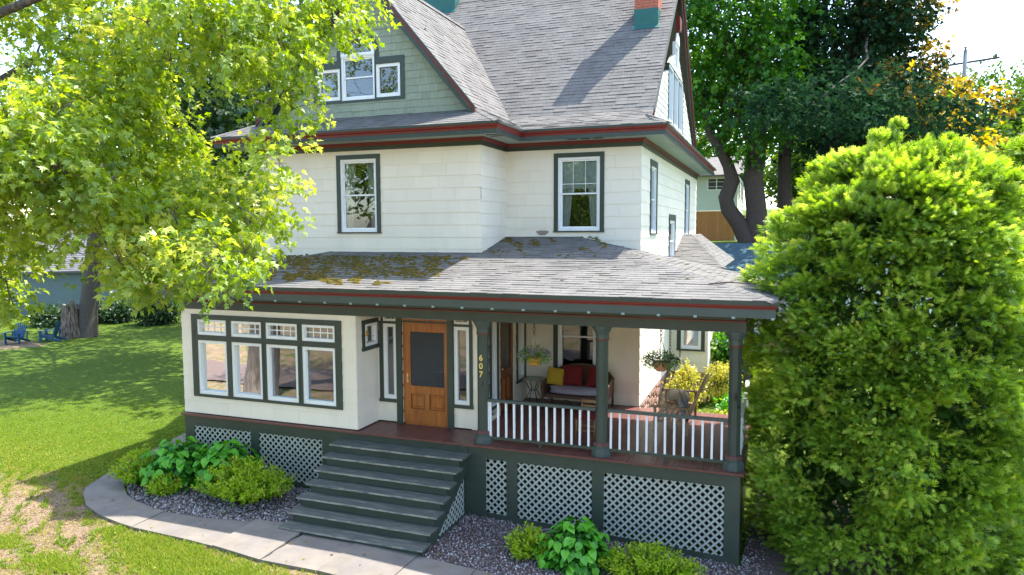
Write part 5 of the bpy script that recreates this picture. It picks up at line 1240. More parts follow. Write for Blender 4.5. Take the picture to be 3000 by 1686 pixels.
    tn = np.clip(np.where(back, 0.0, 0.0 + 0.62 * q ** 3 * (0.62 + 0.38 * d[:, 2]) + 0.22 * r.random(N_) + np.repeat(r.uniform(-0.12, 0.2, nb), m)), 0, 1)  # bough tops tinted lighter, inner sprays darker: sun and shade painted in
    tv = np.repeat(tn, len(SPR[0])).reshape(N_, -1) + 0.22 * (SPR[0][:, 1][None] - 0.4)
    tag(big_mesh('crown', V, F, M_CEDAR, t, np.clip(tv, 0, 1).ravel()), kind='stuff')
    return t
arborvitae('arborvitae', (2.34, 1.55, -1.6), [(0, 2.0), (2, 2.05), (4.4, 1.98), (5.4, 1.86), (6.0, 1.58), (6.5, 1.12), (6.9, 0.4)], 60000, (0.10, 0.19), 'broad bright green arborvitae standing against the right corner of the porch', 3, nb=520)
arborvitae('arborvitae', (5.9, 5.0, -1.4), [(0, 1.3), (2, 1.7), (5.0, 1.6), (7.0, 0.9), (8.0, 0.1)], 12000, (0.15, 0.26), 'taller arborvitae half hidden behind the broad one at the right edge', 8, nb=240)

# --- shrubs
def big_leaf_shrub(name, base, rad, h, n, size, label, seed, group=None):
    """hydrangea: every leaf an object of its own"""
    r = np.random.default_rng(seed); t = empty(name, base, label, 'shrub', group)
    b = B(); L = []
    vs, fs = [], []
    rows = [(0.0, 0.0), (0.10, 0.20), (0.30, 0.40), (0.42, 0.30), (0.62, 0.33), (0.82, 0.20), (1.0, 0.0)]
    ys = [0, 0.08, 0.28, 0.5, 0.72, 0.9, 1.0]; ws_ = [0.02, 0.26, 0.42, 0.42, 0.28, 0.11, 0.0]
    for y_, w_ in zip(ys, ws_):
        dz = -0.25 * y_ * y_; vs += [(-w_, y_, dz + 0.22 * w_), (0, y_, dz), (w_, y_, dz + 0.22 * w_)]
    for i in range(6):
        for j in range(2): k = i * 3 + j; fs.append((k, k + 1, k + 4, k + 3))
    metas = []
    for q in range(5):
        me = bpy.data.meshes.new('leaf'); sc = size * (0.58 + 0.13 * q)
        me.from_pydata([(x * sc, y * sc, z * sc * (0.6 + 0.25 * q)) for x, y, z in vs], [], fs)
        a = me.attributes.new('tint', 'FLOAT', 'POINT'); a.data.foreach_set('value', [min(1, 0.12 + 0.2 * q + 0.06 * (i % 3)) for i in range(len(vs))])
        me.polygons.foreach_set('use_smooth', [True] * len(fs)); me.materials.append(M_HYD); metas.append(me)
    base = Vector(base); k = 0
    stems = []
    for i in range(26):
        a = r.uniform(0, 6.28); e = Vector((math.cos(a) * rad * r.uniform(0.2, 0.85), math.sin(a) * rad * r.uniform(0.2, 0.85), h * r.uniform(0.5, 0.9))); stems.append(e)
        b.tube([base + e * 0.05, base + Vector((e.x * 0.5, e.y * 0.5, e.z * 0.6)), base + e], [0.012, 0.009, 0.005], 5)
    b.make('stems', M_BARK2, t)
    ni = 700; ai = r.uniform(0, 6.283, ni); zi = r.uniform(0.1, 0.85, ni); ri = rad * np.sqrt(np.clip(1 - zi ** 2, 0, 1)) * r.uniform(0.35, 0.86, ni)
    pi_ = np.stack([base.x + ri * np.cos(ai), base.y + ri * np.sin(ai), base.z + h * zi * 0.85], 1); Xi, Yi, Zi = frames(unit(r.normal(size=(ni, 3)) + np.stack([np.cos(ai), np.sin(ai), 0 * ai], 1)), unit(r.normal(size=(ni, 3)) * 0.5 + [0, 0, 1])); si = r.uniform(0.5, 0.85, ni)[:, None] * size
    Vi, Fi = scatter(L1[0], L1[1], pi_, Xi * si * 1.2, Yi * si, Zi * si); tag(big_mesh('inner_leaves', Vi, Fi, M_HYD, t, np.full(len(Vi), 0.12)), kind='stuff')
    for i in range(n):
        u_ = r.uniform(0.05, 1.0); a = r.uniform(0, 6.283); el = math.acos(1 - u_ * 0.98)     # from the top of the dome down
        lump = 1 + 0.14 * math.sin(3 * a + seed) + 0.1 * math.sin(5 * a + 2)
        q = r.uniform(0.80, 1.0) if i % 4 else r.uniform(0.5, 0.8)
        p = base + Vector((rad * math.sin(el) * math.cos(a) * lump * q, rad * math.sin(el) * math.sin(a) * lump * q, 0.05 + h * (0.12 + 0.88 * math.cos(el)) * q))
        out = Vector((math.cos(a), math.sin(a), 0)); nr = (out * math.sin(el) * 0.9 + Vector((0, 0, 1)) * (0.95 + math.cos(el)) + Vector(r.normal(size=3) * 0.28)).normalized()
        tip = (out + Vector((0, 0, -0.2)) + Vector(r.normal(size=3) * 0.45)); tip = (tip - nr * tip.dot(nr)).normalized(); sx_ = tip.cross(nr)
        o = bpy.data.objects.new('leaf', metas[int(r.integers(5))]); COL.objects.link(o); o.parent = t; o.matrix_parent_inverse = Matrix.Translation(-base)
        M = Matrix((sx_, tip, nr)).transposed().to_4x4(); M.translation = p - tip * size * 0.4
        o.matrix_basis = M
    return t
big_leaf_shrub('hydrangea', (-11.35, -0.62, -1.33), 0.82, 1.0, 300, 0.185, 'broad-leaved green hydrangea against the lattice under the sunroom', 2)
big_leaf_shrub('hydrangea', (-10.25, -0.50, -1.33), 0.70, 1.02, 300, 0.185, 'second dark green hydrangea crowding the lattice, nearer the steps', 5)
big_leaf_shrub('hydrangea', (-2.55, -1.02, -1.56), 0.60, 0.86, 300, 0.155, 'light green hydrangea in the gravel in front of the right lattice panels', 9)
def spirea(name, base, rad, h, n, label, seed, flowers=8, asp=(1.0, 1.0)):
    r = np.random.default_rng(seed); t = empty(name, base, label, 'shrub'); bx_, by_, bz_ = base; b = B()
    m = 150; a = r.uniform(0, 6.283, m); q = np.sqrt(r.uniform(0.0, 1, m)); X_ = bx_ + rad * asp[0] * q * np.cos(a); Y_ = by_ + rad * asp[1] * q * np.sin(a)
    Zt = bz_ + h * (1 - 0.55 * q ** 2.2) * r.uniform(0.80, 1.1, m)
    P, D = [], []
    for i in range(m):
        s0 = Vector((bx_ + (X_[i] - bx_) * 0.25, by_ + (Y_[i] - by_) * 0.25, bz_)); s1 = Vector((X_[i], Y_[i], Zt[i])); b.tube([s0, s0.lerp(s1, 0.5) + Vector((0, 0, 0.05)), s1], [0.006, 0.005, 0.002], 4)
        k = n // m
        for j in range(k):
            tt = 1 - (j / k) ** 1.0 * 0.62; P.append(s0.lerp(s1, tt)); D.append((s1 - s0).normalized())
    b.make('stems', M_BARK2, t)
    P = np.array([tuple(p) for p in P]) + r.normal(size=(len(P), 3)) * 0.022; D = np.array([tuple(d) for d in D])
    out = unit(P - np.array([bx_, by_, bz_ + h * 0.3])); tip = unit(D * 0.5 + 0.9 * r.normal(size=P.shape) + 0.4 * out); nrm = unit(np.array([0, 0, 0.8]) + 0.6 * r.normal(size=P.shape) + 0.5 * out)
    X, Y, Z = frames(tip, nrm); s = r.uniform(0.045, 0.080, len(P))[:, None]; V, F = scatter(L1s[0], L1s[1], P, X * s * 0.8, Y * s, Z * s)
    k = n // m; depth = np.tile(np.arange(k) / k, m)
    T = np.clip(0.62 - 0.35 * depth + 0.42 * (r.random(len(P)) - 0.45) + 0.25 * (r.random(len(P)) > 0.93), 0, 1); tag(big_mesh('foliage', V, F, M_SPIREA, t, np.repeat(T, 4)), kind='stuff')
    for i in range(flowers):
        j = int(r.integers(m)); c = (X_[j], Y_[j], Zt[j] + 0.01); fb = B(); 
        for q_ in range(7): fb.lathe((c[0] + r.normal() * 0.016, c[1] + r.normal() * 0.016, c[2] + r.normal() * 0.006), [(0.0, -0.006), (0.010, 0), (0.0, 0.008)], 5)
        fb.make('flower_head', mat('pink_flower', (0.30, 0.07, 0.16), 0.8, 0.1), t)
    return t
spirea('spirea', (-12.15, -0.85, -1.33), 0.62, 0.72, 4200, 'low spirea with pink flower heads at the bend of the path', 4, 14, (0.9, 1.1))
spirea('spirea', (-11.15, -1.22, -1.33), 0.38, 0.40, 2000, 'small spirea tucked in front of the hydrangeas beside the gravel', 14, 6)
spirea('spirea', (-9.35, -0.98, -1.33), 0.95, 0.80, 8500, 'wide lime green spirea mound left of the porch steps', 6, 10, (1.15, 0.78))
spirea('spirea', (-3.38, -1.02, -1.5), 0.40, 0.50, 3000, 'small lime spirea alone in the gravel right of the steps', 12, 0)
spirea('spirea', (-1.30, -1.10, -1.55), 0.72, 0.58, 6000, 'low spreading lime spirea in front of the rightmost lattice', 15, 3, (1.25, 0.7))

# --- grass: blades in tufts, thin over the bare soil
def grass(name, n, x0, x1, y0, y1, hmin, hmax, dens, tintf=None, w=0.010, bl=3):
    x = RNG.uniform(x0, x1, n); y = RNG.uniform(y0, y1, n); k = dens(x, y) > RNG.random(n); x, y = x[k], y[k]; n = len(x)
    tv = []; tf = []
    for i in range(bl):
        a = 2 * math.pi * i / bl + 0.4; c, s_ = math.cos(a), math.sin(a); k0 = len(tv); tv += [(-s_ * 0.5, c * 0.5, 0), (s_ * 0.5, -c * 0.5, 0), (c * 2.2, s_ * 2.2, 1.0)]; tf.append((k0, k0 + 1, k0 + 2))
    tv = np.array(tv, float); tf = np.array(tf); a = RNG.uniform(0, 6.28, n); h = RNG.uniform(hmin, hmax, n); ww = w * RNG.uniform(0.7, 1.5, n)
    X = np.stack([np.cos(a) * ww, np.sin(a) * ww, 0 * a], 1); Y = np.stack([-np.sin(a) * ww, np.cos(a) * ww, 0 * a], 1); Z = np.stack([RNG.normal(0, 0.3, n) * h, RNG.normal(0, 0.3, n) * h, h], 1)
    V, F = scatter(tv, tf, np.stack([x, y, ground_z(x, y) + 0.0], 1), X, Y, Z)
    T = np.clip(0.25 + 0.5 * RNG.random(n) + (tintf(x, y) if tintf else 0), 0, 1); tag(big_mesh(name, V, F, M_GRASS, tint=np.repeat(T, len(tv))), kind='stuff')
offp = lambda x, y: ~in_poly(x, y, outer + inner[::-1]) & ~in_poly(x, y, bedL) & ~((x > XL) & (y > -2.0) & (y < 14) & (x < 2)) & ~((x < -3.9) & (x > -5) & (y > -3))
nz = lambda x, y: fbm(x * 1.0, y * 1.3, 2.3) * 0.6 + fbm(x + 5, y, 6.1) * 0.4
near = lambda x, y: offp(x, y) * np.clip(1.1 - 1.35 * soil(x, y) + 1.2 * (nz(x, y) - 0.5), 0.02, 1)
grass('grass', 95000, -17, -3, -6.0, -1.0, 0.02, 0.055, near, lambda x, y: 0.45 * soil(x, y) + 0.30, w=0.008)
grass('grass', 70000, -24, -11.9, -1.0, 6.0, 0.025, 0.06, lambda x, y: offp(x, y) * np.clip(1.1 - soil(x, y), 0.1, 1) * (1 - 0.97 * sm((y + 1) / 7)) * sm((x + 24) / 6), lambda x, y: 0.05 + 0.15 * sm((2 - y) / 3), w=0.012)
clump = lambda cx, cy, r_: (lambda x, y: np.exp(-(((x - cx) / r_) ** 2 + ((y - cy) / (r_ * 0.6)) ** 2)))
edge = lambda x, y: offp(x, y) * sum(clump(a, b_, c)(x, y) for a, b_, c in ((-10.6, -2.9, 0.22), (-9.7, -3.1, 0.45), (-8.7, -3.05, 0.3), (-8.1, -3.3, 0.3), (-7.4, -3.4, 0.35), (-9.0, -3.5, 0.5), (-8.0, -3.9, 0.6), (-10.5, -4.2, 0.4), (-12.0, -3.9, 0.3), (-6.4, -3.6, 0.5)))
grass('weeds', 60000, -12.5, -5, -5, -2.7, 0.03, 0.085, edge, lambda x, y: 0.15, w=0.016)

k_ = RNG.random(26000); cx0 = RNG.uniform(-18, -7, 26000); cy0 = RNG.uniform(-6.5, -0.8, 26000); ok = offp(cx0, cy0) & (soil(cx0, cy0) * 1.2 > k_ + 0.15); cx0, cy0 = cx0[ok], cy0[ok]; m_ = len(cx0)
s_ = RNG.uniform(0.004, 0.017, m_); X, Y, Z = frames(unit(RNG.normal(size=(m_, 3))), unit(RNG.normal(size=(m_, 3))))
V, F = scatter(_ov, _of, np.stack([cx0, cy0, ground_z(cx0, cy0) + 0.004], 1), X * s_[:, None] * 1.4, Y * s_[:, None], Z * s_[:, None] * 0.7)
tag(big_mesh('soil_clods', V, F, pebble_mat('soil_clod', [(0.0, (0.16, 0.105, 0.06)), (0.4, (0.24, 0.17, 0.10)), (0.8, (0.33, 0.25, 0.16))]), tint=np.repeat(RNG.random(m_), 6)), kind='stuff')

grass('weeds', 40000, -17, -4, -6.0, -0.8, 0.04, 0.085, lambda x, y: offp(x, y) * (nz(x * 1.7 + 3, y * 1.7) > 0.60) * 0.8, lambda x, y: 0.1 * np.sin(x * 3), w=0.016)
nl = 900; fx_ = RNG.uniform(-17, 0, nl); fy_ = RNG.uniform(-6, 6, nl); ok = ~((fx_ > XL) & (fy_ > -0.05)) & ~((fx_ > -7.9) & (fx_ < -4.8) & (fy_ > -2)); fx_, fy_ = fx_[ok], fy_[ok]; nl = len(fx_)
X, Y, Z = frames(unit(np.stack([RNG.normal(size=nl), RNG.normal(size=nl), 0.15 * RNG.normal(size=nl)], 1)), unit(np.array([0, 0, 1]) + 0.35 * RNG.normal(size=(nl, 3)))); s_ = RNG.uniform(0.03, 0.06, nl)[:, None]
V, F = scatter(L3[0], L3[1], np.stack([fx_, fy_, ground_z(fx_, fy_) + 0.065], 1), X * s_, Y * s_, Z * s_)
tag(big_mesh('fallen_leaves', V, F, attr_mat('dry_leaf', (0.12, 0.07, 0.03), (0.24, 0.17, 0.05), (0.30, 0.30, 0.06), 0.2, 0.02), tint=np.repeat(RNG.random(nl), len(L3[0]))), kind='stuff')

# ------------------------------------------------------------------ things on the porch
def pillow(name, c, sx_, sy_, sz_, rot, material, label, cat='pillow', top=True, group=None):
    """soft cushion: sx_ by sz_ face, sy_ thick, rotated by rot (euler)"""
    n = 12; vs, fs = [], []
    for side in (1, -1):
        for i in range(n + 1):
            for j in range(n + 1):
                u_, v_ = i / n * 2 - 1, j / n * 2 - 1
                e = (1 - abs(u_) ** 2.6) * (1 - abs(v_) ** 2.6); pinch = 1 - 0.07 * (1 - abs(u_ * v_)) * (abs(u_) ** 6 + abs(v_) ** 6)
                vs.append((u_ * sx_ / 2 * pinch, side * sy_ / 2 * e ** 0.55, v_ * sz_ / 2 * pinch))
    m = (n + 1) ** 2
    for s_ in (0, 1):
        for i in range(n):
            for j in range(n):
                k = s_ * m + i * (n + 1) + j; q = (k, k + 1, k + n + 2, k + n + 1); fs.append(q if s_ else q[::-1])
    o = B().add(vs, fs, True).make(name, material); o.location = c; o.rotation_euler = rot
    if top: tag(o, label, cat, group)
    return o
M_STRIPE = bpy.data.materials.new('striped_cushion'); M_STRIPE.use_nodes = True
n_, l_ = M_STRIPE.node_tree.nodes, M_STRIPE.node_tree.links; tc = n_.new('ShaderNodeTexCoord'); wv = n_.new('ShaderNodeTexWave'); wv.inputs['Scale'].default_value = 9; wv.inputs['Distortion'].default_value = 0.0
l_.new(tc.outputs['Object'], wv.inputs[0]); cr = n_.new('ShaderNodeValToRGB'); e = cr.color_ramp.elements; e[0].position = 0.35; e[0].color = (0.16, 0.12, 0.20, 1); e[1].position = 0.6; e[1].color = (0.46, 0.42, 0.46, 1); l_.new(wv.outputs[0], cr.inputs[0]); l_.new(cr.outputs[0], n_['Principled BSDF'].inputs['Base Color']); n_['Principled BSDF'].inputs['Roughness'].default_value = 0.9
# loveseat
ls = empty('wicker_loveseat', (-3.70, 3.45, 0), 'dark wicker loveseat with a striped seat cushion against the porch back wall', 'sofa')
x0, x1, yf, yk_ = -4.42, -2.98, 3.05, 3.72
b = B(); b.box(x0, x1, yf, yk_, 0.26, 0.33); b.make('seat_frame', M_WICKER, ls)
vs = [(x0 - 0.02, yk_, 0.33)]; N_ = 14
for i in range(N_ + 1):
    t = i / N_; vs.append((x0 - 0.02 + (x1 - x0 + 0.04) * t, yk_, 0.62 + 0.31 * math.sin(math.pi * t) ** 0.55))
vs.append((x1 + 0.02, yk_, 0.33)); B().prism(vs, (0, 0.05, 0)).make('backrest', M_WICKER, ls)
rim = B(); rim.tube([(v[0], v[1] + 0.02, v[2]) for v in vs[1:-1]], 0.028, 7); rim.make('back_rim', M_WICKER, ls)
for s_, xx in ((-1, x0), (1, x1)):
    b = B(); b.tube([(xx, yf - 0.02, 0.0), (xx, yf - 0.03, 0.30), (xx + s_ * 0.02, yf - 0.05, 0.52), (xx + s_ * 0.03, yf + 0.05, 0.60), (xx + s_ * 0.02, yf + 0.35, 0.62), (xx, yk_, 0.64)], 0.028, 7); b.make('arm', M_WICKER, ls)
    b = B(); b.box(xx - 0.012, xx + 0.012, yf, yk_, 0.33, 0.60); b.make('arm_panel', M_WICKER, ls)
    b = B(); b.tube([(xx, yk_, 0), (xx, yk_, 0.35)], 0.026, 7); b.make('leg', M_WICKER, ls)
ap = B()
for k in range(4):
    xa_ = x0 + (x1 - x0) * k / 4; w_ = (x1 - x0) / 4; ap.tube([(xa_ + w_ * t, yf - 0.02, 0.05 + 0.19 * math.sin(math.pi * t)) for t in [j / 8 for j in range(9)]], 0.010, 5)
ap.tube([(x0, yf - 0.02, 0.055), (x1, yf - 0.02, 0.055)], 0.012, 5); ap.make('apron', M_WICKER, ls)
cu = pillow('seat_cushion', (-3.70, 3.34, 0.40), 1.36, 0.62, 0.17, (0, 0, 0), M_STRIPE, None, top=False); 
for v in cu.data.vertices: v.co = Vector((v.co.x, v.co.y * 1.0, v.co.z))
cu.parent = ls; cu.matrix_parent_inverse = Matrix.Translation(-Vector(ls.location))
M_REDP = mat('red_cushion', (0.16, 0.009, 0.009), 0.85, 0.08, 3, bump=0.2, bscale=200); M_YELP = mat('yellow_cushion', (0.44, 0.27, 0.02), 0.85, 0.08, 3, bump=0.2, bscale=200)
pillow('throw_pillow', (-3.86, 3.50, 0.70), 0.46, 0.15, 0.46, (R(-14), 0, R(4)), M_REDP, 'red square pillow in the middle of the wicker loveseat')
pillow('throw_pillow', (-3.30, 3.50, 0.69), 0.46, 0.15, 0.46, (R(-14), R(4), R(-4)), M_REDP, 'red square pillow half hidden by the middle porch column')
pillow('throw_pillow', (-4.24, 3.40, 0.68), 0.40, 0.14, 0.40, (R(-18), R(10), R(20)), M_YELP, 'mustard yellow pillow leaning in the left corner of the loveseat')
# side table
tb = empty('side_table', (-4.76, 3.38, 0), 'small side table with curved black iron legs beside the loveseat', 'table')
B().box(-4.97, -4.57, 3.16, 3.60, 0.585, 0.605).make('table_top', mat('table_slate', (0.20, 0.22, 0.19), 0.3, 0.1), tb)
for a_, c_ in ((-4.93, 3.20), (-4.61, 3.20), (-4.93, 3.56), (-4.61, 3.56)):
    mx_ = -4.77 + (a_ + 4.77) * 0.35; my_ = 3.38 + (c_ - 3.38) * 0.35
    B().tube([(a_, c_, 0), (a_ * .7 + mx_ * .3, c_ * .7 + my_ * .3, 0.15), (mx_, my_, 0.33), (a_ * .6 + mx_ * .4, c_ * .6 + my_ * .4, 0.5), (a_, c_, 0.58)], 0.010, 6).make('leg', M_IRON, tb)
B().tube([(-4.77 + 0.08 * math.cos(a), 3.38 + 0.08 * math.sin(a), 0.33) for a in [k * math.pi / 8 for k in range(17)]], 0.008, 5).make('ring', M_IRON, tb)
# small wooden chair behind the railing
M_OAK = mat('aged_oak', (0.28, 0.15, 0.06), 0.6, 0.2, 3, (4, 4, 0.6)); M_SWING = mat('swing_wood', (0.30, 0.185, 0.10), 0.6, 0.25, 3, (3, 3, 3))
wc = empty('porch_chair', (-2.92, 1.15, 0), 'small wooden chair with a red seat standing behind the railing by the middle column', 'chair')
for a_, c_ in ((-3.10, 0.98), (-2.74, 0.98)): B().tube([(a_, c_, 0), (a_ + 0.01, c_ + 0.02, 0.42)], 0.018, 6).make('leg', M_OAK, wc)
for a_, c_ in ((-3.08, 1.34), (-2.76, 1.34)): B().tube([(a_, c_ + 0.03, 0), (a_, c_, 0.42), (a_, c_ + 0.05, 0.70)], 0.018, 6).make('leg', M_OAK, wc)
B().box(-3.11, -2.73, 0.97, 1.36, 0.40, 0.44).make('seat', M_REDP, wc)
for z_ in (0.18, 0.28): B().tube([(-3.10, 0.985, z_), (-2.74, 0.985, z_)], 0.011, 5).make('stretcher', M_OAK, wc)
for z_ in (0.56, 0.66): B().box(-3.08, -2.76, 1.385 + (z_ - 0.6) * 0.15, 1.40 + (z_ - 0.6) * 0.15, z_ - 0.03, z_ + 0.03).make('back_slat', M_OAK, wc)
# porch swing
sw = empty('porch_swing', (-1.40, 2.3, 0.3), 'slatted wooden porch swing hanging on chains at the right end of the porch', 'swing')
ya_, yb_ = 1.50, 3.05
for k in range(6): x_ = -1.66 + k * 0.098; B().box(x_, x_ + 0.08, ya_, yb_, 0.40 - 0.006 * k, 0.42 - 0.006 * k).make('seat_slat', M_SWING, sw)
for k in range(15):
    y_ = ya_ + 0.02 + k * (yb_ - ya_ - 0.06) / 14; B().bar((-1.10, y_, 0.38), (-0.84, y_, 1.02), 0.05, 0.016, up=(0, 1, 0)).make('back_slat', M_SWING, sw)
for z_, x_ in ((0.42, -1.085), (1.02, -0.835)): B().box(x_ - 0.0, x_ + 0.03, ya_ - 0.02, yb_ + 0.02, z_ - 0.04, z_ + 0.04).make('back_rail', M_SWING, sw)
for y_ in (ya_ - 0.02, yb_ - 0.02):
    B().box(-1.76, -0.96, y_ - 0.03, y_ + 0.06, 0.63, 0.655).make('arm', M_SWING, sw)
    B().box(-1.70, -1.65, y_, y_ + 0.035, 0.12, 0.63).make('arm_post', M_SWING, sw); B().box(-1.10, -1.05, y_, y_ + 0.035, 0.12, 0.63).make('arm_post', M_SWING, sw)
    B().box(-1.70, -1.05, y_ - 0.001, y_ + 0.034, 0.34, 0.395).make('seat_rail', M_SWING, sw)
B().box(-1.705, -1.68, ya_, yb_, 0.31, 0.39).make('apron', M_SWING, sw)
def chain(p, q, parent, pitch=0.05, r=0.010):
    p, q = Vector(p), Vector(q); d = (q - p); L = d.length; d.normalize(); n = int(L / pitch); b = B(); a = d.orthogonal().normalized(); c = d.cross(a)
    for i in range(n):
        m = p + d * (pitch * (i + 0.5)); s_ = a if i % 2 else c
        b.tube([m + d * (0.6 * pitch * math.cos(t)) + s_ * (0.35 * pitch * math.sin(t)) for t in [k * math.pi / 4 for k in range(9)]], r * 0.5, 4, cap=False)
    return b.make('chain', M_CHAIN, parent)
for y_ in (ya_ + 0.02, yb_ - 0.02):
    for x_, xt in ((-1.62, -1.44), (-1.10, -1.38)): chain((x_, y_, 0.66), (xt, y_, 1.35), sw)
    chain((-1.41, y_, 1.35), (-1.41, y_, 2.46), sw, 0.06, 0.014)
M_TAN = mat('tan_cushion', (0.46, 0.37, 0.26), 0.9, 0.15, 20); M_GREYP = mat('grey_flecked_cushion', (0.30, 0.29, 0.28), 0.9, 0.35, 30)
pillow('swing_pillow', (-1.42, 2.92, 0.55), 0.50, 0.20, 0.32, (R(-70), R(0), R(10)), M_TAN, 'long tan pillow lying at the far end of the porch swing')
pillow('swing_pillow', (-1.22, 2.10, 0.62), 0.46, 0.14, 0.42, (R(-8), R(0), R(82)), M_TAN, 'tan pillow propped against the swing backrest')
pillow('swing_pillow', (-1.15, 1.75, 0.60), 0.40, 0.13, 0.36, (R(-8), R(0), R(80)), M_GREYP, 'grey flecked pillow against the near end of the swing backrest')
# hanging baskets
def basket(loc, rope, potmat, flmat, label, seed, spread_=0.30):
    r = np.random.default_rng(seed); x_, y_, z_ = loc; t = empty('hanging_basket', loc, label, 'hanging basket')
    B().lathe((x_, y_, z_ - 0.16), [(0.07, 0), (0.115, 0.04), (0.145, 0.12), (0.15, 0.17), (0.14, 0.17), (0.13, 0.13)], 14).make('pot', potmat, t)
    b = B()
    for k in range(3):
        a = k * 2.09 + 0.5; b.tube([(x_ + 0.145 * math.cos(a), y_ + 0.145 * math.sin(a), z_), (x_, y_, z_ + 0.42)], 0.006, 4)
    b.make('hanger', rope, t); chain((x_, y_, z_ + 0.42), (x_, y_, 2.46), t, 0.07, 0.016)
    cl = [(x_, y_, z_ + 0.06, spread_, spread_, 0.15), (x_ - 0.1, y_, z_ - 0.0, spread_ * 0.8, spread_ * 0.8, 0.12), (x_ + 0.12, y_, z_, spread_ * 0.75, spread_ * 0.75, 0.13)]
    p, d, idx = shell_points(cl, 1500); k_ = p[:, 2] > z_ - 0.13; p, d = p[k_], d[k_]
    tip = unit(d + 0.8 * r.normal(size=p.shape)); X, Y, Z = frames(tip, unit(r.normal(size=p.shape) + [0, 0, 0.8])); s = r.uniform(0.022, 0.045, len(p))[:, None]
    V, F = scatter(L1s[0], L1s[1], p, X * s, Y * s, Z * s); tag(big_mesh('foliage', V, F, M_PETUNIA, t, np.repeat(r.random(len(p)), 4)), kind='stuff')
    fb = B()
    for _ in range(70):
        d_ = unit(r.normal(size=3)); d_[2] = abs(d_[2]) * 0.9 - 0.25; c = (x_ + d_[0] * spread_ * 1.12, y_ + d_[1] * spread_ * 1.12, z_ + 0.05 + d_[2] * 0.19)
        fb.lathe(c, [(0.004, -0.012), (0.020, 0.006), (0.0, 0.001)], 5, False)
    tag(fb.make('flowers', flmat, t), kind='stuff')
basket((-3.82, 0.62, 1.62), mat('jute_cord', (0.50, 0.36, 0.25), 0.9), mat('amber_pot', (0.55, 0.28, 0.05), 0.6), mat('pale_violet_flower', (0.30, 0.20, 0.34), 0.8, 0.3, 30), 'hanging basket of green leaves and pale flowers in front of the loveseat', 2)
basket((-1.45, 0.66, 1.66), M_CHAIN, mat('terracotta_pot', (0.50, 0.22, 0.13), 0.8, 0.1), mat('dark_purple_flower', (0.055, 0.020, 0.065), 0.8, 0.4, 30), 'hanging basket with dark purple flowers in a terracotta pot', 3)
# washstand behind the screen door, a few things inside the sunroom
ws_t = empty('washstand', (-6.15, 1.9, 0), 'dark wooden washstand with a pale splashback seen through the screen door', 'cabinet')
B().box(-6.45, -5.95, 1.7, 2.15, 0.02, 0.95).make('body', mat('dark_cabinet', (0.07, 0.035, 0.02), 0.5), ws_t)
B().box(-6.48, -5.92, 1.68, 2.17, 0.95, 0.98).make('marble_top', mat('pale_marble', (0.5, 0.56, 0.58), 0.3, 0.1), ws_t)
B().prism([(-6.46, 2.13, 0.98), (-5.94, 2.13, 0.98), (-5.94, 2.13, 1.14), (-6.2, 2.13, 1.27), (-6.46, 2.13, 1.14)], (0, 0.03, 0)).make('splashback', MATS['pale_marble'], ws_t)
cb = empty('storage_bench', (-10.4, 3.2, 0), 'pale box bench inside the sunroom behind the left panes', 'bench')
B().box(-11.2, -10.1, 2.9, 3.4, 0.0, 0.5).make('body', M_ROOM, cb); B().box(-11.22, -10.08, 2.88, 3.42, 0.5, 0.54).make('lid', M_WHITE, cb)

# --- planting seen through the right end of the porch
def plant_mound(name, base, rad, h, n, size, matl, label, seed, tpl=L1s, cat='shrub', flat=0.7):
    r = np.random.default_rng(seed); t = empty(name, base, label, cat); bx_, by_, bz_ = base
    b = B()
    for k in range(14): a = r.uniform(0, 6.28); q = rad * r.uniform(0.1, 0.8); b.tube([(bx_, by_, bz_ - 0.05), (bx_ + q * 0.4 * math.cos(a), by_ + q * 0.4 * math.sin(a), bz_ + h * 0.4), (bx_ + q * math.cos(a), by_ + q * math.sin(a), bz_ + h * r.uniform(0.6, 0.9))], [0.015, 0.01, 0.004], 4)
    b.make('stems', M_BARK2, t)
    cl = dome(bx_, by_, bz_ + h * 0.5, rad * 0.8, rad * 0.8, h * 0.42, 16, rad * 0.34, seed)
    V, F, T = foliage(cl, n, tpl, size, droop=0.1, up=0.7, groups=4); tag(big_mesh('foliage', V, F, matl, t, T), kind='stuff'); return t
plant_mound('golden_shrub', (-1.75, 6.4, -1.0), 0.52, 1.75, 4500, (0.05, 0.09), M_YELLOW, 'golden yellow shrub behind the porch swing', 21)
plant_mound('golden_shrub', (-0.95, 8.2, -0.9), 0.5, 1.5, 2200, (0.05, 0.09), M_YELLOW, 'taller golden shrub in front of the bay window', 22)
plant_mound('flowering_plant', (-0.55, 5.2, -1.05), 0.6, 0.75, 2000, (0.05, 0.10), M_YELLOW, 'low yellow-green plant beyond the end of the porch floor', 23, L1)
plant_mound('flowering_plant', (-0.25, 6.6, -1.0), 0.7, 0.85, 2200, (0.06, 0.11), M_HYD, 'mid green leafy plant behind the low yellow one', 24, L1)
plant_mound('flowering_plant', (-0.75, 10.5, -0.9), 0.8, 1.9, 2600, (0.12, 0.2), M_NMAPLE, 'tall dark green plant growing beside the bay', 25, L1)
plant_mound('flowering_plant', (0.6, 8.5, -1.0), 0.9, 1.2, 2600, (0.08, 0.13), M_SPIREA, 'broad lime plant in the side garden by the arborvitae', 26, L1)

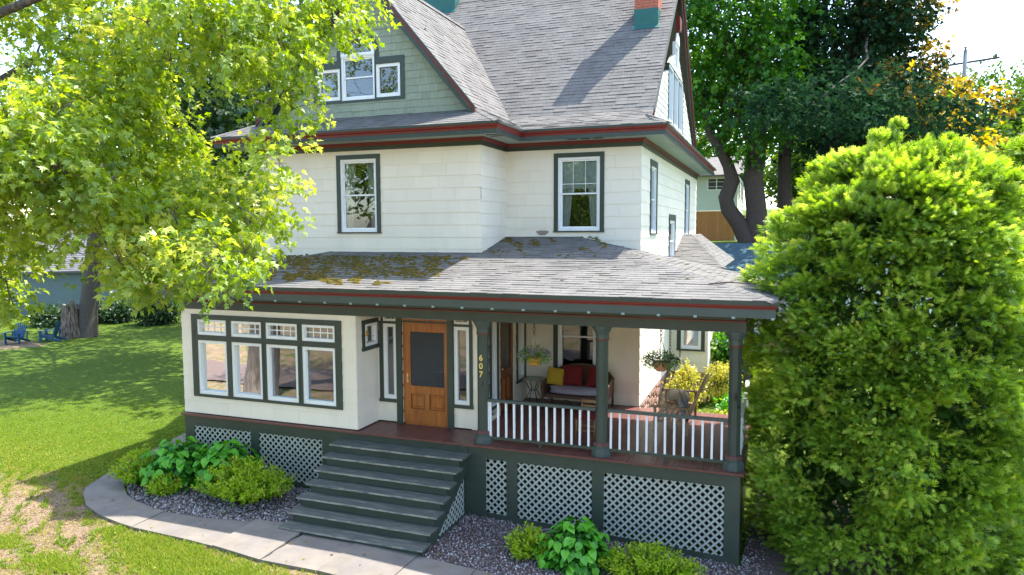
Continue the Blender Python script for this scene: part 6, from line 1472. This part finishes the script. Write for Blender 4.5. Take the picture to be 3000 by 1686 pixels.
# ------------------------------------------------------------------ buildings behind
def shingle_strip(b, x0, x1, y0, z0, y1, z1, rows, n, jit): pass
gar = empty('garage', (2.0, 19, -0.63), 'pale garage with a blue-grey shingled roof behind the house', 'garage')
def simple_wall(name, O, Sd, N, s1, z0, z1, course, L, material, parent, holes=(), vertical=False):
    """wall slab plus lapped boards as parts"""
    S3, N3 = Vector((*Sd, 0)), Vector((*N, 0)); O3 = Vector((*O, 0))
    core = B(); c = O3 + S3 * s1 / 2 - N3 * 0.06; core.obox((c.x, c.y, (z0 + z1) / 2), S3 * s1 / 2, N3 * 0.05, (0, 0, (z1 - z0) / 2)); w = core.make(name, material, parent)
    if vertical:
        s = 0.0
        while s < s1 - 0.01:
            e = min(s + L, s1); p = O3 + S3 * (s + e) / 2; b = B(); b.obox((p.x, p.y, (z0 + z1) / 2), S3 * ((e - s) / 2 - 0.008), N3 * 0.012, (0, 0, (z1 - z0) / 2)); b.make('board', material, w); s = e
        return w
    z = z0
    while z < z1 - 0.02:
        zt_ = min(z + course, z1); segs = [(0, s1)]
        for h in holes:
            if h[2] < zt_ and h[3] > z:
                ns_ = []
                for a, c_ in segs:
                    if h[1] <= a or h[0] >= c_: ns_.append((a, c_)); continue
                    if h[0] > a: ns_.append((a, h[0]))
                    if h[1] < c_: ns_.append((h[1], c_))
                segs = ns_
        b = B()
        for a, c_ in segs:
            p0, p1 = O3 + S3 * a, O3 + S3 * c_
            b.add([tuple(p0 + N3 * 0.022 + Vector((0, 0, z))), tuple(p1 + N3 * 0.022 + Vector((0, 0, z))), tuple(p1 + N3 * 0.004 + Vector((0, 0, zt_))), tuple(p0 + N3 * 0.004 + Vector((0, 0, zt_))), tuple(p0 - N3 * 0.005 + Vector((0, 0, z))), tuple(p1 - N3 * 0.005 + Vector((0, 0, z)))], [(0, 1, 2, 3), (4, 5, 1, 0)])
        b.make('clapboard', material, w); z = zt_
    return w
def simple_window(O, Sd, N, s0, s1, z0, z1, parent, fm=None, gm=None, split=True):
    S3, N3 = Vector((*Sd, 0)), Vector((*N, 0)); O3 = Vector((*O, 0)); fm = fm or M_WHITE
    def bx(b, a, c, e, g, d0, d1): p = O3 + S3 * (a + c) / 2 + N3 * (d0 + d1) / 2; b.obox((p.x, p.y, (e + g) / 2), S3 * (c - a) / 2, N3 * (d1 - d0) / 2, (0, 0, (g - e) / 2))
    b = B(); k = 0.07; bx(b, s0 - k, s0, z0 - k, z1 + k, -0.02, 0.05); bx(b, s1, s1 + k, z0 - k, z1 + k, -0.02, 0.05); bx(b, s0, s1, z0 - k, z0, -0.02, 0.05); bx(b, s0, s1, z1, z1 + k, -0.02, 0.05)
    if split: m = (s0 + s1) / 2; bx(b, m - 0.03, m + 0.03, z0, z1, -0.02, 0.045)
    w = b.make('window', fm, parent); p = B(); bx(p, s0, s1, z0, z1, 0.012, 0.02); p.make('pane', gm or mat('dark_pane', (0.03, 0.04, 0.045), 0.1), w); return w
M_PALE = mat('pale_blue_white_siding', (0.62, 0.66, 0.66), 0.6, 0.04, 2); M_MINT = mat('pale_mint_siding', (0.60, 0.68, 0.58), 0.6, 0.04, 2); M_SHEDM = mat('blue_grey_clapboard', (0.17, 0.22, 0.24), 0.7, 0.06, 2); M_BOARD = mat('brown_skirting', (0.46, 0.21, 0.07), 0.8, 0.12, 2, (3, 3, 0.4), piece=0.08)
simple_wall('wall', (-4.5, 16.7), FX, FR, 12, -0.63, 2.1, 0.30, 1, M_PALE, gar)
simple_wall('wall', (-4.5, 23.2), (0, -1), (-1, 0), 6.5, -0.7, 2.1, 0.30, 1, M_PALE, gar)
simple_window((-4.5, 16.7), FX, FR, 4.60, 5.0, 0.35, 1.9, gar, M_GREEN, mat('white_door', (0.75, 0.77, 0.78), 0.5), split=False)
B().box(-0.4, 2.5, 16.60, 16.68, -0.63, 0.0).make('plinth', M_STONE, gar)
rf = B().prism([(-4.8, 16.35, 2.15), (-4.8, 19.95, 3.42), (-4.8, 23.55, 2.15), (-4.8, 23.55, 2.08), (-4.8, 19.95, 3.35), (-4.8, 16.35, 2.08)], (12.7, 0, 0)).make('roof', M_TEALROOF, gar)
shp = []; sl = Vector((0, 3.6, 1.27)); Ls = sl.length; sl.normalize(); nn_ = Vector((0, -sl.z, sl.y)); r_i = 0; v_ = 0.0
while v_ < Ls:
    u_ = -4.8 - random.random() * 0.3
    while u_ < 7.9:
        w_ = random.uniform(0.14, 0.36); a_, c_ = max(-4.8, u_), min(7.9, u_ + w_); u_ += w_
        if c_ - a_ < 0.02: continue
        p = Vector((a_, 16.35, 2.15)) + sl * v_; t_ = random.choice((0.008, 0.016, 0.022)); h_ = min(0.16, Ls - v_ + 0.01)
        shp.append((tuple(p), [tuple(p + nn_ * t_), tuple(p + Vector((c_ - a_ - 0.006, 0, 0)) + nn_ * t_), tuple(p + Vector((c_ - a_ - 0.006, 0, 0)) + sl * h_ + nn_ * 0.004), tuple(p + sl * h_ + nn_ * 0.004), tuple(p), tuple(p + Vector((c_ - a_ - 0.006, 0, 0)))], [(0, 1, 2, 3), (4, 5, 1, 0)]))
    v_ += 0.15
shp = [s for s in shp if s[0][0] < 3.5]
emit_pieces(shp, 'roof_shingle', M_TEALROOF, rf, 300, 'roof_shingles')
nh = empty('neighbour_house', (-7, 40, 3.3), 'mint green neighbour house raised on brown vertical boards', 'house')
simple_wall('wall', (-14, 35.0), FX, FR, 12.05, 5.2, 7.45, 0.30, 1, M_MINT, nh); simple_wall('skirting', (-14, 35.02), FX, FR, 12.03, 3.0, 5.19, 0, 0.22, M_BOARD, nh, vertical=True)
simple_wall('wall', (-1.95, 35.0), SX, SR, 9, 3.3, 7.45, 0.30, 1, M_MINT, nh)
simple_window((-14, 35.0), FX, FR, 10.3, 11.3, 6.55, 7.2, nh); simple_window((-14, 35.0), FX, FR, 7.2, 8.4, 6.4, 7.2, nh); simple_window((-1.95, 35.0), SX, SR, 1.5, 2.6, 6.0, 7.2, nh, split=False); simple_window((-1.95, 35.0), SX, SR, 4.5, 5.6, 6.0, 7.2, nh, split=False)
B().prism([(-14.5, 34.4, 7.42), (-14.5, 39.5, 9.0), (-14.5, 44.6, 7.42), (-14.5, 44.6, 7.32), (-14.5, 39.5, 8.9), (-14.5, 34.4, 7.32)], (13.1, 0, 0)).make('roof', M_ROOF, nh)
B().box(-1.9, -1.86, 36.2, 36.25, 4.9, 5.2).box(-1.9, -0.6, 36.2, 39.0, 4.85, 4.92).box(-0.65, -0.6, 36.2, 39.0, 5.6, 5.68).make('side_deck', M_BOARD, nh)
# shed on the left, set at an angle
sh = empty('shed', (-43, 24, -1.35), 'blue-grey clapboard shed with a dark shingled roof beyond the lawn', 'shed')
A_ = Vector((-40.6, 22.6)); dv = Vector((-0.707, -0.707)); nv = Vector((0.707, -0.707)); Lw = 9.5
simple_wall('wall', tuple(A_), tuple(dv), tuple(nv), Lw, -1.45, 1.45, 0.125, 1, M_SHEDM, sh)
simple_wall('wall', tuple(A_), tuple(-nv), tuple(-dv), 7.0, -1.45, 1.45, 0.125, 1, M_SHEDM, sh)
cbb = B(); cbb.obox((A_.x + 0.01, A_.y, 0), (0.07, 0, 0), (0, 0.07, 0), (0, 0, 1.45)); cbb.make('corner_board', M_PALE, sh)
def P_(s, d, z): q = A_ + dv * s - nv * d; return (q.x, q.y, z)
M_SHEDROOF = mat('shed_roof', (0.13, 0.13, 0.14), 0.9, 0.2, 2, bump=0.4, bscale=30)
rfs = B().prism([P_(-0.4, -0.45, 1.5), P_(-0.4, 3.5, 4.6), P_(-0.4, 7.4, 1.5), P_(-0.4, 7.4, 1.4), P_(-0.4, 3.5, 4.48), P_(-0.4, -0.45, 1.4)], (dv.x * (Lw + 0.8), dv.y * (Lw + 0.8), 0)).make('roof', M_SHEDROOF, sh)
B().add([P_(0, 0, 1.45), P_(0, 7, 1.45), P_(0, 3.5, 4.4)], [(0, 1, 2)]).make('gable', M_SHEDM, sh)
for k in range(26):
    t_ = k / 26; q = B(); a_, b_ = t_, min(1, t_ + 0.045)
    f_ = lambda t, e: (Vector(P_(-0.4, -0.45 + 3.95 * t, 1.5 + 3.1 * t)) + Vector((0, 0, e)))
    off = Vector((dv.x * (Lw + 0.8), dv.y * (Lw + 0.8), 0))
    q.add([tuple(f_(a_, 0.04)), tuple(f_(a_, 0.04) + off), tuple(f_(b_, 0.012) + off), tuple(f_(b_, 0.012)), tuple(f_(a_, 0.0)), tuple(f_(a_, 0.0) + off)], [(0, 1, 2, 3), (4, 5, 1, 0)]); q.make('shingle_course', M_SHEDROOF, rfs)

# --- the old tree with the broken stump at its side
st_t = empty('old_tree', (-33.0, 14.6, -1.35), 'thick grey tree trunk with a rotten stump grown against its left side', 'tree')
rt = Vector((0.9376, 0.3476, 0))
b = B(); base = Vector((-32.9, 14.6, -1.35)); b.tube([base + Vector((0, 0, -0.4)), base, base + rt * 0.12 + Vector((0, 0, 1.2)), base + rt * 0.45 + Vector((0, 0, 3.6)), base + rt * 0.9 + Vector((0, 0, 6.5)), base + rt * 1.2 + Vector((0, 0, 9))], [0.66, 0.50, 0.43, 0.40, 0.32, 0.2], 14); b.make('trunk', mat('brown_bark', (0.10, 0.082, 0.068), 0.95, 0.3, 3, (5, 5, 0.8), 1.0, 12), st_t)
b = B(); s0 = base - rt * 0.62 + Vector((0.1, -0.25, 0)); prof = []
N_ = 16; vs, fs = [], []
hts = [random.uniform(1.3, 2.05) for _ in range(N_)]
for j, (z_, r_) in enumerate(((-0.3, 0.62), (0.0, 0.55), (0.5, 0.46), (1.0, 0.42), (9, 0.40), (9, 0.22), (0.9, 0.20))):
    for i in range(N_):
        a = 2 * math.pi * i / N_; rr = r_ * (1 + 0.10 * math.sin(3 * a + j)); zz_ = hts[i] if z_ == 9 else z_
        vs.append((s0.x + rr * math.cos(a), s0.y + rr * math.sin(a), s0.z + zz_))
for j in range(6):
    for i in range(N_): fs.append((j * N_ + i, j * N_ + (i + 1) % N_, (j + 1) * N_ + (i + 1) % N_, (j + 1) * N_ + i))
b.add(vs, fs); b.make('stump', M_STUMP, st_t)
cl = dome(-30.5, 14.5, 9.5, 8.5, 7, 5.0, 50, 2.1, 31)
lb = B()
for c in cl[::3]: limb(lb, base + rt * 1.0 + Vector((0, 0, random.uniform(5, 8.5))), c[:3], 0.16, 0.04, 0.1)
lb.make('limbs', M_BARK, st_t)
V, F, T = foliage(cl, 15000, L3, (0.16, 0.26), groups=4, up=0.7); tag(big_mesh('crown', V, F, M_FARTREE, st_t, T), kind='stuff')

# --- adirondack chairs
M_BLUE = mat('blue_chair_paint', (0.012, 0.075, 0.16), 0.45, 0.1)
def adirondack(label):
    t = empty('adirondack_chair', (0, 0, 0), label, 'chair', 'blue adirondack chairs on the lawn')
    w_ = 0.56
    for k in range(6): f = k / 5; B().box(-w_ / 2, w_ / 2, -0.45 + f * 0.5, -0.37 + f * 0.5, 0.36 - f * 0.12, 0.38 - f * 0.12).make('seat_slat', M_BLUE, t, False)
    for k in range(7):
        u_ = (k - 3) / 3; top = 0.98 - 0.10 * u_ * u_
        B().bar((u_ * 0.20, 0.10, 0.20), (u_ * 0.28, 0.10 + (top - 0.2) * 0.36, top), 0.068, 0.018, up=(0, 1, 0)).make('back_slat', M_BLUE, t, False)
    for s_ in (-1, 1):
        B().box(s_ * 0.36 - 0.07, s_ * 0.36 + 0.07, -0.50, 0.26, 0.545, 0.57).make('arm', M_BLUE, t, False)
        B().box(s_ * 0.31 - 0.02, s_ * 0.31 + 0.02, -0.44, -0.32, 0.0, 0.545).make('leg', M_BLUE, t, False)
        B().bar((s_ * 0.29, -0.42, 0.33), (s_ * 0.29, 0.52, 0.03), 0.03, 0.11).make('leg', M_BLUE, t, False)
        B().bar((s_ * 0.34, 0.20, 0.20), (s_ * 0.34, 0.26, 0.55), 0.03, 0.06).make('leg', M_BLUE, t, False)
    B().box(-0.32, 0.32, 0.215, 0.235, 0.50, 0.56).make('back_rail', M_BLUE, t, False)
    return t
c1 = adirondack('blue adirondack chair on the right of the pair, turned towards the left'); c1.location = (-33.2, 12.9, gz(-33.2, 12.9)); c1.rotation_euler = (0, 0, R(-60))
c2 = copy_tree(c1); c2['label'] = 'blue adirondack chair at the left picture edge, turned towards its twin'; c2.location = (-34.1, 11.8, gz(-34.1, 11.8)); c2.rotation_euler = (0, 0, R(25))

# ------------------------------------------------------------------ trees
def gp(x, y): return (x, y, gz(x, y))
# two-stemmed green maple behind the garage
g0 = (-0.8, 25.9, gz(-0.8, 25.9))
tm = empty('green_maple', g0, 'green maple with a crooked dark double trunk behind the garage', 'tree')
b = B(); b.tube([(-0.62, 25.9, g0[2] - 0.8), (-0.8, 25.9, 3.2), (-1.36, 25.85, 4.3), (-1.90, 25.8, 5.05), (-2.03, 25.8, 5.6), (-1.72, 25.9, 6.5), (-1.95, 25.9, 7.25), (-2.4, 25.8, 8.2), (-2.85, 25.8, 8.9), (-3.3, 26.0, 11)], [0.62, 0.5, 0.42, 0.38, 0.38, 0.37, 0.30, 0.28, 0.24, 0.12], 10); b.make('trunk', M_BARK2, tm)
b = B(); b.tube([(-0.45, 26.0, g0[2] - 0.8), (-0.5, 26.0, 3.3), (-0.55, 26.0, 5), (-0.75, 26.0, 6.6), (-0.55, 26.1, 8.5), (-0.7, 26.3, 12), (-0.9, 26.3, 15)], [0.7, 0.58, 0.50, 0.48, 0.44, 0.3, 0.12], 10); b.make('trunk', M_BARK2, tm)
cl = dome(-2.0, 27.0, 14.5, 4.2, 3.6, 7.0, 60, 1.5, 41) + [(-3.2, 26, 8.6, 1.2, 1.2, 0.8), (-1.2, 25.4, 8.9, 1.3, 1.3, 0.9), (0.4, 25.2, 9.2, 1.2, 1.2, 0.9), (-2.2, 25.2, 10.2, 1.3, 1.2, 1.0), (0.2, 25, 10.8, 1.3, 1.2, 1.0), (-0.9, 25.0, 7.9, 0.9, 0.9, 0.6)]
lb = B()
for c in cl[::3]: limb(lb, (-0.7 - random.random() * 2, 26, random.uniform(8, 13)), c[:3], 0.11, 0.03, 0.1)
lb.make('limbs', M_BARK2, tm)
V, F, T = foliage(cl, 29000, L3, (0.15, 0.26), droop=0.25, up=0.9, groups=6, spread=0.8); tag(big_mesh('crown', V, F, M_NMAPLE, tm, T), kind='stuff')
# dark maple with copper tips, sunlight on them painted into the leaf tint
dm = empty('dark_maple', gp(5.0, 31), 'huge dark-leaved maple with copper-orange sunlit edges', 'tree')
b = B()
b.tube([(1.0, 28.5, 2.6), (1.0, 28.5, 3.6), (0.75, 28.5, 6), (0.7, 28.6, 9), (1.6, 29, 13)], [0.7, 0.42, 0.36, 0.32, 0.15], 9)
b.make('trunk', M_BARK2, dm); b = B(); b.tube([(3.4, 29.5, 2.8), (3.3, 29.5, 5), (2.8, 29.6, 8), (3.6, 30, 12), (4.5, 30.5, 17)], [0.75, 0.55, 0.5, 0.4, 0.15], 9); b.tube([(3.4, 29.5, 5), (4.4, 29.8, 8.2), (6, 30, 12)], [0.4, 0.33, 0.12], 8); b.make('trunk', M_BARK2, dm)
cl = dome(3.4, 31.0, 14.5, 4.3, 5.0, 8.2, 100, 1.3, 43) + dome(6.4, 32.2, 14.5, 1.6, 3.0, 5.6, 14, 1.1, 44) + [(9.0, 31.5, 9.6, 1.3, 1.2, 0.7), (9.7, 31.8, 8.7, 1.3, 1.3, 0.7), (10.3, 31, 8.0, 1.0, 1.0, 0.6), (8.9, 30.5, 10.4, 0.9, 0.9, 0.6), (7.8, 30, 11.2, 1.1, 1.1, 0.7), (8.7, 30.4, 9.4, 1.2, 1.2, 0.7)] + [(2.2, 28.6, 7.6, 1.5, 1.5, 0.9), (4.2, 28.4, 7.2, 1.6, 1.5, 0.9), (6.2, 28.4, 7.4, 1.5, 1.5, 0.9), (1.6, 28, 9.4, 1.4, 1.4, 1.0), (3.4, 27.6, 9.2, 1.5, 1.4, 1.0), (5.4, 27.6, 9.4, 1.6, 1.5, 1.0), (7.6, 28.8, 8.4, 1.5, 1.5, 0.9), (4.5, 27, 11.3, 1.5, 1.4, 1.0), (2.0, 27.6, 12, 1.5, 1.4, 1.0)]
cl += [(x_, y_, z_, 1.7, 1.4, 0.9) for x_, y_, z_ in ((2.0, 22, 9.0), (4.2, 22.5, 9.2), (6.2, 22, 9.2), (3.0, 23.8, 10.2), (5.2, 24.2, 10.4), (7.6, 23, 9.0), (1.0, 24, 9.8), (4.4, 26, 11), (0.2, 20.6, 9.3), (1.8, 20.2, 9.2), (3.2, 20.0, 9.0))]  # crown clumps added to shade the garage roof
lb = B()
for c in cl[::3]: limb(lb, (3.6 + random.uniform(-1, 1), 30, random.uniform(8, 15)), c[:3], 0.08, 0.02, 0.1)
lb.make('limbs', M_BARK2, dm)
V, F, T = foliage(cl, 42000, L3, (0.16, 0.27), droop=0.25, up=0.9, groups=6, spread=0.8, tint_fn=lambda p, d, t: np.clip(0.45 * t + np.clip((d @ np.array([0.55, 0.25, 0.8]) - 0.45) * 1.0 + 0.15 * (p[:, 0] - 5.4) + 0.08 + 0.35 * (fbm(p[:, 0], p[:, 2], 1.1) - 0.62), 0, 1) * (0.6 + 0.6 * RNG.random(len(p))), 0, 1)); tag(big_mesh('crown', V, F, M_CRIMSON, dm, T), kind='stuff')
# shaded tree behind the left corner of the house and its neighbours
def plain_tree(name, x, y, cz, rx, ry, rz, n, m, label, seed, size=(0.2, 0.34), tpl=L1s, ncl=40, cr=None, group=None, bark=None, r0=0.35, groups=4):
    z0 = gz(x, y); return tree(name, (x, y, z0), dome(x, y, z0 + cz, rx, ry, rz, ncl, cr or rx * 0.27, seed), n, tpl, size, m, bark or M_BARK2, label, r0=r0, group=group, groups=groups, limb_r=0.14)
plain_tree('dark_tree', -18.5, 12.8, 10.6, 6.6, 5.5, 4.6, 15000, M_DARKTREE, 'dense dark green tree behind the left corner of the house', 51, (0.17, 0.28), tpl=L3)
plain_tree('dark_tree', -25.5, 24.0, 11.0, 6.0, 5.5, 7.0, 13000, M_DARKTREE, 'dark tree further back between the house and the shed', 52, (0.2, 0.34))
plain_tree('broadleaf_tree', -38.5, 33, 9.5, 7, 6, 7, 11000, M_FARTREE, 'green tree directly behind the shed roof', 53, (0.26, 0.42))
plain_tree('broadleaf_tree', -52, 34, 9.0, 8, 7, 7.5, 11000, M_FARTREE, 'green tree left behind the shed', 54, (0.28, 0.46))
plain_tree('broadleaf_tree', -30, 44, 11, 8, 7, 8, 9000, M_DARKTREE, 'tall tree in the row beyond the shed', 55, (0.3, 0.5))
plain_tree('broadleaf_tree', -62, 22, 7.5, 7, 7, 6.5, 8000, M_FARTREE, 'far tree at the left edge beyond the lawn', 56, (0.3, 0.5))
plain_tree('broadleaf_tree', -17, 40, 12, 7, 6, 8, 9000, M_FARTREE, 'tree behind the main roof on the left', 57, (0.3, 0.5))
far = [(4.5, 46, 5.0, 4.2), (13, 66, 8.5, 5.5), (19, 80, 10.5, 7), (25.5, 74, 9, 6), (31, 84, 11, 7.5), (38, 78, 9.5, 7), (24, 60, 7.0, 4.6), (31, 62, 8.5, 5.2), (12, 95, 12, 8), (2, 60, 10, 6.5), (-8, 56, 11, 7), (46, 92, 12, 9), (20, 47, 5.5, 3.2)]
lab = ['green tree filling the gap behind the leaning trunks', 'tree left of the utility pole in the far row', 'far tree straight behind the utility pole', 'bright green tree right of the utility pole', 'tall hazy tree in the far row at the right', 'far tree at the right edge of the far row', 'round green tree below the power lines', 'green tree at the right picture edge below the wires', 'distant tree behind the dark maple', 'tree behind the mint neighbour house', 'tree behind the neighbour roof at its left end', 'most distant tree beyond the right edge', 'small lime tree just above the right arborvitae']
for i, (x, y, cz, rx) in enumerate(far): plain_tree('far_tree', x, y, cz, rx, rx * 0.9, cz * 0.62, 9000, M_FARTREE, lab[i], 60 + i, (0.34, 0.6), ncl=34, tpl=L1s, group='trees in the far background', r0=0.3)
back = [(-26, -34, 9, 7), (-12, -38, 10, 7.5), (3, -36, 8, 6.5), (16, -34, 9, 7), (-40, -28, 9, 7)]
for i, (x, y, cz, rx) in enumerate(back): plain_tree('street_tree', x, y, cz, rx, rx * 0.9, cz * 0.6, 4500, M_FARTREE, ['round tree across the street at the far left of the reflections', 'tall tree across the street left of the camera', 'tree across the street straight behind the camera', 'tree across the street right of the camera', 'broad tree across the street beyond the others on the left'][i], 80 + i, (0.4, 0.7), ncl=26, tpl=L1s, group='trees across the street')
# shrubs along the shed and the back of the lawn
for i, (x, y, r_, h_, m_, lb_) in enumerate([(-38.6, 17.2, 1.3, 0.9, M_DARKTREE, 'dark bush against the shed behind the chairs'), (-41.5, 14.6, 2.0, 2.4, M_DARKTREE, 'tall dark bush at the left picture edge behind the chairs'), (-36.6, 19.2, 1.3, 1.2, M_DARKTREE, 'low dark hedge plant left of the trunk'), (-33.6, 19.6, 1.3, 1.1, M_DARKTREE, 'low dark hedge plant right of the trunk'), (-36.0, 25.0, 2.2, 3.2, M_FARTREE, 'broad green bush right of the shed corner'), (-31.5, 24.5, 2.3, 3.4, M_DARKTREE, 'dark bush at the back of the lawn'), (-27.5, 25.0, 2.3, 3.6, M_FARTREE, 'green bush at the back of the lawn near the house'), (-34.0, 31, 3.0, 5.2, M_FARTREE, 'tall light green bush behind the others'), (-23.8, 25, 2.4, 4.0, M_DARKTREE, 'dark bush beside the left wall of the house')]):
    plant_mound('bush', gp(x, y), r_, h_, 4000, (0.14, 0.24), m_, lb_, 90 + i, L1s)
gd = B()
# utility pole and wires
up_ = empty('utility_pole', (13.1, 49.7, gz(13.1, 49.7)), 'weathered utility pole with a single crossarm and power lines', 'utility pole')
M_POLE = mat('weathered_pole', (0.13, 0.165, 0.165), 0.9, 0.2, 3, (4, 4, 0.5), bump=0.4)
B().tube([(13.1, 49.7, gz(13.1, 49.7) - 0.5), (13.1, 49.7, 17.05)], [0.20, 0.14], 10).make('pole', M_POLE, up_)
B().bar((11.4, 51.0, 16.22), (15.1, 49.0, 16.22), 0.12, 0.14).make('crossarm', mat('crossarm_wood', (0.10, 0.075, 0.065), 0.8, 0.1), up_)
for p, q in (((13.1, 49.9, 15.4), (12.1, 50.6, 16.15)), ((13.1, 49.9, 15.4), (14.3, 49.4, 16.15))): B().bar(p, q, 0.05, 0.05).make('brace', M_IRON, up_)
for p in ((13.1, 49.7, 17.05), (14.9, 49.1, 16.29), (11.6, 50.9, 16.29)): B().lathe(p, [(0.05, 0), (0.10, 0.08), (0.05, 0.14), (0.12, 0.2), (0.05, 0.27)], 8).make('insulator', mat('porcelain', (0.15, 0.12, 0.12), 0.3), up_)
def wire(p, q, sag, r=0.018):
    p, q = Vector(p), Vector(q); B().tube([p.lerp(q, t) - Vector((0, 0, sag * 4 * t * (1 - t))) for t in [k / 16 for k in range(17)]], r, 4).make('wire', M_IRON, up_)
wire((13.1, 49.7, 17.3), (13.5, 12.0, 13.5), 0.7, 0.022); wire((14.9, 49.1, 16.5), (22, 12, 14.8), 0.8); wire((13.1, 49.7, 17.3), (60, 40, 20), 1.0)
wire((13.1, 49.7, 12.3), (50, 38, 11.6), 0.4, 0.03); wire((13.1, 49.7, 12.0), (50, 38, 11.1), 0.4, 0.03); wire((14.9, 49.1, 16.5), (60, 43, 19), 1.0); wire((13.1, 49.7, 17.3), (-30, 62, 18), 1.2)
